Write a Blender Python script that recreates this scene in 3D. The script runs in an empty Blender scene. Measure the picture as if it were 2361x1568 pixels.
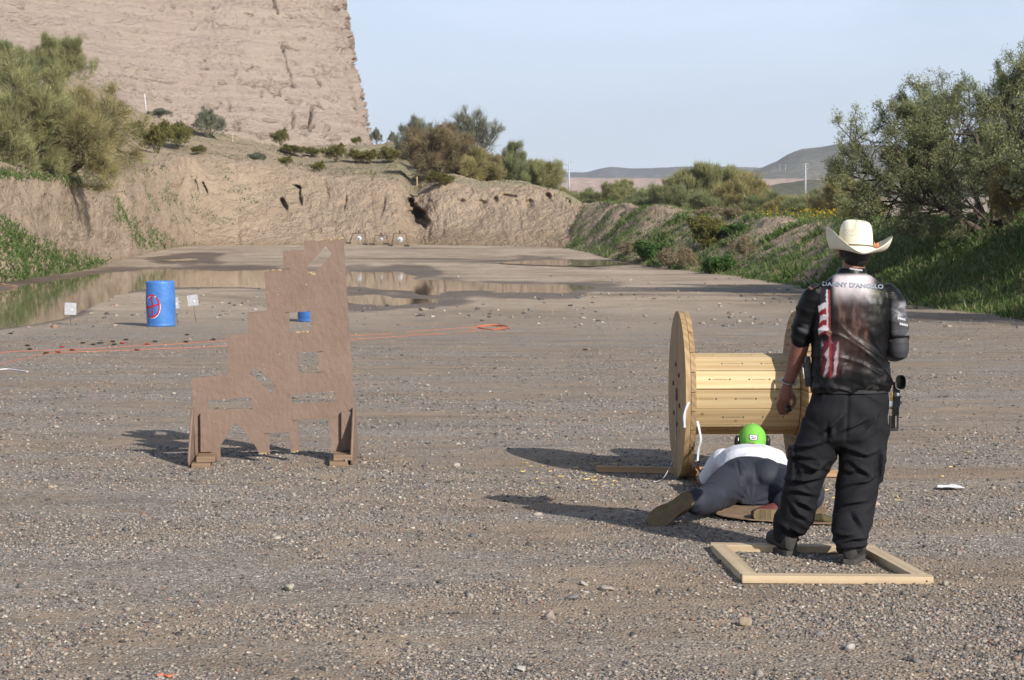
import bpy, bmesh, math, random
import numpy as np
from mathutils import Vector, Matrix

scene = bpy.context.scene
R = math.radians

# ------------------------------------------------------------------ camera
FPX, CX, CY, HZ = 4533.0, 1180.5, 784.0, 530.0      # focal length, centre and horizon row in a 2361 x 1568 frame
CAMH = 1.80
PITCH = math.atan((CY - HZ) / FPX)
cam_data = bpy.data.cameras.new('camera')
cam_data.sensor_width = 36.0
cam_data.lens = 36.0 * FPX / 2361.0
cam_data.clip_start = 0.1
cam_data.clip_end = 20000.0
cam = bpy.data.objects.new('camera', cam_data)
scene.collection.objects.link(cam)
cam.location = (0, 0, CAMH)
cam.rotation_euler = (math.pi / 2 - PITCH, 0, 0)
scene.camera = cam
cam_data.dof.use_dof = True
cam_data.dof.focus_distance = 13.0
cam_data.dof.aperture_fstop = 14.0

# ------------------------------------------------------------------ light
SUN_EL, SUN_AZ = R(30.0), math.atan2(0.60, -0.80)    # azimuth measured from +Y towards +X
SUN_DIR = Vector((math.sin(SUN_AZ) * math.cos(SUN_EL), math.cos(SUN_AZ) * math.cos(SUN_EL), math.sin(SUN_EL)))
sun_data = bpy.data.lights.new('sun', 'SUN')
sun_data.energy = 5.0
sun_data.angle = R(0.5)
sun_data.color = (1.0, 0.955, 0.89)
sun = bpy.data.objects.new('sun', sun_data)
scene.collection.objects.link(sun)
sun.rotation_euler = SUN_DIR.to_track_quat('Z', 'Y').to_euler()
sun.location = (20, -30, 40)

world = bpy.data.worlds.new('World')
scene.world = world
world.use_nodes = True
wn = world.node_tree
wn.nodes.clear()
w_out = wn.nodes.new('ShaderNodeOutputWorld')
w_bg = wn.nodes.new('ShaderNodeBackground')
w_sky = wn.nodes.new('ShaderNodeTexSky')
w_sky.sky_type = 'NISHITA'
w_sky.sun_disc = False
w_sky.sun_elevation = SUN_EL
w_sky.sun_rotation = SUN_AZ
w_sky.altitude = 400
w_sky.air_density = 1.0
w_sky.dust_density = 1.6
w_sky.ozone_density = 1.6
w_bg.inputs['Strength'].default_value = 0.082
# thin high cirrus veil: a pale wash stretched by noise over the clear sky
w_tc = wn.nodes.new('ShaderNodeTexCoord')
w_map = wn.nodes.new('ShaderNodeMapping')
w_map.inputs['Scale'].default_value = (1.2, 1.2, 5.0)
w_noise = wn.nodes.new('ShaderNodeTexNoise')
w_noise.inputs['Scale'].default_value = 2.3
w_noise.inputs['Detail'].default_value = 5.0
w_noise.inputs['Roughness'].default_value = 0.55
w_noise.inputs['Distortion'].default_value = 0.6
w_ramp = wn.nodes.new('ShaderNodeMapRange')
w_ramp.inputs['From Min'].default_value = 0.30
w_ramp.inputs['From Max'].default_value = 0.75
w_ramp.inputs['To Min'].default_value = 0.42
w_ramp.inputs['To Max'].default_value = 0.80
w_mix = wn.nodes.new('ShaderNodeMix')
w_mix.data_type = 'RGBA'
w_mix.inputs['B'].default_value = (8.0, 9.2, 11.4, 1.0)
w_sep = wn.nodes.new('ShaderNodeSeparateXYZ')
w_low = wn.nodes.new('ShaderNodeMapRange')            # haze thins out with height above the horizon
w_low.inputs['From Min'].default_value = 0.0
w_low.inputs['From Max'].default_value = 0.75
w_low.inputs['To Min'].default_value = 1.28
w_low.inputs['To Max'].default_value = 0.10
w_mul = wn.nodes.new('ShaderNodeMath')
w_mul.operation = 'MULTIPLY'
w_mul.use_clamp = True
wn.links.new(w_tc.outputs['Generated'], w_map.inputs['Vector'])
wn.links.new(w_map.outputs['Vector'], w_noise.inputs['Vector'])
wn.links.new(w_noise.outputs['Fac'], w_ramp.inputs['Value'])
wn.links.new(w_tc.outputs['Generated'], w_sep.inputs[0])
wn.links.new(w_sep.outputs['Z'], w_low.inputs['Value'])
wn.links.new(w_ramp.outputs['Result'], w_mul.inputs[0])
wn.links.new(w_low.outputs['Result'], w_mul.inputs[1])
wn.links.new(w_mul.outputs[0], w_mix.inputs['Factor'])
wn.links.new(w_sky.outputs['Color'], w_mix.inputs['A'])
wn.links.new(w_mix.outputs['Result'], w_bg.inputs['Color'])
wn.links.new(w_bg.outputs['Background'], w_out.inputs['Surface'])

scene.view_settings.view_transform = 'Standard'
scene.view_settings.look = 'None'
scene.view_settings.exposure = 0.38
scene.view_settings.gamma = 1.0
scene.view_settings.use_curve_mapping = False
scene.render.engine = 'CYCLES'
scene.cycles.max_bounces = 4
scene.cycles.diffuse_bounces = 2
scene.cycles.glossy_bounces = 2
scene.cycles.transmission_bounces = 3
scene.cycles.transparent_max_bounces = 4
scene.cycles.adaptive_threshold = 0.02
scene.cycles.use_denoising = True
try:
    scene.cycles.denoiser = 'OPENIMAGEDENOISE'
    scene.cycles.denoising_input_passes = 'RGB_ALBEDO_NORMAL'
except Exception:
    pass

# ------------------------------------------------------------------ helpers: space
SINP, COSP = math.sin(PITCH), math.cos(PITCH)

def at(x, y, d):
    """world point that lies d metres ahead (world Y) on the line of sight through frame point x, y"""
    u, v = (x - CX) / FPX, (CY - y) / FPX
    dy = v * SINP + COSP
    k = d / dy
    return Vector((u * k, d, CAMH + (v * COSP - SINP) * k))

def at_np(x, y, d):
    u, v = (np.asarray(x) - CX) / FPX, (CY - np.asarray(y)) / FPX
    k = d / (v * SINP + COSP)
    return np.stack([u * k, d + 0 * k, CAMH + (v * COSP - SINP) * k], -1)

def to_px(p):
    p = np.asarray(p, float)
    z = p[..., 2] - CAMH
    depth = p[..., 1] * COSP - z * SINP
    depth = np.where(np.abs(depth) < 1e-3, 1e-3, depth)
    up = p[..., 1] * SINP + z * COSP
    return CX + FPX * p[..., 0] / depth, CY - FPX * up / depth

def gpt(x, y, z=0.0):
    """point of the level z seen at frame point x, y"""
    u, v = (x - CX) / FPX, (CY - y) / FPX
    k = (z - CAMH) / (v * COSP - SINP)
    return Vector((u * k, (v * SINP + COSP) * k, z))

# ------------------------------------------------------------------ helpers: noise
def _hash(ix, iy, iz, seed):
    h = (ix * 374761393 + iy * 668265263 + iz * 2147483647 + seed * 144665) & 0xFFFFFFFF
    h = ((h ^ (h >> 13)) * 1274126177) & 0xFFFFFFFF
    h = ((h ^ (h >> 16)) * 2246822519) & 0xFFFFFFFF
    return ((h ^ (h >> 15)) & 0xFFFFFF) / float(0xFFFFFF)

def vnoise(p, seed=0):
    """value noise in [-1, 1] for points (..., 3)"""
    p = np.asarray(p, float)
    i = np.floor(p).astype(np.int64)
    f = p - i
    f = f * f * f * (f * (f * 6 - 15) + 10)
    out = 0
    for dx in (0, 1):
        wx = f[..., 0] if dx else 1 - f[..., 0]
        for dy in (0, 1):
            wy = f[..., 1] if dy else 1 - f[..., 1]
            for dz in (0, 1):
                wz = f[..., 2] if dz else 1 - f[..., 2]
                out = out + wx * wy * wz * _hash(i[..., 0] + dx, i[..., 1] + dy, i[..., 2] + dz, seed)
    return out * 2 - 1

def fbm(p, octaves=4, seed=0, gain=0.5, lac=2.03):
    p = np.asarray(p, float)
    a, s, t = 1.0, 0.0, 0.0
    for o in range(octaves):
        s = s + a * vnoise(p, seed + o * 17)
        t += a
        a *= gain
        p = p * lac + 5.3
    return s / t

def smooth(a, b, x):
    t = np.clip((np.asarray(x, float) - a) / (b - a), 0, 1)
    return t * t * (3 - 2 * t)

def in_poly(x, y, poly):
    x, y = np.asarray(x, float), np.asarray(y, float)
    inside = np.zeros(x.shape, bool)
    n = len(poly)
    for i in range(n):
        x0, y0 = poly[i]
        x1, y1 = poly[(i + 1) % n]
        if y0 == y1:
            continue
        c = (y0 > y) != (y1 > y)
        inside ^= c & (x < (x1 - x0) * (y - y0) / (y1 - y0) + x0)
    return inside

def sdf_poly(x, y, poly, xs=0.25):
    """signed distance (negative inside), x squeezed by xs"""
    x, y = np.asarray(x, float) * xs, np.asarray(y, float)
    q = [(a * xs, b) for a, b in poly]
    best = np.full(x.shape, 1e9)
    n = len(q)
    for i in range(n):
        x0, y0 = q[i]
        x1, y1 = q[(i + 1) % n]
        ex, ey = x1 - x0, y1 - y0
        t = np.clip(((x - x0) * ex + (y - y0) * ey) / (ex * ex + ey * ey + 1e-9), 0, 1)
        best = np.minimum(best, np.hypot(x - x0 - ex * t, y - y0 - ey * t))
    return np.where(in_poly(x, y, q), -best, best)

# ------------------------------------------------------------------ helpers: objects
COL = scene.collection

def link(o, parent=None):
    COL.objects.link(o)
    if parent is not None:
        o.parent = parent
    return o

def tag(o, label=None, cat=None, group=None, kind=None):
    if label: o['label'] = label
    if cat: o['category'] = cat
    if group: o['group'] = group
    if kind: o['kind'] = kind
    return o

def empty(name, loc=(0, 0, 0), rz=0.0):
    o = bpy.data.objects.new(name, None)
    o.location = loc
    o.rotation_euler = (0, 0, rz)
    o.empty_display_size = 0.2
    return link(o)

def mesh_np(name, verts, faces, mat=None, parent=None, smooth_shade=False, colors=None, obj=True):
    """mesh from numpy verts (n,3) and faces (m,k) or a list of such arrays"""
    me = bpy.data.meshes.new(name)
    verts = np.asarray(verts, np.float32)
    if not isinstance(faces, (list, tuple)):
        faces = [faces]
    faces = [np.asarray(f, np.int32) for f in faces if len(f)]
    nl = sum(f.size for f in faces)
    npoly = sum(len(f) for f in faces)
    me.vertices.add(len(verts))
    me.vertices.foreach_set('co', verts.ravel())
    me.loops.add(nl)
    me.loops.foreach_set('vertex_index', np.concatenate([f.ravel() for f in faces]))
    me.polygons.add(npoly)
    sizes = np.concatenate([np.full(len(f), f.shape[1], np.int32) for f in faces])
    starts = np.concatenate([[0], np.cumsum(sizes)[:-1]]).astype(np.int32)
    me.polygons.foreach_set('loop_start', starts)
    me.polygons.foreach_set('loop_total', sizes)
    if smooth_shade:
        me.polygons.foreach_set('use_smooth', np.ones(npoly, bool))
    if colors:
        for cname, c in colors.items():
            c = np.asarray(c, np.float32)
            if c.ndim == 1:
                a = me.attributes.new(cname, 'FLOAT', 'POINT')
                a.data.foreach_set('value', c)
            else:
                a = me.attributes.new(cname, 'FLOAT_COLOR', 'POINT')
                if c.shape[1] == 3:
                    c = np.concatenate([c, np.ones((len(c), 1), np.float32)], 1)
                a.data.foreach_set('color', c.ravel())
    me.update(calc_edges=True)
    me.validate(verbose=False)
    if mat is not None:
        me.materials.append(mat)
    if not obj:
        return me
    return link(bpy.data.objects.new(name, me), parent)

def bm_obj(name, bm, mat=None, parent=None, smooth_shade=False, bevel=0.0, seg=2):
    if bevel > 0:
        bmesh.ops.bevel(bm, geom=[e for e in bm.edges if e.is_manifold and e.calc_face_angle(0) > 0.5], offset=bevel, segments=seg, affect='EDGES', profile=0.6)
    bmesh.ops.recalc_face_normals(bm, faces=bm.faces)
    me = bpy.data.meshes.new(name)
    bm.to_mesh(me)
    bm.free()
    if smooth_shade:
        for p in me.polygons: p.use_smooth = True
    if mat is not None:
        me.materials.append(mat)
    return link(bpy.data.objects.new(name, me), parent)

def add_box(bm, size, loc=(0, 0, 0), rot=None):
    m = Matrix.Translation(loc)
    if rot is not None:
        m = m @ rot.to_4x4()
    m = m @ Matrix.Diagonal((size[0], size[1], size[2], 1))
    return bmesh.ops.create_cube(bm, size=1.0, matrix=m)['verts']

def box_obj(name, size, loc, mat, parent=None, rot=None, bevel=0.003):
    bm = bmesh.new()
    add_box(bm, size, loc, rot)
    return bm_obj(name, bm, mat, parent, bevel=bevel)

def add_tube(bm, pts, radii, n=8, cap=True, squash=None):
    """tube through pts; radii a number, a list, or (ra, rb) pairs measured along the frame axes"""
    pts = [Vector(p) for p in pts]
    k = len(pts)
    if not isinstance(radii, (list, tuple)):
        radii = [radii] * k
    rings = []
    ref = None
    for i in range(k):
        t = (pts[min(i + 1, k - 1)] - pts[max(i - 1, 0)]).normalized()
        if ref is None:
            ref = Vector((0, 0, 1)) if abs(t.z) < 0.9 else Vector((1, 0, 0))
        a = (ref - t * ref.dot(t)).normalized()
        b = t.cross(a)
        ref = a
        r = radii[i]
        ra, rb = r if isinstance(r, (list, tuple)) else (r, r)
        rings.append([bm.verts.new(pts[i] + a * (ra * math.cos(2 * math.pi * j / n)) + b * (rb * math.sin(2 * math.pi * j / n))) for j in range(n)])
    for i in range(k - 1):
        for j in range(n):
            bm.faces.new((rings[i][j], rings[i][(j + 1) % n], rings[i + 1][(j + 1) % n], rings[i + 1][j]))
    if cap:
        bm.faces.new(rings[0][::-1])
        bm.faces.new(rings[-1])
    return rings

def tube_obj(name, pts, radii, mat, parent=None, n=8, smooth_shade=True):
    bm = bmesh.new()
    add_tube(bm, pts, radii, n)
    return bm_obj(name, bm, mat, parent, smooth_shade)

def lathe_np(profile, n=48):
    prof = np.array(profile, float)
    a = np.linspace(0, 2 * np.pi, n, endpoint=False)
    v = np.stack([prof[:, None, 0] * np.cos(a), prof[:, None, 0] * np.sin(a), np.repeat(prof[:, None, 1], n, 1)], -1).reshape(-1, 3)
    f = []
    for i in range(len(prof) - 1):
        for j in range(n):
            f.append((i * n + j, i * n + (j + 1) % n, (i + 1) * n + (j + 1) % n, (i + 1) * n + j))
    return v, np.array(f)

def prism_obj(name, outline, holes, thick, mat, parent=None, axis_fn=None, bevel=0.0):
    """flat plate from 2-D outline and holes, thickness centred on the plane; axis_fn maps (u, v, w) to world"""
    cu = bpy.data.curves.new(name, 'CURVE')
    cu.dimensions = '2D'
    cu.fill_mode = 'BOTH'
    cu.extrude = thick / 2
    for ring in [outline] + list(holes):
        s = cu.splines.new('POLY')
        s.points.add(len(ring) - 1)
        for p, q in zip(s.points, ring):
            p.co = (q[0], q[1], 0, 1)
        s.use_cyclic_u = True
    o = bpy.data.objects.new(name, cu)
    COL.objects.link(o)
    dg = bpy.context.evaluated_depsgraph_get()
    me = bpy.data.meshes.new_from_object(o.evaluated_get(dg))
    bpy.data.objects.remove(o)
    bpy.data.curves.remove(cu)
    bm = bmesh.new()
    bm.from_mesh(me)
    bpy.data.meshes.remove(me)
    bmesh.ops.remove_doubles(bm, verts=bm.verts, dist=1e-5)
    if axis_fn:
        for v in bm.verts:
            v.co = axis_fn(v.co.x, v.co.y, v.co.z)
    return bm_obj(name, bm, mat, parent, bevel=bevel)

def copy_tree(o, parent=None):
    c = o.copy()
    COL.objects.link(c)
    if parent is not None:
        c.parent = parent
    for ch in o.children:
        copy_tree(ch, c)
    return c

# ------------------------------------------------------------------ helpers: materials
class NT:
    def __init__(self, name):
        self.m = bpy.data.materials.new(name)
        self.m.use_nodes = True
        self.t = self.m.node_tree
        self.t.nodes.clear()
        self.out = self.n('ShaderNodeOutputMaterial')
    def n(self, typ, **kw):
        nd = self.t.nodes.new(typ)
        for k, v in kw.items():
            setattr(nd, k, v)
        return nd
    def l(self, a, b):
        self.t.links.new(a, b)
    def val(self, sock, v):
        if hasattr(v, 'is_linked') or isinstance(v, bpy.types.NodeSocket):
            self.l(v, sock)
        else:
            if isinstance(v, (tuple, list)) and len(v) == 3 and sock.type == 'RGBA':
                v = (*v, 1)
            sock.default_value = v
    def coord(self, which='Object', scale=None):
        tc = self.n('ShaderNodeTexCoord')
        s = tc.outputs[which]
        if scale is not None:
            mp = self.n('ShaderNodeMapping')
            mp.inputs['Scale'].default_value = scale if isinstance(scale, (tuple, list)) else (scale,) * 3
            self.l(s, mp.inputs['Vector'])
            s = mp.outputs['Vector']
        return s
    def pos(self, scale=None):
        g = self.n('ShaderNodeNewGeometry')
        s = g.outputs['Position']
        if scale is not None:
            mp = self.n('ShaderNodeMapping')
            mp.inputs['Scale'].default_value = scale if isinstance(scale, (tuple, list)) else (scale,) * 3
            self.l(s, mp.inputs['Vector'])
            s = mp.outputs['Vector']
        return s
    def noise(self, vec, scale, detail=4, rough=0.55, dist=0.0, out='Fac'):
        nd = self.n('ShaderNodeTexNoise')
        self.l(vec, nd.inputs['Vector'])
        nd.inputs['Scale'].default_value = scale
        nd.inputs['Detail'].default_value = detail
        nd.inputs['Roughness'].default_value = rough
        nd.inputs['Distortion'].default_value = dist
        return nd.outputs[out]
    def voronoi(self, vec, scale, feature='F1', out='Distance', rnd=1.0):
        nd = self.n('ShaderNodeTexVoronoi', feature=feature)
        self.l(vec, nd.inputs['Vector'])
        nd.inputs['Scale'].default_value = scale
        nd.inputs['Randomness'].default_value = rnd
        return nd.outputs[out]
    def ramp(self, fac, stops, interp='LINEAR'):
        nd = self.n('ShaderNodeValToRGB')
        cr = nd.color_ramp
        cr.interpolation = interp
        while len(cr.elements) < len(stops):
            cr.elements.new(0.5)
        for e, (p, c) in zip(cr.elements, stops):
            e.position = p
            e.color = (*c, 1) if len(c) == 3 else c
        self.l(fac, nd.inputs['Fac'])
        return nd.outputs['Color']
    def mix(self, fac, a, b, blend='MIX'):
        nd = self.n('ShaderNodeMix', data_type='RGBA', blend_type=blend)
        self.val(nd.inputs['Factor'], fac)
        self.val(nd.inputs['A'], a)
        self.val(nd.inputs['B'], b)
        return nd.outputs['Result']
    def math(self, op, a, b=None, clamp=False):
        nd = self.n('ShaderNodeMath', operation=op, use_clamp=clamp)
        self.val(nd.inputs[0], a)
        if b is not None:
            self.val(nd.inputs[1], b)
        return nd.outputs[0]
    def rng(self, v, a, b, c=0.0, d=1.0):
        nd = self.n('ShaderNodeMapRange')
        self.l(v, nd.inputs['Value'])
        for k, x in (('From Min', a), ('From Max', b), ('To Min', c), ('To Max', d)):
            nd.inputs[k].default_value = x
        return nd.outputs['Result']
    def attr(self, name, out='Fac'):
        nd = self.n('ShaderNodeAttribute', attribute_name=name)
        return nd.outputs[out]
    def bump(self, h, strength=0.5, dist=0.02, normal=None):
        nd = self.n('ShaderNodeBump')
        nd.inputs['Strength'].default_value = strength
        nd.inputs['Distance'].default_value = dist
        self.l(h, nd.inputs['Height'])
        if normal is not None:
            self.l(normal, nd.inputs['Normal'])
        return nd.outputs['Normal']
    def bsdf(self, color, rough=0.9, normal=None, spec=0.3, metal=0.0, **kw):
        nd = self.n('ShaderNodeBsdfPrincipled')
        self.val(nd.inputs['Base Color'], color)
        self.val(nd.inputs['Roughness'], rough)
        self.val(nd.inputs['Specular IOR Level'], spec)
        self.val(nd.inputs['Metallic'], metal)
        for k, v in kw.items():
            self.val(nd.inputs[k], v)
        if normal is not None:
            self.l(normal, nd.inputs['Normal'])
        self.l(nd.outputs[0], self.out.inputs['Surface'])
        return nd

def simple_mat(name, color, rough=0.6, var=0.15, scale=8.0, bump=0.0, bscale=60.0, spec=0.3, metal=0.0, coords='Object'):
    t = NT(name)
    c = t.coord(coords)
    n = t.noise(c, scale, 5, 0.6)
    dark = tuple(max(0, x * (1 - var)) for x in color)
    light = tuple(min(1, x * (1 + var)) for x in color)
    colr = t.ramp(n, [(0.3, dark), (0.7, light)])
    nm = t.bump(t.noise(c, bscale, 3), bump, 0.004) if bump else None
    t.bsdf(colr, rough, nm, spec, metal)
    return t.m

rng = np.random.default_rng(7)
random.seed(7)

# ------------------------------------------------------------------ the lie of the land
PROF_D = np.array([-200, 0, 22, 38, 95, 136, 160, 300, 600, 1500, 2500, 7000], float)
PROF_Z = np.array([0, 0, 0, -0.10, -0.10, 0.75, 1.0, 3.2, 9.0, 31.0, 34.0, 40.0], float)

PUDDLES = [
    [(-700, 720), (-60, 690), (0, 674), (70, 649), (158, 638), (246, 629), (352, 622), (492, 623), (608, 624), (720, 625), (830, 626), (915, 627), (945, 632),
     (960, 645), (1049, 648), (1236, 651), (1320, 657), (1374, 662), (1299, 672), (1174, 670), (1080, 668), (1033, 671), (1018, 684), (960, 680), (925, 668), (830, 664),
     (700, 662), (598, 662), (404, 662), (299, 671), (264, 683), (211, 705), (183, 722), (148, 731), (105, 743), (70, 749), (0, 757), (-60, 764), (-700, 820)],
    [(800, 686), (860, 679), (940, 687), (1005, 688), (1018, 696), (900, 701), (800, 698)],
    [(1142, 607), (1217, 601), (1314, 599), (1392, 602), (1452, 610), (1361, 615), (1220, 612)],
    [(380, 600), (450, 596), (466, 600), (392, 604)],
]

def puddle_sdf(px, py):
    s = np.full(np.shape(px), 1e9)
    for q in PUDDLES:
        s = np.minimum(s, sdf_poly(px, py, q, 0.22))
    return s

WATER_Z = -0.088
def ground_z(X, Y):
    X, Y = np.asarray(X, float), np.asarray(Y, float)
    z = np.interp(Y, PROF_D, PROF_Z)
    p = np.stack([X, Y, 0 * X], -1)
    near = smooth(140, 60, Y)
    z = z + 0.014 * fbm(p * 0.45, 3, 3) * near + 0.006 * vnoise(p * 3.1, 5) * smooth(45, 25, Y)
    return np.where((Y > 36) & (Y < 98), np.maximum(z, WATER_Z + 0.02), z)

def build_ground():
    ys = np.concatenate([np.arange(1700, 900, -4.0), np.arange(900, 760, -2.5), np.arange(760, 566, -1.4)])
    d1 = []
    for y in ys:
        # solve for the depth of the level profile on this row
        v = (CY - y) / FPX
        slope = (v * COSP - SINP) / (v * SINP + COSP)
        ds = np.linspace(5, 150, 6000)
        g = CAMH + slope * ds - np.interp(ds, PROF_D, PROF_Z)
        k = np.argmax(g < 0)
        d1.append(ds[k] if g[k] < 0 else 150)
    d1 = np.unique(np.round(np.array(d1), 3))
    back = np.array([-140, -70, -35, -18, -10, -5, -2, 0, 2, 4, 5, 6])
    far = np.array([143, 150, 160, 175, 195, 220, 260, 310, 380, 470, 600, 800, 1100, 1500, 2000, 2500, 4000, 7000.0])
    depth = np.concatenate([back, d1[(d1 > 6.2) & (d1 < 141)], far])
    u = np.concatenate([[-3.2, -2.2, -1.5, -1.1, -0.8, -0.6, -0.5], np.arange(-0.42, 0.4201, 0.0019), [0.5, 0.6, 0.8, 1.1, 1.5, 2.2, 3.2]])
    Y = np.repeat(depth[:, None], len(u), 1)
    half = np.maximum(np.abs(depth), 7.0) + np.where(depth < 7, 30, 0) * smooth(8, -10, depth)
    X = u[None, :] * half[:, None]
    Z = ground_z(X, Y)
    px, py = to_px(np.stack([X, Y, Z], -1))
    zone = (Y > 36) & (Y < 140)
    s = np.full(X.shape, 50.0)
    s[zone] = puddle_sdf(px[zone], py[zone])
    p = np.stack([X, Y, 0 * X], -1)
    ragged = s + 8.0 * fbm(p * np.array([0.40, 0.14, 1]), 5, 11, gain=0.62)
    flat = zone & (Y < 98)
    dz = np.clip(ragged, -7, 9) / 9 * 0.03
    Z = np.where(flat, np.where(ragged < 9, WATER_Z + dz + 0.010 * fbm(p * np.array([1.3, 0.6, 1]), 3, 8), np.maximum(Z, WATER_Z + 0.02)), Z)
    farp = zone & (Y >= 98)
    Z = np.where(farp & (ragged < 3), Z - 0.01, Z)
    wet = smooth(15, -1.0, s + 24.0 * fbm(p * np.array([0.22, 0.07, 1]), 4, 21)) * zone
    streak = smooth(0.26, 0.5, fbm(p * np.array([0.05, 0.30, 1]) + 40, 4, 31)) * smooth(48, 62, Y) * smooth(142, 128, Y)
    wet = np.maximum(wet, streak * 0.85)
    gravel = smooth(52, 33, Y + 7 * fbm(p * 0.16, 3, 41))
    nr, nc = X.shape
    idx = np.arange(nr * nc).reshape(nr, nc)
    f = np.stack([idx[:-1, :-1], idx[:-1, 1:], idx[1:, 1:], idx[1:, :-1]], -1).reshape(-1, 4)
    V = np.stack([X, Y, Z], -1).reshape(-1, 3)

    t = NT('gravel_and_mud')
    pos = t.pos()
    big = t.noise(t.pos((0.22, 0.9, 1.0)), 0.9, 5, 0.62, 0.6)
    mid = t.noise(pos, 2.2, 5, 0.65)
    v1 = t.voronoi(pos, 62, out='Color')
    v1d = t.voronoi(pos, 62)
    v2 = t.voronoi(pos, 150, out='Color')
    sep = t.n('ShaderNodeSeparateColor'); t.l(v1, sep.inputs[0])
    sep2 = t.n('ShaderNodeSeparateColor'); t.l(v2, sep2.inputs[0])
    stones = t.ramp(sep.outputs[0], [(0.0, (0.075, 0.068, 0.063)), (0.25, (0.170, 0.153, 0.137)), (0.55, (0.262, 0.232, 0.202)), (0.80, (0.355, 0.31, 0.265)), (0.95, (0.50, 0.46, 0.41)), (1.0, (0.68, 0.64, 0.58))])
    fine = t.ramp(sep2.outputs[0], [(0.0, (0.085, 0.075, 0.067)), (0.5, (0.220, 0.192, 0.163)), (0.9, (0.34, 0.295, 0.25)), (1.0, (0.50, 0.45, 0.39))])
    dirt = t.ramp(mid, [(0.3, (0.205, 0.148, 0.100)), (0.7, (0.32, 0.242, 0.172))])
    stone_or_fine = t.mix(t.rng(sep.outputs[1], 0.45, 0.55), stones, fine)
    patch = t.rng(t.math('ADD', big, t.math('MULTIPLY', mid, 0.5)), 0.66, 0.86)
    gcol = t.mix(t.math('ADD', t.math('MULTIPLY', patch, -0.75), 0.88, True), dirt, stone_or_fine)
    gcol = t.mix(1.0, gcol, t.ramp(t.noise(t.pos((0.5, 2.2, 1.0)), 1.1, 5, 0.7, 0.5), [(0.28, (0.74, 0.72, 0.70)), (0.5, (1.0, 0.99, 0.97)), (0.74, (1.22, 1.19, 1.15))]), 'MULTIPLY')
    mud = t.ramp(t.noise(t.pos((0.20, 0.13, 1.0)), 1.0, 7, 0.72, 0.6), [(0.33, (0.235, 0.178, 0.125)), (0.48, (0.36, 0.282, 0.205)), (0.66, (0.47, 0.375, 0.28))])
    mud = t.mix(t.rng(t.noise(t.pos((3.0, 0.9, 1.0)), 1.0, 4, 0.75), 0.54, 0.70, 0, 0.6), mud, (0.20, 0.16, 0.12))
    mud = t.mix(t.rng(t.noise(t.pos((0.05, 0.30, 1.0)), 1.0, 4, 0.65, 0.5), 0.54, 0.64, 0, 0.5), mud, (0.22, 0.168, 0.12))
    col = t.mix(t.attr('gravel'), mud, gcol)
    wetc = t.mix(1.0, col, (0.42, 0.385, 0.35), 'MULTIPLY')
    wetm = t.rng(t.math('ADD', t.attr('wet'), t.math('MULTIPLY', t.math('SUBTRACT', t.noise(pos, 1.7, 5, 0.7), 0.5), 0.9)), 0.25, 0.75)
    col = t.mix(wetm, col, wetc)
    h = t.math('ADD', t.math('MULTIPLY', t.math('SUBTRACT', 1.0, v1d), 0.6), t.math('MULTIPLY', t.noise(pos, 9, 4, 0.7), 1.2))
    hn = t.bump(h, 0.75, 0.022)
    rough = t.rng(wetm, 0, 1, 0.95, 0.55)
    t.bsdf(col, rough, hn, 0.25)
    o = mesh_np('ground', V, f, t.m, smooth_shade=True, colors={'wet': wet.ravel(), 'gravel': gravel.ravel()})
    tag(o, kind='structure')
    return o

build_ground()

# standing rain water: level sheets that the ground rises through
def build_water():
    t = NT('muddy_water')
    pos = t.pos()
    nm = t.bump(t.noise(pos, 3.0, 2), 0.02, 0.02)
    t.bsdf((0.20, 0.15, 0.10), 0.035, nm, 0.5, IOR=1.33)
    for k, q in enumerate(PUDDLES[:2]):
        pts = [gpt(x, y, WATER_Z) for x, y in q]
        c = sum(pts, Vector()) / len(pts)
        X = [p.x for p in pts]; Y = [p.y for p in pts]
        nx, ny = 40, 40
        # grow the outline outward a little; the ground hides the surplus
        xs = np.linspace(min(X) - 3, max(X) + 3, 260)
        yy = np.linspace(min(Y) - 4, max(Y) + 4, 160)
        GX, GY = np.meshgrid(xs, yy)
        px, py = to_px(np.stack([GX, GY, np.full_like(GX, WATER_Z)], -1))
        keep = sdf_poly(px, py, q, 0.22) < 7
        idx = np.arange(GX.size).reshape(GX.shape)
        f = np.stack([idx[:-1, :-1], idx[:-1, 1:], idx[1:, 1:], idx[1:, :-1]], -1)
        kf = (keep[:-1, :-1] & keep[:-1, 1:] & keep[1:, 1:] & keep[1:, :-1])
        f = f[kf]
        used = np.unique(f)
        remap = np.zeros(GX.size, int); remap[used] = np.arange(len(used))
        V = np.stack([GX, GY, np.full_like(GX, WATER_Z)], -1).reshape(-1, 3)[used]
        o = mesh_np('puddle_water', V, remap[f], t.m)
        tag(o, kind='structure')
    for q in PUDDLES[2:]:
        pts = []
        for x, y in q:
            v = (CY - y) / FPX
            slope = (v * COSP - SINP) / (v * SINP + COSP)
            ds = np.linspace(20, 150, 8000)
            g = CAMH + slope * ds - np.interp(ds, PROF_D, PROF_Z)
            k = int(np.argmax(g < 0))
            pts.append(at(x, y, ds[k]))
        zc = max(p.z for p in pts) * 0.35 + min(p.z for p in pts) * 0.65
        ring = []
        n = len(pts)
        for i in range(n):
            a, b = pts[i], pts[(i + 1) % n]
            for s in range(6):
                p = a.lerp(b, s / 6)
                j = 0.25 * float(vnoise(np.array([p.x * 0.8, p.y * 0.5, 3.0])))
                gz = float(np.interp(p.y, PROF_D, PROF_Z))
                ring.append((p.x + j, p.y + 2 * j, gz + 0.022))
        bm = bmesh.new()
        bm.faces.new([bm.verts.new(p) for p in ring])
        bmesh.ops.triangulate(bm, faces=bm.faces)
        o = bm_obj('puddle_water', bm, t.m)
        tag(o, kind='structure')
build_water()

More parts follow.
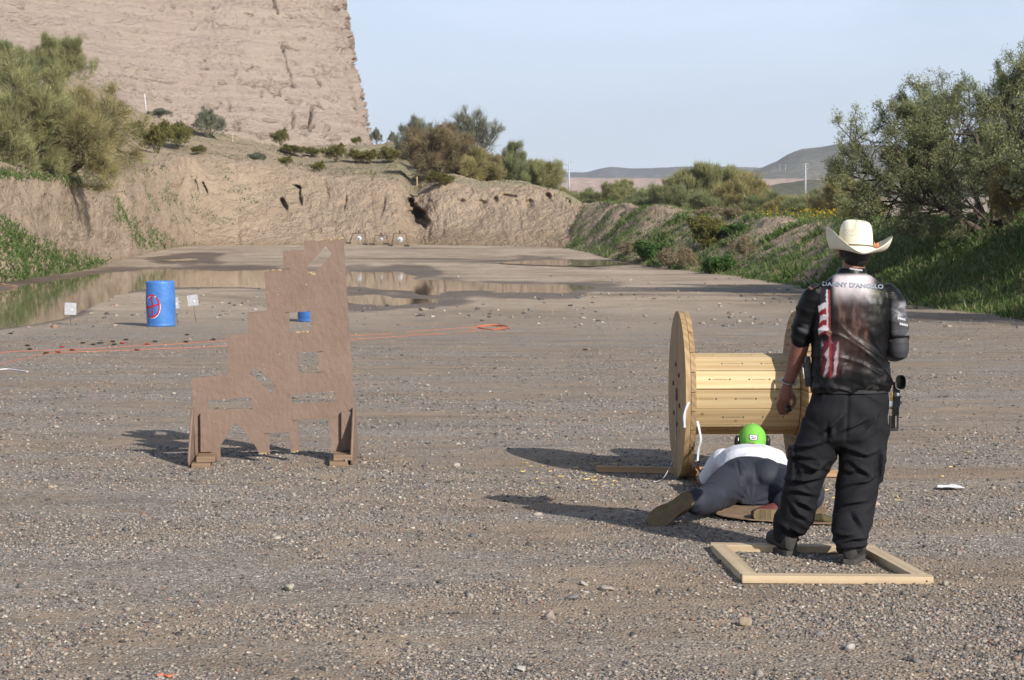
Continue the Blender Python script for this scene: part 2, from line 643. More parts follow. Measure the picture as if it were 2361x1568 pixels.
# ------------------------------------------------------------------ banks and cliff: lofted from sections
def catmull(P, n):
    """resample control rows P (k, ..., 3) to n along the first axis"""
    P = np.asarray(P, float)
    k = P.shape[0]
    Q = np.concatenate([2 * P[:1] - P[1:2], P, 2 * P[-1:] - P[-2:-1]], 0)
    t = np.linspace(0, k - 1, n)
    i = np.clip(t.astype(int), 0, k - 2)
    f = (t - i).reshape((-1,) + (1,) * (P.ndim - 1))
    a, b, c, d = Q[i], Q[i + 1], Q[i + 2], Q[i + 3]
    return 0.5 * ((2 * b) + (-a + c) * f + (2 * a - 5 * b + 4 * c - d) * f * f + (-a + 3 * b - 3 * c + d) * f ** 3)

def loft(cols, nu, nv):
    P = np.array([[tuple(at(*q)) for q in c] for c in cols])     # cols x rows x 3
    P = catmull(P, nu)
    P = catmull(np.swapaxes(P, 0, 1), nv)                          # rows x cols x 3
    return P

def grid_normals(P):
    du = np.gradient(P, axis=1)
    dv = np.gradient(P, axis=0)
    n = np.cross(du, dv)
    n /= np.linalg.norm(n, axis=-1, keepdims=True) + 1e-9
    return n

def grid_faces(nr, nc):
    idx = np.arange(nr * nc).reshape(nr, nc)
    return np.stack([idx[:-1, :-1], idx[:-1, 1:], idx[1:, 1:], idx[1:, :-1]], -1).reshape(-1, 4)

def earth_mat(name, lo, hi, veg=(0.20, 0.185, 0.105), bump=0.9, pebble=10.0):
    t = NT(name)
    pos = t.pos()
    n1 = t.noise(pos, 0.22, 6, 0.6, 0.5)
    n2 = t.noise(pos, 2.5, 6, 0.7)
    c = t.ramp(t.math('ADD', t.math('MULTIPLY', n1, 0.6), t.math('MULTIPLY', n2, 0.4)), [(0.32, lo), (0.68, hi)])
    sp = t.rng(t.voronoi(pos, pebble), 0.10, 0.22)
    c = t.mix(t.math('MULTIPLY', t.math('SUBTRACT', 1.0, sp), t.rng(n2, 0.4, 0.7, 0.1, 0.8)), c, tuple(x * 0.55 for x in lo))
    vg = t.rng(t.math('ADD', t.attr('veg'), t.math('MULTIPLY', t.math('SUBTRACT', t.noise(pos, 3.2, 4, 0.75), 0.5), 1.2)), 0.35, 0.85)
    c = t.mix(vg, c, t.mix(t.noise(pos, 6.0, 3), veg, tuple(x * 1.5 for x in veg)))
    c = t.mix(t.math('MULTIPLY', t.attr('damp'), 0.75), c, t.mix(1.0, c, (0.62, 0.56, 0.47), 'MULTIPLY'))
    h = t.math('ADD', t.noise(pos, 1.6, 8, 0.68), t.math('MULTIPLY', t.voronoi(pos, pebble * 0.6), 0.25))
    t.bsdf(c, 0.97, t.bump(h, bump, 0.42), 0.15)
    return t.m

SOIL = earth_mat('tan_soil', (0.275, 0.205, 0.143), (0.43, 0.332, 0.238), (0.22, 0.195, 0.12), 1.0)
SPOIL = earth_mat('grey_spoil_soil', (0.28, 0.21, 0.15), (0.42, 0.325, 0.24))

def loft_soft(cols, nu, nv, k=9):
    """like loft, but straight between the rows and then rounded off, so that no row overshoots"""
    P = np.array([[tuple(at(*q)) for q in c] for c in cols])
    P = np.swapaxes(catmull(P, nu), 0, 1)
    t = np.linspace(0, P.shape[0] - 1, nv)
    i = np.clip(t.astype(int), 0, P.shape[0] - 2)
    f = (t - i)[:, None, None]
    P = P[i] * (1 - f) + P[i + 1] * f
    for _ in range(2):
        Q = np.concatenate([np.repeat(P[:1], k, 0), P, np.repeat(P[-1:], k, 0)], 0)
        c = np.cumsum(np.concatenate([np.zeros_like(Q[:1]), Q], 0), 0)
        P = (c[2 * k + 1:] - c[:-2 * k - 1]) / (2 * k + 1)
    return P

def apply_dents(P, dents):
    px, py = to_px(P)
    push = np.zeros(px.shape)
    for (cx, cy, sx, sy, rot, dep) in dents:
        c, s = math.cos(R(rot)), math.sin(R(rot))
        wob = 0.35 * vnoise(np.stack([px * 0.09, py * 0.09, 0 * px + cx], -1), 5)
        a = ((px - cx) * c + (py - cy) * s) / sx
        b = (-(px - cx) * s + (py - cy) * c) / sy
        r = np.sqrt(a * a + b * b) + wob
        push = push + dep * smooth(1.25, 0.55, r)
    return push

# the cut bank that curves from the left round to the back of the pit
def lerp3(a, b, t):
    return tuple(a[i] + (b[i] - a[i]) * t for i in range(3))

def bank_cols(spec):
    cols = []
    for base, rim, up, top in spec:
        foot = (base[0], base[1] + 16, base[2] - 0.6)
        low = lerp3(base, rim, 0.22); low = (low[0], low[1] + 9, low[2])
        mid = lerp3(base, rim, 0.55); mid = (mid[0], mid[1] + 4, mid[2] - 0.3)
        lip = lerp3(base, rim, 0.93)
        up0 = lerp3(rim, up, 0.3)
        back = (top[0], top[1] + 12, top[2] + 14)
        cols.append([foot, base, low, mid, lip, rim, up0, up, lerp3(up, top, 0.55), top, back])
    return cols

BANK = [
    ((-420, 720, 58), (-420, 450, 66), (-420, 330, 82), (-420, 100, 118)),
    ((-160, 688, 64), (-160, 418, 72), (-150, 300, 92), (-160, 95, 145)),
    ((0, 662, 70), (0, 405, 79), (0, 290, 105), (0, 100, 165)),
    ((110, 641, 80), (130, 408, 89), (120, 300, 115), (100, 125, 172)),
    ((240, 607, 100), (225, 440, 104), (250, 330, 135), (205, 178, 180)),
    ((340, 586, 118), (300, 396, 123), (320, 332, 150), (330, 258, 186)),
    ((430, 567, 133), (430, 362, 142), (430, 330, 160), (450, 297, 188)),
    ((560, 566, 136), (555, 375, 147), (560, 345, 168), (560, 320, 190)),
    ((720, 566, 136), (720, 412, 147), (720, 372, 170), (700, 340, 192)),
    ((850, 566, 136), (850, 417, 146), (855, 378, 170), (850, 334, 195)),
    ((925, 566, 136), (915, 432, 145), (920, 383, 165), (920, 332, 190)),
    ((962, 563, 137.5), (955, 462, 147), (955, 420, 158), (965, 350, 180)),
    ((1015, 568, 136), (1015, 424, 147), (1035, 402, 154), (1050, 388, 162)),
    ((1110, 571, 134), (1110, 440, 146), (1120, 424, 151), (1130, 420, 156)),
    ((1210, 573, 132), (1215, 432, 145), (1220, 428, 149), (1225, 432, 154)),
    ((1290, 575, 130.5), (1285, 446, 143), (1290, 444, 147), (1300, 450, 153)),
    ((1345, 577, 129), (1345, 474, 140), (1350, 474, 144), (1360, 480, 150)),
    ((1400, 582, 128), (1400, 500, 138), (1400, 500, 142), (1400, 505, 148)),
]
P = loft_soft(bank_cols(BANK), 760, 300)
NV, NU = P.shape[:2]
vrow = np.linspace(0, 10, NV)[:, None] + np.zeros((1, NU))
face_w = smooth(0.4, 1.6, vrow) * smooth(6.2, 4.6, vrow)
N = grid_normals(P)
N *= np.sign(np.mean(N[..., 2] - 0.3 * N[..., 1]))
arc = np.cumsum(np.linalg.norm(np.diff(P[75], axis=0, prepend=P[75][:1]), axis=-1))[None, :] + np.zeros((NV, 1))
rill = np.abs(vnoise(np.stack([arc * 0.55, vrow * 0.45, 0 * arc], -1), 61))
rill2 = np.abs(vnoise(np.stack([arc * 1.6 + vrow * 0.4, vrow * 0.7, 0 * arc + 9], -1), 62))
disp = 0.55 * fbm(P * 0.22, 4, 51) * smooth(0, 2, vrow)
disp += face_w * (-0.11 * smooth(0.25, 0.0, rill) * smooth(-0.1, 0.4, fbm(P * 0.15 + 3, 2, 56)) - 0.06 * smooth(0.25, 0.0, rill2) + 0.20 * fbm(P * np.array([0.6, 0.6, 1.3]), 4, 52))
disp += 0.17 * fbm(P * 1.6, 4, 53, gain=0.65) * smooth(1, 2, vrow)
lipw = np.exp(-((vrow - 4.7) / 0.45) ** 2)
px, py = to_px(P)
disp += lipw * (0.25 + 0.75 * smooth(1020, 1100, px)) * (-0.40 * smooth(0.15, 0.5, fbm(P * 0.9, 3, 54)) + 0.2 * smooth(0.1, 0.4, fbm(P * 0.9 + 9, 3, 55)))
P = P + N * disp[..., None]
BANK_DENTS = [(966, 503, 23, 17, 40, 3.4), (944, 466, 13, 9, 10, 2.4), (958, 486, 9, 16, -25, 1.2), (652, 468, 6, 20, -32, 1.2), (690, 452, 4, 24, -8, 1.0),
              (683, 430, 9, 4, 20, 0.7), (450, 424, 4, 16, -15, 0.6), (470, 432, 4, 14, -25, 0.6), (856, 404, 6, 14, 25, 1.0), (795, 470, 3, 18, 10, 0.5), (755, 448, 3, 14, -5, 0.4),
              (110, 450, 4, 18, -30, 0.4), (880, 480, 5, 20, 15, 0.4), (1142, 461, 7, 8, 0, 0.6), (1190, 466, 7, 8, 0, 0.6),
              (1220, 470, 8, 12, 20, 0.7), (1262, 455, 9, 10, 10, 0.7), (1060, 463, 12, 5, 0, 0.4), (1105, 466, 14, 6, 10, 0.5), (1170, 452, 18, 4, 5, 0.5), (1310, 464, 10, 8, 40, 0.5), (340, 440, 3, 14, -10, 0.3)]
P[..., 1] += apply_dents(P, BANK_DENTS)
px, py = to_px(P)
veg = smooth(5.0, 5.9, vrow) * (0.48 + 0.45 * fbm(P * 0.3, 4, 57))
veg = veg * smooth(930, 700, px) + smooth(5.2, 5.8, vrow) * smooth(700, 930, px) * (0.66 + 0.5 * fbm(P * 0.15, 3, 58))
damp = smooth(600, 1100, px) * smooth(3.0, 1.6, vrow) * (0.5 + 0.8 * fbm(P * 0.25, 3, 59)) + 0.8 * smooth(1.4, 0.8, vrow)
BANK_P, BANK_V = P, vrow
o = mesh_np('earth_bank', P.reshape(-1, 3), grid_faces(NV, NU), SOIL, smooth_shade=True, colors={'veg': np.clip(veg, 0, 1).ravel(), 'damp': np.clip(damp, 0, 1).ravel()})
tag(o, kind='structure')

# the berm of dumped spoil down the right side
BERM = [
    ((1305, 577, 129), (1345, 474, 141), (1380, 486, 147), (1400, 500, 156)),
    ((1360, 588, 118), (1410, 474, 134), (1430, 482, 141), (1450, 500, 150)),
    ((1420, 599, 107), (1480, 480, 122), (1500, 486, 129), (1530, 502, 140)),
    ((1530, 617, 95), (1590, 494, 110), (1620, 500, 117), (1650, 512, 130)),
    ((1640, 633, 83), (1700, 502, 100), (1725, 508, 108), (1760, 520, 120)),
    ((1745, 648, 74), (1800, 510, 91), (1830, 514, 99), (1870, 525, 112)),
    ((1850, 670, 63), (1890, 516, 83), (1920, 512, 92), (1960, 525, 104)),
    ((1980, 692, 54.5), (2000, 512, 73), (2040, 505, 82), (2070, 520, 95)),
    ((2130, 716, 47.5), (2150, 515, 63), (2190, 510, 72), (2230, 520, 85)),
    ((2361, 748, 40.5), (2361, 506, 54), (2400, 500, 62), (2440, 512, 75)),
    ((2700, 800, 32.5), (2680, 500, 44), (2720, 490, 52), (2760, 500, 65)),
    ((3200, 900, 24), (3180, 480, 34), (3230, 470, 42), (3270, 480, 54)),
    ((4100, 1060, 17), (4050, 430, 26), (4100, 420, 34), (4150, 430, 44)),
]
P = loft_soft(bank_cols(BERM), 620, 200, 6)
NV, NU = P.shape[:2]
vrow = np.linspace(0, 10, NV)[:, None] + np.zeros((1, NU))
N = grid_normals(P)
N *= np.sign(np.mean(N[..., 2]))
px, py = to_px(P)
arc = np.cumsum(np.linalg.norm(np.diff(P[100], axis=0, prepend=P[100][:1]), axis=-1))[None, :] + np.zeros((NV, 1))
w = smooth(0.8, 1.8, vrow) * smooth(8.0, 6.0, vrow)
arcs = arc - 1.9 * (vrow - 1)
pile = np.abs(np.sin(arcs * 0.50 + 1.1 * vnoise(np.stack([arc * 0.12, 0 * arc, 0 * arc], -1), 3)))   # dumped loads side by side
spoil = smooth(2050, 1850, px)
amp = (0.25 + 0.75 * smooth(2, 5.0, vrow))
disp = w * spoil * amp * (0.50 * np.sqrt(pile + 0.05) - 0.26) * (0.55 + 0.9 * vnoise(np.stack([arcs * 0.19, vrow * 0.2, 0 * arc], -1), 77))
disp += 0.30 * fbm(P * 0.35, 4, 71) * smooth(0.3, 1.5, vrow) + 0.12 * fbm(P * 1.5, 4, 72) * w
P = P + N * disp[..., None]
P[..., 1] += apply_dents(P, [(1525, 556, 10, 30, 32, 0.8)])
veg = 0.28 + 0.35 * fbm(P * 0.3, 3, 73) + 0.4 * smooth(1900, 2050, px)
veg = veg * smooth(0.7, 1.3, vrow)
damp = np.clip(0.9 * smooth(1.5, 0.7, vrow), 0, 1)
BERM_P, BERM_V = P, vrow
o = mesh_np('spoil_berm', P.reshape(-1, 3), grid_faces(NV, NU), SPOIL, smooth_shade=True, colors={'veg': np.clip(veg, 0, 1).ravel(), 'damp': damp.ravel()})
tag(o, kind='structure')

# the cliff of bedded conglomerate
CLIFF = []
for (bx, by, bd), (tx, td) in [((-500, 40, 150), (-500, 172)), ((-150, 100, 165), (-170, 186)), ((0, 135, 174), (-10, 195)), ((200, 190, 183), (190, 204)), ((330, 266, 189), (320, 210)),
                               ((450, 305, 192), (440, 214)), ((560, 325, 194), (545, 216)), ((700, 345, 197), (660, 219)), ((800, 350, 200), (735, 222)), ((846, 340, 205), (778, 228)),
                               ((848, 330, 216), (780, 240)), ((845, 325, 232), (775, 256))]:
    col = []
    for k, y in enumerate(np.linspace(by + 14, -260, 7)):
        q = (by - y) / (by + 0.0001) if by else 0
        tt = max(0.0, min(1.35, (by - y) / max(by, 1)))
        col.append((bx + (tx - bx) * tt ** 0.85, y, bd + (td - bd) * tt))
    CLIFF.append(col)
P = loft(CLIFF, 560, 420)
NV, NU = P.shape[:2]
N = grid_normals(P)
N *= -np.sign(np.sum(N * (P - np.array([0, 0, CAMH])), -1, keepdims=True))
q = P.copy()
q[..., 2] += 0.035 * P[..., 0] + 0.5 * fbm(P * 0.12, 3, 81)          # beds dip a little
beds = fbm(q * np.array([0.10, 0.05, 1.15]), 4, 82)
bed_i = vnoise(np.stack([0 * q[..., 0], 0 * q[..., 0], q[..., 2] * 0.75], -1), 83)
thin = np.abs(vnoise(q * np.array([0.16, 0.10, 2.1]), 84))
thin2 = np.abs(vnoise(q * np.array([0.30, 0.2, 4.0]) + 7, 85))
patch = smooth(-0.15, 0.35, fbm(P * 0.16, 3, 86))
px, py = to_px(P)
step_z = q[..., 2] * 0.42
ledge = (np.floor(step_z) + smooth(0.0, 0.22, step_z - np.floor(step_z))) - step_z       # hard beds stand proud of soft ones
disp = 0.65 * fbm(P * 0.11, 3, 87) + 0.30 * beds + 0.16 * bed_i + 0.42 * ledge * (0.4 + 0.9 * np.clip(fbm(P * 0.09 + 5, 2, 96) + 0.3, 0, 1))
disp += 0.75 * smooth(560, 700, px) * vnoise(np.stack([P[..., 0] * 0.42 + 0.06 * P[..., 2], 0 * P[..., 0], P[..., 2] * 0.05], -1), 97)
disp -= 1.5 * smooth(0.05, 0.0, thin) * smooth(0.1, 0.4, fbm(P * 0.16, 3, 86)) + 0.45 * smooth(0.10, 0.0, thin2) * smooth(0.0, 0.5, fbm(P * 0.3 + 4, 2, 88))
disp += 0.22 * fbm(P * 1.5, 4, 89)
pits = vnoise(P * np.array([0.95, 0.95, 1.3]), 90)
disp -= 1.7 * smooth(0.60, 0.82, pits) * smooth(-0.1, 0.3, fbm(P * 0.2 + 20, 2, 91))
pits2 = vnoise(P * 2.1 + 3, 94)
disp -= 0.9 * smooth(0.58, 0.8, pits2) * smooth(0.0, 0.4, fbm(P * 0.25 + 30, 2, 95))
cob = vnoise(P * 1.2 + 50, 92)
disp += 0.22 * smooth(0.62, 0.8, cob)
px, py = to_px(P)
for line, wd, dep in [([(628, -20), (634, 12), (640, 32)], 3.0, 0.9), ([(652, 88), (657, 112), (662, 132), (672, 160), (676, 196)], 2.2, 0.6), ([(676, 250), (678, 290)], 2.0, 0.6),
                      ([(715, 300), (716, 262), (722, 240), (735, 232), (748, 246)], 3.0, 0.6), ([(700, 165), (730, 170), (742, 190)], 2.0, 0.4), ([(500, 55), (545, 64), (570, 70)], 1.8, 0.45),
                      ([(280, 178), (340, 184), (410, 190)], 1.8, 0.4), ([(62, 50), (110, 56), (135, 60)], 3.6, 1.0), ([(145, 61), (175, 66)], 3.4, 0.9), ([(540, 306), (590, 312), (650, 315)], 3.0, 0.8),
                      ([(700, 284), (722, 286)], 4.0, 0.8), ([(0, 20), (40, 28)], 2.5, 0.5), ([(455, 18), (500, 22)], 1.6, 0.3), ([(565, 33), (580, 34)], 2.4, 0.5), ([(752, 48), (766, 50)], 4.0, 0.6),
                      ([(755, 155), (770, 160)], 4.0, 0.6), ([(752, 218), (770, 226)], 4.0, 0.5), ([(765, 240), (785, 246)], 3.0, 0.5), ([(380, 224), (392, 232)], 4.5, 0.6), ([(475, 240), (500, 246)], 4.0, 0.5), ([(610, 270), (640, 274)], 3.0, 0.4)]:
    best = np.full(px.shape, 1e9)
    for (x0, y0), (x1, y1) in zip(line[:-1], line[1:]):
        ex, ey = x1 - x0, y1 - y0
        t = np.clip(((px - x0) * ex + (py - y0) * ey) / (ex * ex + ey * ey), 0, 1)
        best = np.minimum(best, np.hypot(px - x0 - ex * t, py - y0 - ey * t))
    best = best + 1.6 * vnoise(P * 0.9, 93)
    disp -= 2.2 * dep * smooth(wd * 1.3, wd * 0.5, best)
soft_edge = smooth(812, 760, px + 0.17 * (330 - py))           # the far corner is worn smooth
disp = np.where(disp < -0.9, -0.9 + (disp + 0.9) * soft_edge, disp) + (1 - soft_edge) * (0.30 * fbm(P * 0.8, 4, 98, gain=0.55) + 0.10 * vnoise(P * np.array([0.3, 0.3, 1.1]), 99))
P = P + N * disp[..., None]

t = NT('bedded_cliff_rock')
pos = t.pos()
nb = t.noise(t.pos((0.12, 0.12, 1.4)), 1.0, 5, 0.6, 0.4)
n2 = t.noise(pos, 0.16, 5, 0.6)
c = t.ramp(nb, [(0.3, (0.405, 0.322, 0.258)), (0.5, (0.465, 0.372, 0.30)), (0.72, (0.51, 0.413, 0.334))])
c = t.mix(t.rng(n2, 0.45, 0.75, 0, 0.55), c, (0.445, 0.335, 0.285))
spk = t.rng(t.voronoi(pos, 3.0), 0.06, 0.16)
c = t.mix(t.math('MULTIPLY', t.math('SUBTRACT', 1.0, spk), t.rng(t.noise(pos, 0.9, 3), 0.45, 0.65, 0, 0.7)), c, (0.21, 0.165, 0.135))
h = t.math('ADD', t.noise(t.pos((0.6, 0.6, 2.2)), 1.4, 9, 0.7), t.math('MULTIPLY', t.noise(pos, 5, 5, 0.7), 0.35))
t.bsdf(c, 0.97, t.bump(h, 1.0, 0.7), 0.15)
o = mesh_np('cliff', P.reshape(-1, 3), grid_faces(NV, NU), t.m, smooth_shade=True)
tag(o, kind='structure')
CLIFF_P = P

# ------------------------------------------------------------------ the far land: flood dam, scrub flat, mesas
def far_ridge(name, crest, d, thick, base_y, mat, rough_amp, seed, nu=260, nv=40):
    xs = np.linspace(crest[0][0], crest[-1][0], nu)
    ys = np.interp(xs, [q[0] for q in crest], [q[1] for q in crest])
    rows = []
    for v in np.linspace(0, 1, nv):
        y = base_y + (ys - base_y) * np.sin(v * math.pi / 2 * 1.0)
        dd = d + thick * v
        rows.append(at_np(xs, y, np.full(nu, dd)))
    rows.append(at_np(xs, ys + 4, np.full(nu, d + thick * 1.3)))
    rows.append(at_np(xs, np.full(nu, base_y + 40.0), np.full(nu, d + thick * 2.0)))
    Pm = np.array(rows)
    Nn = grid_normals(Pm)
    Nn *= np.sign(Nn[..., 2:3] + 1e-6)
    vv = np.linspace(0, 1, nv + 2)[:, None]
    Pm = Pm + Nn * (rough_amp * fbm(Pm * (1.0 / (rough_amp * 14)), 4, seed) * smooth(0, 0.3, vv))[..., None]
    oo = mesh_np(name, Pm.reshape(-1, 3), grid_faces(*Pm.shape[:2]), mat, smooth_shade=True)
    tag(oo, kind='structure')
    return oo

def far_mat(name, a, b, spot, scale, sscale, amount):
    t = NT(name)
    pos = t.pos()
    c = t.ramp(t.noise(pos, scale, 8, 0.75), [(0.4, a), (0.6, b)])
    s = t.rng(t.math('ADD', t.noise(pos, sscale, 4, 0.8), t.math('MULTIPLY', t.noise(pos, sscale * 0.15, 3), 0.4)), 0.66 - amount * 0.12, 0.76)
    c = t.mix(s, c, spot)
    t.bsdf(c, 1.0, None, 0.0)
    return t.m

far_ridge('far_mesa', [(900, 450), (1250, 402), (1300, 399), (1350, 401), (1380, 390), (1405, 383), (1440, 388), (1500, 389), (1560, 386), (1640, 385), (1720, 385), (1790, 388), (1850, 394), (2000, 400), (2300, 395), (2700, 396), (3300, 420)],
          3800, 300, 425, far_mat('far_mesa_scrub', (0.125, 0.105, 0.095), (0.19, 0.16, 0.14), (0.075, 0.075, 0.062), 0.012, 0.06, 1.0), 6.0, 101)
far_ridge('dark_mesa', [(1560, 440), (1700, 402), (1760, 386), (1790, 374), (1815, 358), (1850, 345), (1900, 338), (1930, 331), (2000, 333), (2100, 340), (2200, 346), (2361, 352), (2700, 372), (3000, 420)],
          2600, 260, 425, far_mat('dark_mesa_scrub', (0.16, 0.135, 0.10), (0.235, 0.195, 0.145), (0.085, 0.085, 0.06), 0.02, 0.09, 1.0), 5.0, 102)
far_ridge('flood_dam', [(900, 416), (1200, 405), (1300, 409), (1500, 411), (1800, 412), (2100, 413), (2361, 414), (3000, 418)],
          1500, 40, 450, far_mat('dam_earth', (0.33, 0.245, 0.205), (0.40, 0.30, 0.25), (0.28, 0.21, 0.175), 0.02, 0.25, 0.2), 0.6, 103)
far_ridge('scrub_flat', [(1650, 437), (1750, 428), (1800, 423), (1850, 420), (1950, 418), (2100, 417), (2361, 419), (2900, 425)],
          900, 160, 475, far_mat('scrub_flat_plants', (0.19, 0.16, 0.12), (0.25, 0.21, 0.155), (0.085, 0.09, 0.055), 0.05, 0.22, 1.6), 3.0, 104)

# dry desert air between here and the mesas
bm = bmesh.new()
add_box(bm, (9000, 9000, 400), (0, 2200, 194))
t = NT('haze_air')
vol = t.n('ShaderNodeVolumePrincipled')
vol.inputs['Color'].default_value = (0.80, 0.86, 0.98, 1)
vol.inputs['Density'].default_value = 0.00011
t.l(vol.outputs[0], t.out.inputs['Volume'])
o = bm_obj('haze', bm, t.m)
tag(o, 'thin dry haze in the air over the whole scene', 'haze', kind='stuff')

# ------------------------------------------------------------------ plants
def leaf_mat(name, rough=0.6, trans=0.40):
    t = NT(name)
    a = t.attr('col', 'Color')
    d = t.n('ShaderNodeBsdfPrincipled')
    t.l(a, d.inputs['Base Color'])
    d.inputs['Roughness'].default_value = rough
    d.inputs['Specular IOR Level'].default_value = 0.25
    tr = t.n('ShaderNodeBsdfTranslucent')
    t.l(a, tr.inputs['Color'])
    mx = t.n('ShaderNodeMixShader')
    mx.inputs['Fac'].default_value = trans
    t.l(d.outputs[0], mx.inputs[1]); t.l(tr.outputs[0], mx.inputs[2])
    t.l(mx.outputs[0], t.out.inputs['Surface'])
    return t.m
LEAF = leaf_mat('leaves')
BARK = simple_mat('dark_bark', (0.085, 0.065, 0.05), 0.95, 0.4, 6.0, 0.5, 30)
PALE_BARK = simple_mat('olive_bark', (0.16, 0.145, 0.08), 0.9, 0.3, 6.0, 0.3, 30)

def norm(v):
    return v / (np.linalg.norm(v, axis=-1, keepdims=True) + 1e-9)

def gen_plant(seed, H, W, stems=6, splay=0.8, kids=(7, 6, 5), up=0.35, wander=0.28, leaf=(0.10, 0.03), per_twig=14, spread=0.10, cols=((0.10, 0.12, 0.05), (0.16, 0.17, 0.07)), first=0.25, r0=0.05, lean=(0, 0), offset=0.0, wisp=0.0):
    g = np.random.default_rng(seed)
    K = 6
    a = g.uniform(0, 2 * np.pi, stems) if stems > 3 else np.linspace(0, 2 * np.pi, stems, endpoint=False) + g.uniform(0, 6)
    a = (np.arange(stems) + g.uniform(-0.4, 0.4, stems)) / stems * 2 * np.pi
    sp = splay * g.uniform(0.35, 1.15, stems)
    d = norm(np.stack([np.cos(a) * sp + lean[0], np.sin(a) * sp + lean[1], np.ones(stems)], -1))
    start = np.stack([np.cos(a), np.sin(a), 0 * a], -1) * offset * g.uniform(0.2, 1, stems)[:, None]
    L = H * g.uniform(0.65, 1.0, stems)
    rad = np.full(stems, r0) * g.uniform(0.7, 1.1, stems)
    bV, bF, nb = [], [], 0
    lv = None
    for level in range(len(kids) + 1):
        n = len(L)
        pts = np.zeros((n, K + 1, 3)); pts[:, 0] = start
        tan = np.zeros((n, K + 1, 3)); tan[:, 0] = d
        cur = d
        for k in range(K):
            cur = norm(cur + g.normal(0, wander * (1 - 0.55 * wisp * (level >= 2)), (n, 3)) + np.array([0, 0, up * 0.25]))
            pts[:, k + 1] = pts[:, k] + cur * (L / K)[:, None]
            tan[:, k + 1] = cur
        pts[..., 2] = np.maximum(pts[..., 2], -0.02)
        sides = 5 if level == 0 else 3
        taper = np.linspace(1, 0.35, K + 1)
        ref = np.array([0.3, 0.5, 0.81])
        A = norm(np.cross(tan, ref)); B = np.cross(tan, A)
        ang = np.arange(sides) * 2 * np.pi / sides
        rr = (rad[:, None] * taper)[..., None, None]
        ring = pts[:, :, None] + rr * (A[:, :, None] * np.cos(ang)[None, None, :, None] + B[:, :, None] * np.sin(ang)[None, None, :, None])
        idx = np.arange(n * (K + 1) * sides).reshape(n, K + 1, sides) + nb
        nx = np.roll(idx, -1, axis=2)
        bF.append(np.stack([idx[:, :-1], nx[:, :-1], nx[:, 1:], idx[:, 1:]], -1).reshape(-1, 4))
        bV.append(ring.reshape(-1, 3)); nb += n * (K + 1) * sides
        if level == len(kids):
            lv = (pts, tan, L)
            break
        m = kids[level]
        tt = g.uniform(first if level == 0 else 0.12, 1.0, (n, m))
        ki = tt * K
        i0 = np.clip(ki.astype(int), 0, K - 1)
        fr = (ki - i0)[..., None]
        ar = np.arange(n)[:, None]
        st = pts[ar, i0] * (1 - fr) + pts[ar, i0 + 1] * fr
        tg = tan[ar, i0 + 1]
        side = norm(np.cross(tg, g.normal(0, 1, (n, m, 3))))
        spread_a = g.uniform(0.5, 1.25, (n, m, 1))
        nd = norm(tg + side * spread_a + np.array([0, 0, up * 0.3]))
        nl = L[:, None] * (0.30 + 0.46 * (1 - tt)) * g.uniform(0.7, 1.25, (n, m))
        start, d, L = st.reshape(-1, 3), nd.reshape(-1, 3), nl.ravel()
        rad = np.repeat(rad, m) * (0.45 if level == 0 else 0.5)
        rad = np.maximum(rad, 0.004)
    pts, tan, L = lv
    n = len(L)
    per_twig = int(per_twig * 1.35)
    t = g.uniform(0.1, 1.05, (n, per_twig)) * K
    i0 = np.clip(t.astype(int), 0, K - 1); fr = (t - i0)[..., None]
    ar = np.arange(n)[:, None]
    c = pts[ar, i0] * (1 - fr) + pts[ar, i0 + 1] * fr + g.normal(0, spread, (n, per_twig, 3))
    ldir = norm(tan[ar, i0 + 1] * (0.7 + 1.6 * wisp) + g.normal(0, 0.75 - 0.35 * wisp, (n, per_twig, 3)))
    c, ldir = c.reshape(-1, 3), ldir.reshape(-1, 3)
    bV = np.concatenate(bV); bF = np.concatenate(bF)
    # fit to the wanted size
    r = np.quantile(np.hypot(c[:, 0] - c[:, 0].mean(), c[:, 1] - c[:, 1].mean()), 0.90)
    sxy = (W / 2) / r
    sz = H / np.quantile(c[:, 2], 0.985)
    S = np.array([sxy, sxy, sz])
    c = c * S; bV = bV * S
    m = len(c)
    perp = norm(np.cross(ldir, g.normal(0, 1, (m, 3))))
    ll = leaf[0] * 1.15 * g.uniform(0.6, 1.3, (m, 1)); ww = leaf[1] * 1.9 * g.uniform(0.6, 1.3, (m, 1))
    v0 = c - perp * ww * 0.5; v1 = c + perp * ww * 0.5; v2 = c + ldir * ll
    lV = np.stack([v0, v1, v2], 1).reshape(-1, 3)
    lF = np.arange(m * 3).reshape(-1, 3)
    mixv = np.clip(0.5 + 0.55 * fbm(c * 0.9 + seed, 2, seed) + g.normal(0, 0.22, m), 0, 1)[:, None]
    col = np.array(cols[0]) * (1 - mixv) + np.array(cols[1]) * mixv
    col = np.repeat(col * g.uniform(0.75, 1.25, (m, 1)), 3, 0)
    return bV, bF, lV, lF, col

def plant(name, label, cat, loc, mat_bark=None, group=None, rz=0.0, **kw):
    bV, bF, lV, lF, col = gen_plant(**kw)
    e = empty(name, loc, rz)
    tag(e, label, cat, group)
    mesh_np('trunk' if cat == 'tree' else 'stems', bV, bF, mat_bark or BARK, e, smooth_shade=True)
    mesh_np('crown' if cat == 'tree' else 'foliage', lV, lF, LEAF, e, colors={'col': col})
    return e

def recopy(src, loc, scale, rz, label, group=None):
    c = copy_tree(src)
    c.location = loc
    c.scale = scale if isinstance(scale, tuple) else (scale,) * 3
    c.rotation_euler = (0, 0, rz)
    c['label'] = label
    if group: c['group'] = group
    return c

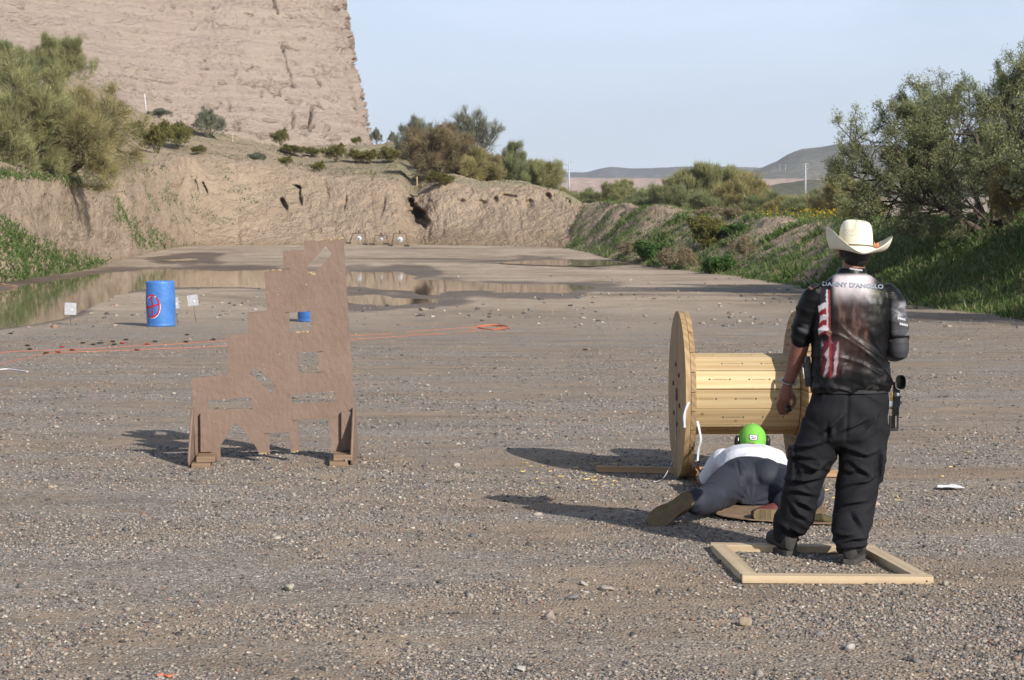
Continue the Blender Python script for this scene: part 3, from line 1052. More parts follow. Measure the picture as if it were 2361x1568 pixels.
OLIVE = ((0.22, 0.19, 0.075), (0.43, 0.37, 0.17))
PALO = ((0.20, 0.205, 0.085), (0.40, 0.39, 0.185))
GREEN = ((0.145, 0.165, 0.07), (0.32, 0.335, 0.16))
GREY = ((0.15, 0.16, 0.11), (0.28, 0.29, 0.20))
BROWN = ((0.19, 0.15, 0.08), (0.33, 0.26, 0.14))
CREO = ((0.10, 0.10, 0.022), (0.26, 0.235, 0.07))

# left bank trees
G_L = 'trees on the left bank'
plant('palo_verde_tree', 'olive green bushy tree leaning over the left bank rim with drooping bare twigs', 'tree', at(135, 428, 92), PALE_BARK, G_L,
      seed=11, H=4.0, W=6.8, stems=8, splay=1.15, kids=(7, 6, 6), leaf=(0.24, 0.0105), per_twig=20, spread=0.09, cols=OLIVE, first=0.15, r0=0.10, up=0.12, wander=0.36, wisp=1.0)
plant('palo_verde_tree', 'wide olive tree cut off by the left picture edge above the bank', 'tree', at(10, 415, 87), PALE_BARK, G_L,
      seed=12, H=5.2, W=6.0, stems=8, splay=0.9, kids=(7, 6, 6), leaf=(0.24, 0.0105), per_twig=20, spread=0.09, cols=PALO, first=0.15, r0=0.10, up=0.25, wander=0.32, wisp=1.0)
plant('palo_verde_tree', 'feathery grey green tree top standing highest against the cliff on the left', 'tree', at(130, 225, 140), PALE_BARK, G_L,
      seed=13, H=3.9, W=3.2, stems=7, splay=0.6, kids=(7, 6, 5), leaf=(0.34, 0.014), per_twig=20, spread=0.10, cols=PALO, first=0.1, r0=0.07, up=0.6, wisp=1.0)
plant('mesquite_tree', 'dark green tree at the left edge beside the cliff foot', 'tree', at(22, 240, 135), BARK, G_L,
      seed=14, H=3.9, W=3.4, stems=6, splay=0.7, kids=(7, 6, 5), leaf=(0.34, 0.014), per_twig=20, spread=0.10, cols=GREEN, first=0.1, r0=0.07, up=0.4, wisp=1.0)
plant('palo_verde_tree', 'yellowish low tree between the bank rim and the green top on the left', 'tree', at(165, 330, 118), PALE_BARK, G_L,
      seed=15, H=3.0, W=5.2, stems=8, splay=1.2, kids=(7, 6, 5), leaf=(0.24, 0.0105), per_twig=20, spread=0.10, cols=OLIVE, first=0.1, r0=0.07, up=0.2, wisp=1.0)

# centre trees on the bank top
G_C = 'trees on the bank above the targets'
plant('mesquite_tree', 'tall grey feathery tree with bare twigs rising above the bank top', 'tree', at(1075, 412, 164), BARK, G_C,
      seed=21, H=5.4, W=5.4, stems=8, splay=0.75, kids=(7, 5, 5), leaf=(0.3, 0.014), per_twig=11, spread=0.10, cols=GREY, first=0.25, r0=0.13, up=0.55, wander=0.22, wisp=1.0)
plant('palo_verde_tree', 'brownish olive tree overhanging the bank left of the tall grey tree', 'tree', at(1010, 408, 156), PALE_BARK, G_C,
      seed=22, H=3.7, W=5.0, stems=9, splay=1.25, kids=(7, 6, 5), leaf=(0.34, 0.016), per_twig=19, spread=0.10, cols=BROWN, first=0.1, r0=0.09, up=0.1, wisp=1.0)
plant('mesquite_tree', 'thin blue grey tree behind the brownish tree on the bank', 'tree', at(965, 372, 172), BARK, G_C,
      seed=23, H=3.6, W=3.6, stems=7, splay=0.7, kids=(6, 5, 5), leaf=(0.3, 0.014), per_twig=11, spread=0.10, cols=GREY, first=0.2, r0=0.08, up=0.5, wisp=1.0)
plant('mesquite_tree', 'green rounded tree right of the tall grey tree above the bank', 'tree', at(1165, 440, 160), BARK, G_C,
      seed=24, H=3.5, W=4.6, stems=8, splay=0.9, kids=(7, 6, 5), leaf=(0.34, 0.016), per_twig=19, spread=0.10, cols=GREEN, first=0.1, r0=0.09, up=0.35, wisp=1.0)
plant('palo_verde_tree', 'low green tree at the right end of the tree clump above the bank', 'tree', at(1245, 452, 162), PALE_BARK, G_C,
      seed=25, H=2.6, W=4.0, stems=8, splay=1.0, kids=(7, 6, 5), leaf=(0.34, 0.016), per_twig=19, spread=0.10, cols=PALO, first=0.1, r0=0.08, up=0.3, wisp=1.0)
plant('palo_verde_tree', 'olive tree low in front of the tall grey tree on the bank', 'tree', at(1100, 425, 155), PALE_BARK, G_C,
      seed=26, H=2.5, W=3.8, stems=8, splay=1.1, kids=(7, 6, 5), leaf=(0.34, 0.016), per_twig=19, spread=0.10, cols=OLIVE, first=0.1, r0=0.08, up=0.25, wisp=1.0)

# background thicket behind the berm
G_B = 'thicket behind the right berm'
pv = plant('palo_verde_tree', 'tall feathery tree with the highest top in the thicket behind the berm', 'tree', at(1630, 520, 140), PALE_BARK, G_B,
           seed=31, H=4.0, W=4.4, stems=8, splay=0.8, kids=(7, 6, 5), leaf=(0.34, 0.016), per_twig=19, spread=0.10, cols=PALO, first=0.06, r0=0.08, up=0.5, wisp=1.0)
pw = plant('palo_verde_tree', 'broad olive tree left of the highest top in the thicket', 'tree', at(1530, 515, 145), PALE_BARK, G_B,
           seed=32, H=2.6, W=5.0, stems=9, splay=1.1, kids=(7, 6, 5), leaf=(0.34, 0.016), per_twig=19, spread=0.10, cols=GREEN, first=0.06, r0=0.08, up=0.3, wisp=1.0)
po = plant('palo_verde_tree', 'yellow olive rounded tree right of the highest top in the thicket', 'tree', at(1715, 522, 136), PALE_BARK, G_B,
           seed=33, H=3.2, W=4.2, stems=9, splay=1.0, kids=(7, 6, 5), leaf=(0.34, 0.016), per_twig=19, spread=0.10, cols=OLIVE, first=0.06, r0=0.08, up=0.3, wisp=1.0)
recopy(pw, at(1345, 500, 165), (0.85, 0.85, 0.75), 1.0, 'low tree at the left end of the thicket beside the utility pole', G_B)
recopy(pv, at(1425, 505, 160), (0.70, 0.70, 0.72), 2.0, 'thin topped tree second from the left end of the thicket', G_B)
recopy(po, at(1480, 510, 150), (0.8, 0.8, 0.62), 0.5, 'low olive tree between the thin topped tree and the broad olive tree', G_B)
recopy(pw, at(1590, 518, 134), (0.75, 0.75, 0.85), 3.0, 'grey green tree in front of the highest top, behind the berm crest', G_B)
recopy(pv, at(1690, 518, 150), (0.9, 0.9, 1.0), 4.0, 'second feathery top just right of the highest top in the thicket', G_B)
recopy(pw, at(1770, 522, 130), (0.8, 0.8, 0.72), 5.0, 'grey green shrubby tree right of the yellow olive tree', G_B)
recopy(po, at(1820, 525, 125), (0.75, 0.75, 0.55), 2.2, 'low olive tree under the second utility pole', G_B)
recopy(pw, at(1880, 530, 120), (0.8, 0.8, 0.78), 1.5, 'green tree beside the big shady tree above the yellow flowers', G_B)
recopy(po, at(1945, 530, 110), (0.8, 0.8, 0.85), 3.5, 'olive tree half hidden behind the big shady tree', G_B)
recopy(po, at(1300, 490, 175), (0.8, 0.8, 0.6), 2.5, 'low tree behind the bank end, left of the utility pole', G_B)

# the big shady tree on the right
G_R = 'big trees on the right bank'
plant('mesquite_tree', 'big dark green tree with arching bare lower limbs on the right bank', 'tree', at(2290, 538, 56), BARK, G_R, rz=0.4,
      seed=41, H=4.6, W=7.4, stems=11, splay=1.5, kids=(8, 7, 6), leaf=(0.085, 0.0125), per_twig=32, spread=0.06, cols=GREEN, first=0.28, r0=0.10, up=0.28, wander=0.30, offset=0.5)
plant('mesquite_tree', 'tall green tree cut off by the right picture edge', 'tree', at(2470, 535, 58), BARK, G_R, rz=2.0,
      seed=42, H=5.1, W=6.4, stems=9, splay=1.1, kids=(8, 7, 6), leaf=(0.085, 0.0125), per_twig=32, spread=0.06, cols=GREEN, first=0.2, r0=0.11, up=0.4, wander=0.28, offset=0.4)
big = plant('mesquite_tree', 'shade tree standing beyond the right picture edge near the track', 'tree', at(2760, 560, 45), BARK, G_R, rz=0.0,
      seed=43, H=5.4, W=7.0, stems=9, splay=1.1, kids=(7, 6, 6), leaf=(0.085, 0.03), per_twig=15, spread=0.08, cols=GREEN, first=0.15, r0=0.11, up=0.35, wander=0.28, offset=0.4)
recopy(big, at(3250, 600, 35), 0.9, 1.7, 'nearest shade tree beyond the right picture edge', G_R)
plant('dry_shrub', 'yellow dry shrub under the tall tree at the right edge', 'shrub', at(2330, 512, 50), PALE_BARK, None,
      seed=44, H=1.25, W=1.7, stems=8, splay=0.9, kids=(6, 5, 5), leaf=(0.06, 0.022), per_twig=9, spread=0.04, cols=((0.22, 0.17, 0.06), (0.36, 0.28, 0.11)), first=0.15, r0=0.02, up=0.4)

# creosote and other shrubs on the slope below the cliff
G_S = 'shrubs on the slope below the cliff'
cr = plant('creosote_bush', 'larger left one of two dark olive bushes on the slope below the white stake', 'shrub', at(365, 356, 152), PALE_BARK, G_S,
           seed=51, H=2.2, W=2.3, stems=14, splay=0.62, kids=(5, 5, 3), leaf=(0.13, 0.035), per_twig=8, spread=0.05, cols=CREO, first=0.2, r0=0.03, up=0.6)
gr = plant('brittle_shrub', 'grey green rounded shrub at the cliff foot in the middle of the slope', 'shrub', at(480, 317, 180), PALE_BARK, G_S,
           seed=52, H=2.5, W=2.7, stems=14, splay=0.75, kids=(5, 5, 3), leaf=(0.16, 0.03), per_twig=8, spread=0.06, cols=GREY, first=0.15, r0=0.03, up=0.5)
def bank_at(x, y):
    """the point of the bank surface seen at a frame point"""
    qx, qy = to_px(BANK_P)
    k = np.argmin((qx - x) ** 2 + (qy - y) ** 2 + 1e-3 * BANK_P[..., 1])
    return Vector(BANK_P.reshape(-1, 3)[k])
cr.location = bank_at(365, 356); gr.location = bank_at(480, 318)
for (x, y, s, src, lab) in [
    (412, 345, (0.8, 0.8, 0.9), cr, 'smaller right one of two dark olive bushes on the slope below the white stake'),
    (310, 312, (0.6, 0.6, 0.5), cr, 'dim olive bush on the slope beside the left trees'),
    (372, 265, (0.8, 0.8, 0.35), gr, 'flat bush at the cliff foot next to the white stake'),
    (650, 305, (0.62, 0.62, 0.72), cr, 'single dark bush growing against the cliff near its foot'),
    (672, 357, (0.95, 0.95, 0.42), cr, 'low wide bush below the pale scree fan'),
    (718, 362, (0.6, 0.6, 0.36), cr, 'small bush right of the low wide bush'),
    (776, 374, (0.75, 0.75, 0.68), cr, 'upright bush at the middle of the row below the cliff edge'),
    (818, 376, (0.55, 0.55, 0.5), cr, 'small bush next right of the upright bush'),
    (850, 376, (0.75, 0.75, 0.5), cr, 'broad bush in the row right of the cliff edge'),
    (893, 378, (0.75, 0.75, 0.62), cr, 'last bush in the row right of the cliff edge'),
    (735, 400, (0.42, 0.42, 0.42), cr, 'little bush on the bare rim above the targets'),
    (660, 384, (0.42, 0.42, 0.36), cr, 'little olive bush on the rim left of the other little bush'),
    (592, 374, (0.5, 0.5, 0.3), gr, 'pale low shrub at the bank rim below the cliff'),
    (716, 352, (0.4, 0.4, 0.3), gr, 'grey tuft shrub on the scree below the cliff'),
    (820, 328, (0.4, 0.4, 0.36), cr, 'bush right at the foot of the cliff edge'),
    (458, 357, (0.45, 0.45, 0.3), cr, 'low bush on the rim right of the two dark olive bushes'),
    (1010, 432, (0.8, 0.8, 0.5), cr, 'dark bush on the mound right of the gully'),
    (548, 322, (0.6, 0.6, 0.4), gr, 'pale shrub at the cliff foot right of the grey green one'),
]:
    recopy(src, bank_at(x, y), s, random.uniform(0, 6), lab, G_S)
for (x, y, d, s, lab) in [(868, 334, 200, 0.62, 'small thin shrub on the skyline right of the cliff'), (905, 335, 196, 0.5, 'second thin shrub on the skyline, nearer the trees')]:
    recopy(gr, at(x, y, d), (s * 0.7, s * 0.7, s), x, lab, G_S)

# shrubs on the berm
def berm_at(x, y):
    qx, qy = to_px(BERM_P)
    k = np.argmin((qx - x) ** 2 + (qy - y) ** 2)
    return Vector(BERM_P.reshape(-1, 3)[k])
plant('creosote_bush', 'dark olive bush halfway up the sunny berm', 'shrub', berm_at(1622, 572), PALE_BARK, None,
      seed=61, H=1.45, W=1.5, stems=11, splay=0.6, kids=(5, 5, 4), leaf=(0.09, 0.035), per_twig=10, spread=0.05, cols=CREO, first=0.15, r0=0.02, up=0.55)
G_D = 'dry tan weeds on the berm foot'
dw = plant('dry_weed', 'dry tan bushy weed at the berm foot left of the green clump', 'weed', berm_at(1545, 622), PALE_BARK, G_D,
           seed=62, H=0.95, W=1.3, stems=14, splay=0.9, kids=(5, 4), leaf=(0.10, 0.018), per_twig=14, spread=0.05, cols=((0.25, 0.20, 0.12), (0.40, 0.33, 0.20)), first=0.1, r0=0.012, up=0.6)
recopy(dw, berm_at(1580, 618), (0.8, 0.8, 1.0), 2.0, 'paler dry weed with tall stalks right of the bushy dry weed', G_D)
recopy(dw, berm_at(1445, 590), (0.9, 0.9, 0.75), 3.0, 'dry weed low on the berm by the far puddle', G_D)
recopy(dw, berm_at(1715, 596), (0.6, 0.6, 1.0), 4.0, 'dry upright weed on the berm left of the hat', G_D)
recopy(dw, berm_at(1640, 502), (1.3, 1.3, 0.6), 5.0, 'dry grass clump on the berm crest below the thicket', G_D)
recopy(dw, berm_at(1690, 505), (1.2, 1.2, 0.55), 1.0, 'second dry grass clump on the berm crest further right', G_D)
gw = plant('green_weed', 'leafy bright green weed clump at the berm foot beside the dry weeds', 'weed', berm_at(1500, 600), PALE_BARK, 'green weeds on the berm',
           seed=63, H=0.9, W=1.6, stems=14, splay=0.9, kids=(5, 4), leaf=(0.10, 0.06), per_twig=14, spread=0.06, cols=((0.045, 0.10, 0.02), (0.11, 0.19, 0.045)), first=0.1, r0=0.012, up=0.5)
recopy(gw, berm_at(1655, 628), (0.8, 0.8, 0.7), 2.0, 'leafy green weed right of the pale dry weed at the berm foot', 'green weeds on the berm')
recopy(gw, berm_at(1690, 540), (0.9, 0.9, 0.5), 3.0, 'leafy green patch of weed high on the berm right of the dark bush', 'green weeds on the berm')

# ------------------------------------------------------------------ ground cover that nobody could count
def blades_mesh(name, pts, h, w, cols, seed, mat=LEAF, lean=0.45, bunch=1, jitter=0.08):
    g = np.random.default_rng(seed)
    pts = np.repeat(pts, bunch, 0)
    n = len(pts)
    pts = pts + g.normal(0, 1, (n, 3)) * np.array([jitter, jitter, 0.0])
    hh = h * g.uniform(0.45, 1.3, (n, 1))
    dirv = norm(np.stack([g.normal(0, lean, n), g.normal(0, lean, n), np.ones(n)], -1))
    sd = norm(np.cross(dirv, g.normal(0, 1, (n, 3))))
    ww = w * g.uniform(0.6, 1.3, (n, 1))
    base = pts - np.array([0, 0, 0.02])
    v = np.stack([base - sd * ww, base + sd * ww, base + dirv * hh], 1).reshape(-1, 3)
    mv = g.uniform(0, 1, (n, 1))
    col = (np.array(cols[0]) * (1 - mv) + np.array(cols[1]) * mv) * g.uniform(0.8, 1.2, (n, 1))
    return mesh_np(name, v, np.arange(3 * n).reshape(-1, 3), mat, colors={'col': np.repeat(col, 3, 0)})

def sample_grid(Pg, n, seed):
    g = np.random.default_rng(seed)
    nr, nc = Pg.shape[:2]
    a = Pg[1:, :-1] - Pg[:-1, :-1]; b = Pg[:-1, 1:] - Pg[:-1, :-1]
    area = np.linalg.norm(np.cross(a, b), axis=-1)
    dist2 = np.maximum(Pg[:-1, :-1, 1], 20) ** 2
    wt = (area / dist2).ravel(); wt /= wt.sum()
    k = g.choice(len(wt), n, p=wt)
    i, j = k // (nc - 1), k % (nc - 1)
    fu, fv = g.uniform(0, 1, (n, 1)), g.uniform(0, 1, (n, 1))
    p = Pg[i, j] * (1 - fu) * (1 - fv) + Pg[i, j + 1] * fu * (1 - fv) + Pg[i + 1, j] * (1 - fu) * fv + Pg[i + 1, j + 1] * fu * fv
    return p, i, j

g = np.random.default_rng(99)
p, i, j = sample_grid(BANK_P, 420000, 1)
px, py = to_px(p)
dens = np.zeros(len(p))
nz = fbm(p * 0.8, 3, 201)
nz2 = fbm(p * np.array([0.35, 0.35, 0.35]), 3, 202)
def zone(poly, soft, d):
    global dens
    s = sdf_poly(px, py, poly, 1.0)
    dens = np.maximum(dens, d * smooth(soft, -soft * 0.5, s + soft * 0.8 * nz))
zone([(-450, 500), (0, 508), (60, 545), (150, 590), (235, 604), (150, 640), (0, 655), (-450, 730)], 22, 0.85)
zone([(268, 460), (300, 505), (390, 548), (420, 572), (330, 575), (262, 500)], 12, 0.65)
zone([(-450, 380), (0, 392), (140, 396), (235, 418), (225, 436), (130, 415), (0, 408), (-450, 420)], 9, 0.95)
zone([(385, 562), (470, 562), (440, 572), (385, 578)], 6, 0.6)
dots = smooth(0.34, 0.52, vnoise(p * 1.25 + 31, 203)) * in_poly(px, py, [(280, 440), (330, 385), (480, 375), (600, 400), (600, 500), (440, 545), (300, 540)])
dens = np.maximum(dens, dots * 0.7)
topw = smooth(5.0, 5.6, BANK_V[i, j])
dens = np.maximum(dens, topw * 0.30 * smooth(0.05, 0.45, nz2))
dens = np.maximum(dens, 0.55 * smooth(0.1, 0.4, nz) * in_poly(px, py, [(1020, 470), (1080, 440), (1300, 425), (1290, 440), (1150, 450), (1030, 490)]))
keep = g.uniform(0, 1, len(p)) < dens * (0.55 + 0.45 * smooth(-0.25, 0.3, nz))
low = keep & (BANK_V[i, j] < 5.0)
o = blades_mesh('bank_grass', p[low], 0.19, 0.035, ((0.055, 0.105, 0.022), (0.14, 0.19, 0.055)), 301, lean=0.6)
tag(o, 'bright green grass and weeds in patches on the tan bank', 'grass', kind='stuff')
hi = keep & (BANK_V[i, j] >= 5.0)
o = blades_mesh('slope_weeds', p[hi], 0.16, 0.05, ((0.10, 0.115, 0.045), (0.20, 0.20, 0.10)), 302, lean=0.8)
tag(o, 'thin grey green weeds on the slope below the cliff', 'weeds', kind='stuff')

p, i, j = sample_grid(BERM_P, 640000, 2)
px, py = to_px(p)
nz = fbm(p * 0.9, 3, 211)
nz2 = fbm(p * 0.3, 3, 212)
v = BERM_V[i, j]
dens = smooth(-0.26, 0.20, nz + 0.35 * nz2 + 0.03 + 0.34 * smooth(4.2, 1.4, v)) * smooth(0.75, 1.15, v)
shade = smooth(1880, 2050, px + 0.9 * (600 - py))
dens = np.maximum(dens, shade * smooth(0.7, 1.2, v) * (0.8 + 0.3 * nz))
dens *= (1 - 0.55 * smooth(6.5, 4.2, v) * smooth(3.0, 4.2, v) * (1 - shade) * smooth(-0.3, 0.2, -nz2))
dens *= 1 - 0.8 * smooth(1700, 1760, px) * smooth(1960, 1900, px) * smooth(2.6, 3.3, v) * smooth(6.2, 5.6, v) * smooth(-0.3, 0.1, nz2 + 0.4)
keep = g.uniform(0, 1, len(p)) < dens * 0.75
o = blades_mesh('berm_grass', p[keep], 0.19, 0.030, ((0.055, 0.105, 0.022), (0.155, 0.205, 0.065)), 303, lean=0.6)
tag(o, 'green grass and weeds covering the right berm and shaded bank', 'grass', kind='stuff')
# leafy clumps standing out of the grass
cl = vnoise(p * 0.75 + 3, 221)
wk = (g.uniform(0, 1, len(p)) < 0.5 * smooth(0.42, 0.62, cl)) & (v > 0.85) & (v < 5.4) & (px < 2000)
o = blades_mesh('berm_weeds', p[wk], 0.42, 0.05, ((0.05, 0.10, 0.02), (0.16, 0.21, 0.06)), 307, lean=0.9, bunch=1, jitter=0.12)
tag(o, 'taller leafy weed clumps among the grass on the sunny berm', 'weeds', kind='stuff')
tk = (g.uniform(0, 1, len(p)) < 0.35 * smooth(0.5, 0.7, vnoise(p * 0.6 + 30, 222))) & (v > 0.85) & (v < 4.5) & (px < 1960)
o = blades_mesh('dry_tufts', p[tk], 0.40, 0.016, ((0.26, 0.21, 0.12), (0.42, 0.35, 0.21)), 308, lean=0.6, bunch=1, jitter=0.1)
tag(o, 'dry straw tufts among the green weeds on the sunny berm', 'straw', kind='stuff')
dry = (g.uniform(0, 1, len(p)) < 0.05) & (v > 0.8)
o = blades_mesh('dry_stalks', p[dry], 0.28, 0.012, ((0.30, 0.24, 0.14), (0.45, 0.38, 0.24)), 304, lean=0.5)
tag(o, 'scattered dry straw stalks on the right berm', 'straw', kind='stuff')
# yellow flowers along the crest
fl = []
for (x0, x1, y, n_) in [(1735, 1790, 501, 90), (1835, 1960, 502, 300)]:
    for _ in range(n_):
        x = random.uniform(x0, x1)
        q = berm_at(x, y + random.uniform(-2, 8)) if _ % 6 == 0 else q
        fl.append((q.x + random.gauss(0, 0.6), q.y + random.gauss(0, 0.6), q.z + random.uniform(0.12, 0.5)))
fl = np.array(fl)
o = blades_mesh('yellow_flowers', fl, 0.07, 0.05, ((0.50, 0.36, 0.01), (0.75, 0.55, 0.03)), 305, lean=2.0)
tag(o, 'yellow wild flowers along the crest of the right berm', 'flowers', kind='stuff')
fs = np.repeat(fl, 2, 0); fs[:, 2] -= 0.30
o = blades_mesh('flower_stems', fs, 0.38, 0.014, ((0.06, 0.10, 0.03), (0.14, 0.18, 0.07)), 306, lean=0.3)
tag(o, 'green stems under the yellow flowers on the berm crest', 'stems', kind='stuff')

# ------------------------------------------------------------------ loose stones
def stone_mat():
    t = NT('stones')
    a = t.attr('col', 'Color')
    n = t.noise(t.pos(), 90, 3)
    c = t.mix(t.rng(n, 0.35, 0.65, 0.0, 0.35), a, t.mix(1.0, a, (0.55, 0.52, 0.5), 'MULTIPLY'))
    t.bsdf(c, 0.9, None, 0.25)
    return t.m
STONE = stone_mat()
STONE_COLS = np.array([(0.085, 0.078, 0.074), (0.17, 0.155, 0.14), (0.25, 0.222, 0.195), (0.31, 0.27, 0.23), (0.34, 0.275, 0.21), (0.37, 0.315, 0.26), (0.43, 0.385, 0.33), (0.52, 0.475, 0.42), (0.26, 0.165, 0.125), (0.145, 0.145, 0.15)])
STONE_W = np.array([0.14, 0.20, 0.20, 0.16, 0.11, 0.07, 0.022, 0.005, 0.05, 0.05]); STONE_W /= STONE_W.sum()

def ico():
    ph = (1 + 5 ** 0.5) / 2
    v = np.array([(-1, ph, 0), (1, ph, 0), (-1, -ph, 0), (1, -ph, 0), (0, -1, ph), (0, 1, ph), (0, -1, -ph), (0, 1, -ph), (ph, 0, -1), (ph, 0, 1), (-ph, 0, -1), (-ph, 0, 1)], float)
    f = np.array([(0, 11, 5), (0, 5, 1), (0, 1, 7), (0, 7, 10), (0, 10, 11), (1, 5, 9), (5, 11, 4), (11, 10, 2), (10, 7, 6), (7, 1, 8), (3, 9, 4), (3, 4, 2), (3, 2, 6), (3, 6, 8), (3, 8, 9), (4, 9, 5), (2, 4, 11), (6, 2, 10), (8, 6, 7), (9, 8, 1)])
    return norm(v), f
OCT = (np.array([(1, 0, 0), (-1, 0, 0), (0, 1, 0), (0, -1, 0), (0, 0, 1), (0, 0, -1)], float), np.array([(0, 2, 4), (2, 1, 4), (1, 3, 4), (3, 0, 4), (2, 0, 5), (1, 2, 5), (3, 1, 5), (0, 3, 5)]))

def stones(name, n, size_lo, size_hi, base, ylo, yhi, seed, label, power=2.2):
    g = np.random.default_rng(seed)
    py = g.uniform(ylo, yhi, n); px = g.uniform(-260, 2620, n)
    v = (CY - py) / FPX
    slope = (v * COSP - SINP) / (v * SINP + COSP)
    d = -CAMH / slope
    d = np.minimum(d, 60)
    for _ in range(4):
        d = (np.interp(d, PROF_D, PROF_Z) - CAMH) / slope
    X = (px - CX) / FPX * d; Y = d
    clump = fbm(np.stack([X * 0.7, Y * 0.7, 0 * X], -1), 3, 321)
    ok = g.uniform(0, 1, n) < 0.16 + 0.84 * smooth(-0.22, 0.22, clump + 0.5 * fbm(np.stack([X * 0.16, Y * 0.30, 0 * X], -1), 3, 322))
    if ylo < 700:
        ok &= puddle_sdf(px, py) > 7
    X, Y = X[ok], Y[ok]; n = len(X)
    s = size_lo + (size_hi - size_lo) * g.uniform(0, 1, n) ** power
    s = s * np.clip(Y / 11.0, 1.0, 2.0) ** 0.5
    Z = ground_z(X, Y)
    bv, bf = base
    k = len(bv)
    V = bv[None] * g.uniform(0.55, 1.4, (n, k, 1))
    sc = np.stack([g.uniform(0.8, 1.5, n), g.uniform(0.7, 1.2, n), g.uniform(0.45, 0.8, n)], -1)
    V = V * sc[:, None] * s[:, None, None]
    a = g.uniform(0, 2 * np.pi, n)[:, None]
    x, y = V[..., 0] * np.cos(a) - V[..., 1] * np.sin(a), V[..., 0] * np.sin(a) + V[..., 1] * np.cos(a)
    V = np.stack([x + X[:, None], y + Y[:, None], V[..., 2] + Z[:, None] + (s * sc[:, 2] * 0.30)[:, None]], -1)
    F = (bf[None] + (np.arange(n) * k)[:, None, None]).reshape(-1, 3)
    col = STONE_COLS[g.choice(len(STONE_COLS), n, p=STONE_W)] * g.uniform(0.75, 1.25, (n, 1))
    o = mesh_np(name, V.reshape(-1, 3), F, STONE, colors={'col': np.repeat(col, k, 0)})
    return tag(o, label, 'gravel', kind='stuff')
stones('gravel', 240000, 0.0034, 0.0132, OCT, 745, 1640, 401, 'grey and brown loose gravel spread over the whole ground', 2.8)
stones('pebbles', 2200, 0.009, 0.025, ico(), 780, 1640, 402, 'larger scattered pebbles lying on the gravel', 3.5)

stones('mud_stones', 2600, 0.012, 0.05, ico(), 628, 760, 403, 'scattered small stones on the drying mud by the puddles', 3.0)

def rock(x, y, w, h, col, label, seed, z=0.0):
    g = np.random.default_rng(seed)
    bm = bmesh.new()
    bmesh.ops.create_icosphere(bm, subdivisions=3, radius=1.0)
    V = np.array([tuple(v.co) for v in bm.verts])
    q = 1 + 0.28 * fbm(V * 1.1 + seed, 3, seed)
    V = V * q[:, None]
    for _ in range(5):                                   # broken facets
        dn = g.normal(0, 1, 3); dn /= np.linalg.norm(dn)
        h_ = V @ dn
        V = V - np.clip(h_ - 0.62, 0, None)[:, None] * dn
    V = np.clip(V, -0.86, 0.86)
    pt = gpt(x, y, z)
    ppm = FPX / pt.y
    V = V * np.array([w / ppm / 2, w / ppm / 2 * 0.75, h / ppm / 2]) / 0.86
    for v, c in zip(bm.verts, V): v.co = c
    o = bm_obj('rock', bm, simple_mat('rock_stone', col, 0.9, 0.25, 30.0, 0.5, 120), None, True)
    o.location = (pt.x, pt.y, float(ground_z(pt.x, pt.y)) + h / ppm * 0.38)
    o.rotation_euler = (g.uniform(-0.2, 0.2), g.uniform(-0.2, 0.2), g.uniform(0, 6))
    return tag(o, label, 'rock', 'single rocks on the gravel')
for k, (x, y, w, h, col, lab) in enumerate([
    (668, 1360, 32, 18, (0.33, 0.30, 0.23), 'rounded pale cream rock on the gravel, in front of the stepped panel'),
    (1398, 1358, 40, 13, (0.30, 0.26, 0.22), 'flat grey rock left of the wooden ground frame'),
    (1718, 1444, 30, 24, (0.27, 0.21, 0.15), 'angular brown rock near the bottom, below the wooden frame'),
    (1202, 1541, 28, 14, (0.44, 0.41, 0.37), 'whitish rock at the bottom middle of the picture'),
    (1268, 1424, 26, 22, (0.27, 0.22, 0.19), 'upright brownish rock left of the angular brown rock'),
    (1957, 1500, 30, 16, (0.34, 0.31, 0.28), 'grey flat rock at the bottom right'),
    (1352, 800, 22, 8, (0.22, 0.16, 0.12), 'dark reddish rock alone in the middle distance'),
    (975, 719, 22, 8, (0.26, 0.21, 0.16), 'small brown rock between the panel and the near puddle arm'),
    (120, 984, 12, 12, (0.16, 0.13, 0.11), 'dark upright stone at the left, level with the panel'),
    (1345, 1348, 26, 10, (0.33, 0.30, 0.27), 'pale grey rock left of the flat grey rock'),
    (1320, 1382, 30, 12, (0.19, 0.18, 0.18), 'blue grey flat rock below the flat grey rock'),
    (1052, 1078, 18, 11, (0.36, 0.31, 0.26), 'pale rock midway between the panel and the spool'),
    (2180, 1352, 20, 14, (0.30, 0.26, 0.22), 'small grey rock at the right front corner of the wooden frame'),
    (170, 1388, 22, 10, (0.32, 0.28, 0.24), 'small pale rock on the left foreground gravel'),
]):
    rock(x, y, w, h, col, lab, 500 + k, -0.1 if y < 760 else 0.0)

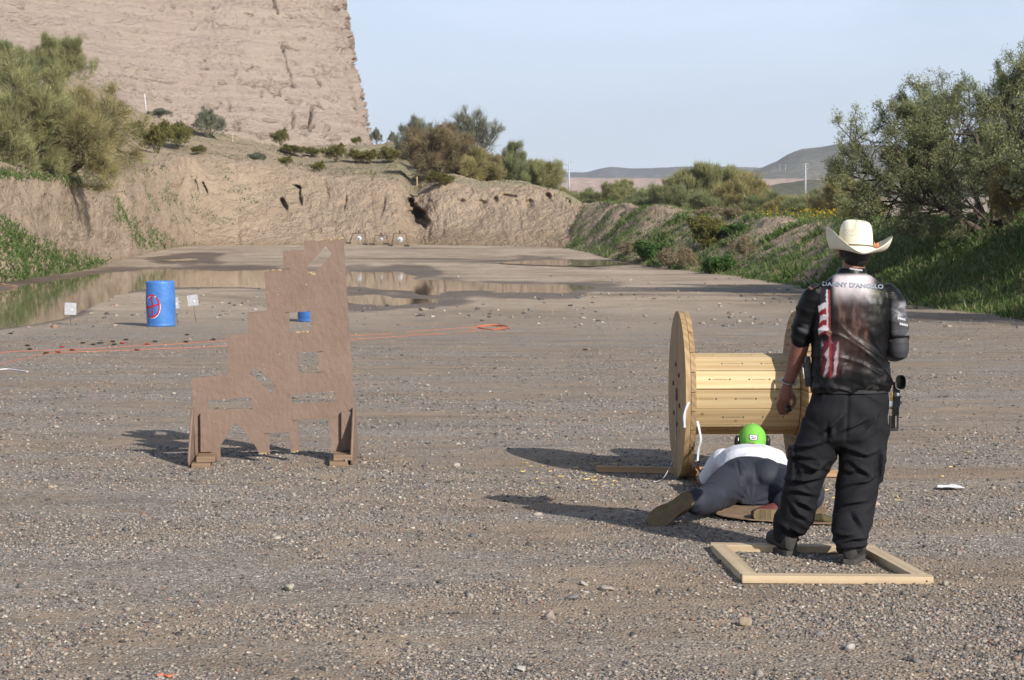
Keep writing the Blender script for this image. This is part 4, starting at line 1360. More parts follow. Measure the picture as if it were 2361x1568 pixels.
# ------------------------------------------------------------------ wood
def wood_mat(name, light, dark, gscale=(1.2, 22, 22), knots=True, rough=0.62, stain=0.0):
    t = NT(name)
    tc = t.n('ShaderNodeTexCoord')
    oi = t.n('ShaderNodeObjectInfo')
    ad = t.n('ShaderNodeVectorMath', operation='ADD')
    sc = t.n('ShaderNodeVectorMath', operation='SCALE')
    cm = t.n('ShaderNodeCombineXYZ')
    for k in range(3): t.l(oi.outputs['Random'], cm.inputs[k])
    t.l(cm.outputs[0], sc.inputs[0]); sc.inputs['Scale'].default_value = 37.0
    t.l(tc.outputs['Object'], ad.inputs[0]); t.l(sc.outputs[0], ad.inputs[1])
    mp = t.n('ShaderNodeMapping'); mp.inputs['Scale'].default_value = gscale
    t.l(ad.outputs[0], mp.inputs['Vector'])
    g1 = t.noise(mp.outputs[0], 1.0, 4, 0.55, 0.9)
    wv = t.n('ShaderNodeTexWave', wave_type='RINGS', rings_direction='X')
    t.l(mp.outputs[0], wv.inputs['Vector'])
    wv.inputs['Scale'].default_value = 0.35; wv.inputs['Distortion'].default_value = 4.0; wv.inputs['Detail'].default_value = 3.0; wv.inputs['Detail Scale'].default_value = 0.6
    f = t.math('ADD', t.math('MULTIPLY', g1, 0.6), t.math('MULTIPLY', wv.outputs['Fac'], 0.35))
    c = t.ramp(f, [(0.25, light), (0.75, dark)])
    tint = t.rng(oi.outputs['Random'], 0, 1, 0.82, 1.12)
    hs = t.n('ShaderNodeHueSaturation'); t.l(tint, hs.inputs['Value']); t.l(c, hs.inputs['Color'])
    c = hs.outputs['Color']
    if knots:
        kn = t.rng(t.voronoi(ad.outputs[0], 5.5), 0.04, 0.09)
        c = t.mix(t.math('MULTIPLY', t.math('SUBTRACT', 1.0, kn), 0.7), c, tuple(x * 0.35 for x in dark))
    if stain:
        st = t.rng(t.noise(ad.outputs[0], 4.0, 5, 0.7), 0.48, 0.7)
        c = t.mix(t.math('MULTIPLY', st, stain), c, tuple(x * 0.45 for x in dark))
    t.bsdf(c, rough, t.bump(f, 0.25, 0.002), 0.3)
    return t.m
PINE = wood_mat('pine_staves', (0.56, 0.43, 0.245), (0.44, 0.30, 0.145))
FLANGE = wood_mat('flange_planks', (0.40, 0.275, 0.145), (0.27, 0.17, 0.08), stain=0.4)
FRAME_WOOD = wood_mat('frame_lumber', (0.52, 0.41, 0.265), (0.41, 0.30, 0.18), stain=0.2)
BOARD_WOOD = wood_mat('ground_board', (0.46, 0.30, 0.17), (0.30, 0.18, 0.09))

# ------------------------------------------------------------------ the stepped barricade panel
def panel_px(X, Y):
    return (387.3 + X * 0.3764, 516.5 + Y * 0.3764)
PD0, PDS = 15.12, 0.12 / 378.0
def panel_world(X, Y, w=0.0):
    x, y = panel_px(X, Y)
    d = PD0 + (x - 440) * PDS
    p = at(x, y, d)
    nrm = Vector((0.094, -0.9956, 0)).normalized()
    return p + nrm * w
t = NT('brown_painted_board')
pos = t.coord('Object')
nf = t.noise(t.coord('Object', (30, 30, 22)), 1.0, 5, 0.6, 0.5)
chips = t.voronoi(t.coord('Object', (30, 30, 17)), 1.0, feature='SMOOTH_F1')
c = t.ramp(t.noise(pos, 3.5, 5, 0.65), [(0.3, (0.180, 0.124, 0.094)), (0.7, (0.222, 0.156, 0.120))])
ch = t.rng(t.noise(pos, 55, 3, 0.6), 0.735, 0.75)
c = t.mix(ch, c, (0.52, 0.38, 0.20))
t.bsdf(c, 0.85, t.bump(t.math('ADD', nf, t.math('MULTIPLY', chips, 0.5)), 0.8, 0.010), 0.2)
PAINT = t.m
OSB_EDGE = simple_mat('raw_board_edge', (0.42, 0.31, 0.17), 0.9, 0.35, 60.0, 0.6, 150)
BLOCK = wood_mat('foot_block_lumber', (0.27, 0.18, 0.11), (0.19, 0.125, 0.08), knots=False, stain=0.2)

root = empty('stepped_barricade', panel_world(640, 1440))
tag(root, 'brown painted stepped plywood barricade with cut out shooting ports', 'barricade')
INV = root.location.copy()
outline = [(830, 102), (868, 101), (925, 103), (938, 93), (960, 97), (985, 90), (1010, 94), (1040, 88), (1075, 86), (1083, 200), (1097, 430), (1110, 640), (1122, 800), (1135, 1000), (1143, 1180), (1146, 1330), (1140, 1405),
           (1003, 1398), (985, 1190), (793, 1200), (803, 1392), (752, 1396), (742, 1274), (617, 1281), (623, 1402), (560, 1406), (525, 1342), (458, 1262), (432, 1232), (412, 1216), (392, 1240), (352, 1310), (320, 1362), (324, 1440), (170, 1440),
           (160, 1200), (152, 1070), (145, 942), (375, 920), (362, 681), (490, 668), (485, 541), (604, 531), (590, 286), (640, 284), (705, 276), (703, 163), (832, 160)]
holes = [[(965, 135), (1005, 178), (905, 298), (885, 318), (872, 300), (845, 270)],
         [(742, 542), (872, 535), (872, 656), (815, 662), (745, 665)],
         [(790, 790), (920, 783), (928, 908), (797, 915)],
         [(540, 873), (665, 990), (630, 1035), (500, 912)],
         [(243, 1080), (513, 1062), (517, 1128), (248, 1138)],
         [(750, 1043), (1022, 1025), (1026, 1085), (755, 1100)]]
S = 0.001
o = prism_obj('panel', [(a * S, -b * S) for a, b in outline], [[(a * S, -b * S) for a, b in h] for h in holes], 1.0, PAINT, root,
              axis_fn=lambda u, v, w: panel_world(u / S, -v / S, w * 0.015) - INV)
# splintered raw edges at the shot-up rims
def splinters(name, x0, y0, x1, y1, n, seed):
    g = random.Random(seed)
    bm = bmesh.new()
    for k in range(n):
        f = g.random()
        c0 = panel_world(x0 + (x1 - x0) * f, y0 + (y1 - y0) * f + g.uniform(-3, 4), 0.0085) - INV
        add_box(bm, (g.uniform(0.004, 0.022), g.uniform(0.003, 0.007), g.uniform(0.003, 0.010)), c0, Matrix.Rotation(g.uniform(-0.7, 0.7), 3, 'Y'))
    return tag(bm_obj(name, bm, OSB_EDGE, root), kind='stuff')
splinters('splinters', 925, 97, 1075, 88, 16, 1)
splinters('splinters', 752, 664, 865, 658, 13, 2)
splinters('splinters', 862, 296, 905, 308, 9, 3)
splinters('splinters', 592, 287, 700, 281, 9, 4)
splinters('splinters', 562, 1404, 622, 1402, 8, 5)
splinters('splinters', 755, 1394, 802, 1391, 8, 6)
for (X, Y, a, b) in [(848, 370, 5, 8), (685, 795, 7, 7), (676, 432, 4, 6), (585, 860, 4, 4), (230, 1392, 8, 6)]:
    bm = bmesh.new()
    add_box(bm, (a * 0.0016, 0.004, b * 0.0014), panel_world(X, Y, 0.008) - INV, Matrix.Rotation(0.5, 3, 'Y'))
    bm_obj('bullet_chip', bm, OSB_EDGE, root)
KERF = simple_mat('kerf_gap', (0.035, 0.025, 0.02), 1.0)
for (X0, Y0, X1, Y1) in [(905, 784, 950, 780), (905, 909, 955, 905), (764, 1202, 795, 1200), (592, 1283, 620, 1282), (720, 543, 745, 541), (498, 1133, 520, 1131), (742, 1046, 750, 1043), (705, 276, 745, 273), (862, 535, 874, 534), (238, 1075, 243, 1080), (628, 1036, 634, 1040), (500, 912, 496, 916)]:
    p0, p1 = panel_world(X0, Y0, 0.0085) - INV, panel_world(X1, Y1, 0.0085) - INV
    bm = bmesh.new()
    add_tube(bm, [p0, p1], 0.0016, 4)
    bm_obj('saw_kerf', bm, KERF, root)
# feet: stacked blocks across the panel, a triangular plywood gusset and a cleat on each side
yaw = math.atan2(0.094, 0.9956)
rotf = Matrix.Rotation(yaw, 3, 'Z')
def fpt(cx, side, fwd, z):
    b = panel_world(cx, 1440) ; b.z = 0
    return b + rotf @ Vector((side, -fwd, 0)) + Vector((0, 0, z)) - INV
for cx, sgn, lab in [(236, -1, 'l'), (1080, 1, 'r')]:
    off = -0.075 * sgn if sgn < 0 else -0.01
    lower = box_obj('foot_block', (0.14, 0.62, 0.040), fpt(cx, -0.02 if sgn < 0 else -0.045, 0.08, 0.021), BLOCK, root, rotf, 0.004)
    upper = box_obj('foot_block', (0.14, 0.50, 0.040), fpt(cx, 0.012 if sgn < 0 else -0.015, 0.06, 0.0625), BLOCK, root, rotf, 0.004)
    gs = -0.10 if sgn < 0 else 0.078
    tri = [(-0.30, 0.0), (0.34, 0.0), (0.34, 0.07), (0.06, 0.42), (-0.05, 0.42), (-0.30, 0.07)]
    tw = R(5) if sgn > 0 else R(3)
    rg = rotf @ Matrix.Rotation(-tw, 3, 'Z')
    base = fpt(cx, gs, 0, 0.003)
    prism_obj('gusset', tri, [], 0.018, PAINT, root, axis_fn=lambda u, v, w, base=base, rg=rg: base + rg @ Vector((w, u, 0)) + Vector((0, 0, v)))
    cl = box_obj('cleat', (0.085, 0.036, 0.30), fpt(cx, 0.0 if sgn < 0 else 0.02, 0.028, 0.24), PAINT, root, rotf, 0.003)
bm = bmesh.new()
add_tube(bm, [fpt(1080, 0.01, 0.335, 0.041), fpt(1080, 0.01, 0.335, 0.062)], 0.008, 8)
bm_obj('bolt', bm, simple_mat('bright_steel', (0.7, 0.7, 0.7), 0.3, 0.1, 30, metal=0.9), root)

# ------------------------------------------------------------------ the cable spool
SP_YAW = R(1.3)
SP_C = Vector((1.20, 14.28, 0.0))
sp = empty('cable_spool', SP_C, SP_YAW)
tag(sp, 'big wooden cable spool lying on its rims behind the prone person', 'spool')
RAD, T1 = 0.605, 0.037
def disc_plank(name, a, b, horizontal, x0, parent):
    """board of the round flange between offsets a and b from its centre; its length runs along local X"""
    n = 10
    def half(c): return math.sqrt(max(RAD * RAD - c * c, 1e-6))
    ring = []
    for k in range(n + 1):
        c = a + (b - a) * k / n
        ring.append((half(c), c))
    for k in range(n + 1):
        c = b + (a - b) * k / n
        ring.append((-half(c), c))
    bm = bmesh.new()
    v0 = [bm.verts.new((u, v, -T1 / 2 + 0.001)) for u, v in ring]
    v1 = [bm.verts.new((u, v, T1 / 2 - 0.001)) for u, v in ring]
    m = len(ring)
    bm.faces.new(v0[::-1]); bm.faces.new(v1)
    for k in range(m):
        bm.faces.new((v0[k], v0[(k + 1) % m], v1[(k + 1) % m], v1[k]))
    o = bm_obj(name, bm, FLANGE, parent)
    # local (u, v, w) to spool: w along the axle (x), v or u vertical
    if horizontal:
        M = Matrix(((0, 0, 1), (1, 0, 0), (0, 1, 0)))
    else:
        M = Matrix(((0, 0, 1), (0, 1, 0), (1, 0, 0)))
    o.matrix_local = Matrix.Translation((x0, 0, RAD)) @ M.to_4x4()
    return o
for fx, order in ((0.0, (False, True)), (0.86, (True, False))):
    fl = empty('flange')
    fl.parent = sp
    for layer, hor in enumerate(order):
        edges = np.linspace(-RAD, RAD, 10)
        edges[1:-1] += rng.uniform(-0.012, 0.012, 8)
        for a, b in zip(edges[:-1], edges[1:]):
            disc_plank('plank', a + 0.0022, b - 0.0022, hor, fx + T1 / 2 + layer * (T1 + 0.001), fl)
DR, DL0, DL1 = 0.290, 0.075, 0.859
INK = simple_mat('stamp_ink', (0.10, 0.075, 0.05), 0.9, 0.3, 60)
INK2 = simple_mat('faint_stamp_ink', (0.27, 0.19, 0.10), 0.9, 0.3, 60)
drum = empty('drum'); drum.parent = sp
NST = 13
for k in range(NST):
    a = 2 * math.pi * (k + 0.35) / NST
    w = 2 * DR * math.tan(math.pi / NST)
    bm = bmesh.new()
    add_box(bm, (DL1 - DL0 - 0.004, w - 0.006 - 0.002 * (k % 3), 0.030), (0, 0, -0.015 + 0.0015 * ((k * 7) % 3)))
    o = bm_obj('stave', bm, PINE, drum, bevel=0.004)
    o.matrix_local = Matrix.Translation(((DL0 + DL1) / 2, 0, RAD)) @ Matrix.Rotation(a, 4, 'X') @ Matrix.Translation((0, 0, DR))
    zt = 0.0015 * ((k * 7) % 3) + 0.0006
    for rep in range(3):
        x0 = -0.36 + 0.285 * rep + 0.10 * ((k * 5) % 3)
        bmk, bmf = bmesh.new(), bmesh.new()
        for xx in (x0, x0 + 0.145):
            if -0.37 < xx < 0.37:
                add_box(bmk, (0.012, 0.011, 0.0012), (xx, 0.004, zt))
        for q in range(16):
            xx = x0 + 0.022 + q * 0.0068
            if -0.37 < xx < 0.37:
                add_box(bmf, (0.004, 0.0085 - 0.003 * (q % 3 == 1), 0.0011), (xx, 0.004, zt))
        for b_, m_ in ((bmk, INK), (bmf, INK2)):
            if len(b_.verts):
                tag(bm_obj('stamp', b_, m_, o), kind='stuff')
            else:
                b_.free()
# drum end core so that no light leaks through the joints
v, f = lathe_np([(0.0, 0.0), (DR - 0.033, 0.0), (DR - 0.033, DL1 - DL0), (0.0, DL1 - DL0)], 24)
core = mesh_np('core', v, f, FLANGE, drum)
core.matrix_local = Matrix.Translation((DL0, 0, RAD)) @ Matrix.Rotation(math.pi / 2, 4, 'Y')
DULL = simple_mat('dull_steel', (0.10, 0.09, 0.08), 0.6, 0.3, 30, metal=0.6)
for fx in (-0.004, 0.86 + 2 * T1 + 0.004):
    for k in range(6):
        a = 2 * math.pi * k / 6 + 0.3
        tube_obj('bolt', [(fx - 0.004, 0.22 * math.cos(a), RAD + 0.22 * math.sin(a)), (fx + 0.006, 0.22 * math.cos(a), RAD + 0.22 * math.sin(a))], 0.016, DULL, sp, 8)
    tube_obj('axle_hole', [(fx - 0.002, 0, RAD), (fx + 0.003, 0, RAD)], 0.045, DULL, sp, 16)
# torn plastic wrap and strap hanging on the near rim
STRAP = simple_mat('white_plastic_strap', (0.55, 0.56, 0.58), 0.35, 0.08, 10)
def ribbon(name, pts, w, mat, parent, wdir=(0, 1, 0)):
    pts = catmull(np.array(pts, float), 26)
    wd = np.array(wdir, float)
    n = len(pts)
    tw = np.array([wd * w / 2 * (1 + 0.12 * math.sin(i * 0.5)) for i in range(n)])
    lift = np.array([0.0012, -0.0012, 0.0006])
    V = np.concatenate([pts - tw, pts + tw, pts + tw + lift, pts - tw + lift])
    F = []
    for i in range(n - 1):
        for a, b in ((0, 1), (1, 2), (2, 3), (3, 0)):
            F.append((a * n + i, b * n + i, b * n + i + 1, a * n + i + 1))
    return mesh_np(name, V, np.array(F), mat, parent, smooth_shade=True)
ribbon('strap', [(-0.012, -0.10, 0.56), (-0.02, -0.13, 0.40), (-0.012, -0.10, 0.30), (-0.02, -0.18, 0.26), (-0.06, -0.26, 0.14), (-0.12, -0.32, 0.04), (-0.17, -0.34, 0.012), (-0.20, -0.34, 0.010)], 0.018, STRAP, sp, (0.5, 0.8, 0.2))
ribbon('strap', [(0.02, -0.605, 0.60), (-0.01, -0.615, 0.52), (-0.008, -0.60, 0.42)], 0.016, STRAP, sp, (1, 0, 0))
ribbon('strap', [(0.088, -0.54, 0.46), (0.10, -0.56, 0.40), (0.11, -0.57, 0.33), (0.097, -0.55, 0.26), (0.09, -0.55, 0.18)], 0.020, STRAP, sp, (0.8, 0.3, 0.1))
ribbon('strap', [(0.845, -0.50, 0.90), (0.835, -0.54, 0.86), (0.84, -0.55, 0.80), (0.845, -0.545, 0.76)], 0.03, STRAP, sp, (0.8, 0.3, 0.1))

# boards on the ground
def lumber(name, p0, p1, w, h, mat, label=None, cat=None, z=0.0, parent=None, lift=0.0):
    p0, p1 = Vector(p0), Vector(p1)
    d = p1 - p0
    bm = bmesh.new()
    add_box(bm, (d.length, w, h))
    o = bm_obj(name, bm, mat, parent, bevel=0.0035)
    o.location = (p0 + p1) / 2 + Vector((0, 0, h / 2 + lift))
    o.rotation_euler = (0, 0, math.atan2(d.y, d.x))
    if label: tag(o, label, cat)
    return o
lumber('fault_line_board', gpt(1375, 1088) + Vector((0, 0, 0.002)), gpt(1936, 1100) + Vector((0, 0, 0.002)), 0.04, 0.045, BOARD_WOOD, 'long reddish board lying across the ground under the spool', 'board')
lumber('wooden_chock', gpt(1578, 1098) + Vector((0, 0, 0.002)), gpt(1650, 1096) + Vector((0, 0, 0.002)), 0.09, 0.06, BOARD_WOOD, 'short wooden chock beside the left rim of the spool', 'chock')
fr = empty('shooting_box_frame', (1.62, 10.45, 0))
tag(fr, 'pale lumber box frame on the ground round the standing man', 'frame')
FA, FB, FC, FD = gpt(1712, 1346), gpt(2153, 1349), gpt(2022, 1278), gpt(1640, 1273)
fw = 0.085
def fr_board(p0, p1):
    lumber('board', p0 - fr.location, p1 - fr.location, fw, 0.040, FRAME_WOOD, parent=fr, lift=0.002)
up_ = Vector((0, fw / 2, 0))
fr_board(FA + up_, FB + up_)
fr_board(FD + up_, FC + up_)
dl = (FD - FA).normalized(); dr = (FC - FB).normalized()
fr_board(FA + dl * (fw + 0.004) + Vector((fw / 2, 0, 0)), FD + Vector((fw / 2, 0, 0)) - dl * 0.006)
fr_board(FB + dr * (fw + 0.004) - Vector((fw / 2, 0, 0)), FC - Vector((fw / 2, 0, 0)) - dr * 0.006)
bm = bmesh.new()
add_tube(bm, [FB - fr.location + Vector((-0.035, -0.001, 0.02)), FB - fr.location + Vector((-0.035, 0.004, 0.02))], 0.0045, 8)
bm_obj('screw_hole', bm, simple_mat('dark_hole', (0.03, 0.02, 0.015), 1.0), fr)

# ------------------------------------------------------------------ barrels
def barrel(label, x, y, marked, tilt=0.0, rz=0.0, seed=1):
    base = gpt(x, y, -0.1)
    base.z = float(ground_z(base.x, base.y))
    e = empty('blue_barrel', base, rz)
    tag(e, label, 'barrel', 'blue plastic barrels')
    t = NT('blue_plastic')
    pos = t.coord('Object')
    c = t.ramp(t.noise(pos, 4, 5, 0.65), [(0.3, (0.036, 0.130, 0.37)), (0.7, (0.070, 0.205, 0.50))])
    c = t.mix(t.rng(t.noise(pos, 40, 3, 0.7), 0.70, 0.76, 0, 0.75), c, (0.42, 0.50, 0.60))
    sc = t.rng(t.noise(t.coord('Object', (14, 14, 2)), 2.0, 4, 0.7), 0.62, 0.75, 0, 0.35)
    c = t.mix(sc, c, (0.16, 0.28, 0.52))
    t.bsdf(c, 0.42, t.bump(t.noise(pos, 16, 4, 0.6), 0.35, 0.02), 0.4)
    r = 0.285
    v, f = lathe_np([(0.0, 0.0), (r * 0.93, 0.0), (r * 0.97, 0.012), (r * 0.97, 0.03), (r * 0.95, 0.045), (r * 0.965, 0.075), (r * 0.985, 0.20), (r, 0.40), (r * 1.003, 0.45), (r, 0.55), (r * 0.985, 0.72), (r * 0.97, 0.80), (r * 0.975, 0.825),
                     (r * 0.975, 0.85), (r * 0.95, 0.872), (r * 0.90, 0.880), (r * 0.86, 0.874), (r * 0.84, 0.860), (0.0, 0.860)], 56)
    g = np.random.default_rng(seed)
    dent = 0.006 * fbm(v * 6 + seed, 3, seed)
    rr = np.hypot(v[:, 0], v[:, 1]) + 1e-6
    v[:, :2] *= (1 + (dent / rr) * (rr > 0.2))[:, None]
    body = mesh_np('barrel_body', v, f, t.m, e, smooth_shade=True)
    e.rotation_euler = (0, tilt, rz)
    if marked:
        SPR = simple_mat('red_spray_paint', (0.42, 0.015, 0.03), 0.6, 0.25, 20)
        WSP = simple_mat('white_spray_paint', (0.72, 0.72, 0.75), 0.6, 0.15, 20)
        def on(a, z, off):
            rad = np.interp(z, [0.0, 0.2, 0.45, 0.72, 0.85], [r * 0.97, r * 0.985, r * 1.003, r * 0.985, r * 0.975]) + off
            return (rad * math.cos(a), rad * math.sin(a), z)
        a0 = R(-90 - 27)
        def stroke(name, pts, w, mat, off):
            bm = bmesh.new()
            prev = None
            P_ = catmull(np.array([(a, z, 0) for a, z in pts]), 40)
            for i in range(40):
                t_ = P_[min(i + 1, 39)] - P_[max(i - 1, 0)]
                nx, nz = -t_[1], t_[0] * r
                L_ = math.hypot(nx, nz) + 1e-9
                wj = w * (0.8 + 0.4 * random.random())
                a1, z1 = P_[i][0] + (nx / L_) * wj / 2 / r, P_[i][1] + (nz / L_) * wj / 2
                a2, z2 = P_[i][0] - (nx / L_) * wj / 2 / r, P_[i][1] - (nz / L_) * wj / 2
                q = (bm.verts.new(on(a1, z1, off)), bm.verts.new(on(a2, z2, off)))
                if prev: bm.faces.new((prev[0], prev[1], q[1], q[0]))
                prev = q
            return bm_obj(name, bm, mat, body)
        circ = [(a0 + R(32) * math.cos(s), 0.40 + 0.215 * math.sin(s)) for s in np.linspace(0.9, -5.2, 14)]
        stroke('paint_ring', [(a_ + 0.04, z_ - 0.012) for a_, z_ in circ], 0.020, WSP, 0.004)
        stroke('paint_ring', circ, 0.030, SPR, 0.006)
        stroke('paint_ring', [(a0 + R(2), 0.60), (a0 + R(4), 0.40), (a0 + R(1), 0.20)], 0.032, SPR, 0.0065)
        stroke('paint_ring', [(a0 - R(30), 0.37), (a0 + R(4), 0.40), (a0 + R(30), 0.44)], 0.032, SPR, 0.007)
    return e
barrel('blue plastic barrel with a red circled cross spray painted on it', 372, 756, True, R(-1.0), 0, 3)
barrel('blue plastic barrel seen through the square port of the stepped panel', 718, 745, False, 0, 1.0, 5)

# ------------------------------------------------------------------ small white plates on stakes
WHITE_STEEL = simple_mat('white_painted_steel', (0.40, 0.40, 0.41), 0.6, 0.18, 14.0, 0.4, 40)
GREY_STEEL = simple_mat('grey_steel_rod', (0.16, 0.15, 0.14), 0.6, 0.3, 20, metal=0.5)
def plate_target(label, x0, x1, ytop, ybot, bx, by, d, roll):
    base = at(bx, by, d)
    base.z = float(ground_z(base.x, base.y))
    c0 = at((x0 + x1) / 2, (ytop + ybot) / 2, d) - base
    w, h = (x1 - x0) / FPX * d, (ybot - ytop) / FPX * d
    e = empty('plate_target', base)
    tag(e, label, 'target', 'white steel plates on stakes')
    rot = Matrix.Rotation(roll, 3, 'Y')
    box_obj('plate', (w, 0.01, h), c0, WHITE_STEEL, e, rot, 0.002)
    tube_obj('stake', [(0, 0.012, -0.05), (c0.x * 0.6, 0.012, c0.z * 0.5), (c0.x, 0.012, c0.z)], 0.006, GREY_STEEL, e, 6)
    v, f = lathe_np([(0, 0.0), (0.018, 0.0), (0.014, 0.006), (0, 0.008)], 12)
    sp_ = mesh_np('bullet_splash', v, f, simple_mat('lead_splash', (0.85, 0.85, 0.86), 0.5), e)
    sp_.location = c0 + Vector((0.03, -0.006, -0.02)); sp_.rotation_euler = (math.pi / 2, 0, 0)
    return e
plate_target('white square plate on a stake by the puddle, left of the blue barrel', 149, 176, 698, 726, 162, 757, 38.6, 0.03)
plate_target('white square plate on a stake right of the blue barrel, tilted', 432, 457, 680, 705, 453, 748, 39.5, -0.10)
plate_target('white plate half hidden behind the blue barrel', 392, 412, 686, 712, 411, 753, 39.0, -0.12)

# ------------------------------------------------------------------ steel gong stands at the far bank
GONG = simple_mat('gong_white_paint', (0.46, 0.47, 0.50), 0.6, 0.25, 12)
RUST = simple_mat('rusty_angle_iron', (0.045, 0.035, 0.03), 0.8, 0.3, 10)
def gong_stand(label, xl, xr, tl, tr, ytop, ybl, ybr, gx, gy, gr_, d=132.0):
    base = at((xl + xr) / 2, (ybl + ybr) / 2, d)
    e = empty('gong_stand', base)
    tag(e, label, 'gong target', 'steel gong stands at the far bank')
    L, Rr, TL, TR = [at(a, b, d) - base for a, b in ((xl, ybl), (xr, ybr), (tl, ytop), (tr, ytop - 0.5))]
    tube_obj('crossbar', [TL, TR], 0.018, RUST, e, 6)
    for a, b in ((L, TL), (Rr, TR)):
        tube_obj('leg', [a + Vector((0, -0.35, -0.12)), b], 0.017, RUST, e, 6)
        tube_obj('leg', [a + Vector((0.05, 0.45, 0.1)), b], 0.012, RUST, e, 6)
    m = at((tl + tr) / 2, ytop, d) - base
    box_obj('top_tab', (0.09, 0.03, 0.20), m + Vector((0, 0, 0.09)), RUST, e)
    c0 = at(gx, gy, d) - base
    tube_obj('hanger', [m, c0], 0.016, GREY_STEEL, e, 5)
    v, f = lathe_np([(0, -0.012), (gr_, -0.012), (gr_, 0.012), (0, 0.012)], 20)
    go = mesh_np('gong', v, f, GONG, e)
    go.location = c0 + Vector((0, -0.03, 0)); go.rotation_euler = (math.pi / 2, 0, 0)
    v, f = lathe_np([(0, -0.005), (gr_ * 0.38, -0.005), (gr_ * 0.38, 0.005), (0, 0.005)], 12)
    sp_ = mesh_np('impact_mark', v, f, simple_mat('bare_grey_steel', (0.22, 0.24, 0.28), 0.6, 0.3, 20), e)
    sp_.location = c0 + Vector((0.01, -0.05, -0.01)); sp_.rotation_euler = (math.pi / 2, 0, 0)
    for a in (L, Rr):
        box_obj('sandbag_foot', (0.35, 0.25, 0.10), a + Vector((-0.08, 0, -0.03)), RUST, e)
gong_stand('left of three gong stands at the bank, with round white plate', 806, 845, 813, 841, 538, 559, 562, 828, 549.5, 0.17)
gong_stand('middle and lowest of three gong stands with the smallest plate', 861, 893, 865, 892, 543, 562, 561, 879.5, 551.5, 0.10)
gong_stand('right of three gong stands at the bank, with tall white plate', 903, 941, 908, 935, 538, 564, 565, 922, 552.5, 0.19)

# ------------------------------------------------------------------ ropes, stakes, poles, litter
ROPE = simple_mat('orange_rope', (0.55, 0.16, 0.09), 0.8, 0.15, 30, 0.4, 200)
def ground_rope(name, pts, r, mat, label, cat):
    P_ = []
    for x, y in pts:
        z = -0.05 if y < 800 else 0.0
        q = gpt(x, y, 0)
        for _ in range(3):
            q = gpt(x, y, float(np.interp(q.y, PROF_D, PROF_Z)))
        P_.append(tuple(q))
    P_ = catmull(np.array(P_), len(pts) * 10)
    P_[:, 0] += 0.02 * vnoise(P_ * 1.7, 3); P_[:, 1] += 0.05 * vnoise(P_ * 1.3 + 9, 4)
    P_[:, 2] = ground_z(P_[:, 0], P_[:, 1]) + r * 1.2
    o = tube_obj(name, [tuple(p) for p in P_], r, mat, None, 6)
    tag(o, label, cat)
    return o
ground_rope('orange_rope', [(-200, 825), (0, 813.6), (176, 805), (352, 796.5), (524, 787), (660, 781), (809, 774), (960, 766.5), (1100, 758), (1150, 757), (1178, 763)], 0.0042, ROPE, 'thin orange rope stretched across the gravel, the farther of two lines', 'rope')
ground_rope('orange_rope', [(-200, 880), (0, 842), (70, 826), (130, 815.5), (281, 808.5), (524, 797), (660, 790), (809, 784), (960, 773), (1090, 766), (1140, 761), (1165, 766)], 0.0042, ROPE, 'thin orange rope nearer to the camera that bends away at the left', 'rope')
ground_rope('orange_rope_coil', [(1085, 763), (1110, 756), (1150, 754), (1172, 759), (1140, 764), (1105, 760), (1130, 755), (1160, 758), (1145, 762)], 0.009, ROPE, 'tangled end of the orange rope in the middle of the pit', 'rope')
WSTR = simple_mat('white_string', (0.66, 0.66, 0.66), 0.7, 0.1)
ground_rope('white_string', [(-20, 858), (10, 855), (35, 856), (62, 860)], 0.008, WSTR, 'white plastic strip lying on the gravel at the left edge', 'strip')
ground_rope('orange_scrap', [(362, 1558), (378, 1556), (390, 1559), (402, 1555)], 0.006, ROPE, 'orange scrap of rope at the bottom left', 'rope')

REDH = simple_mat('red_plastic_hull', (0.26, 0.03, 0.03), 0.4, 0.1)
BLKH = simple_mat('black_plastic_hull', (0.02, 0.02, 0.02), 0.45, 0.1)
BRASS = simple_mat('brass_base', (0.45, 0.30, 0.10), 0.35, 0.2, metal=0.9)
def hull(x, y, mat, label, group):
    q = gpt(x, y, 0)
    for _ in range(3): q = gpt(x, y, float(np.interp(q.y, PROF_D, PROF_Z)))
    e = empty('shotshell_hull', (q.x, q.y, float(ground_z(q.x, q.y)) + 0.016), random.uniform(-0.6, 0.6))
    tag(e, label, 'shell', group)
    tube_obj('hull_tube', [(-0.02, 0, 0), (0.055, 0, 0)], 0.0135, mat, e, 8)
    tube_obj('brass_base', [(-0.034, 0, 0), (-0.0201, 0, 0)], 0.0142, BRASS, e, 8)
def z5(X, Y): return (X * 0.3516, 553.4 + Y * 0.3516)
for X, Y in [(175, 697), (190, 720), (535, 678), (605, 688), (640, 681), (655, 679), (740, 690), (735, 672), (1010, 670), (1215, 672), (1390, 658), (1220, 627), (295, 750), (820, 660), (65, 617)]:
    hull(*z5(X, Y), BLKH, 'spent black shotshell hull on the gravel near the orange ropes', 'black hulls by the ropes')
for X, Y in [(400, 705), (795, 680), (960, 687), (470, 725), (375, 745), (895, 727)]:
    hull(*z5(X, Y), REDH, 'spent red shotshell hull on the gravel near the orange ropes', 'red hulls by the ropes')

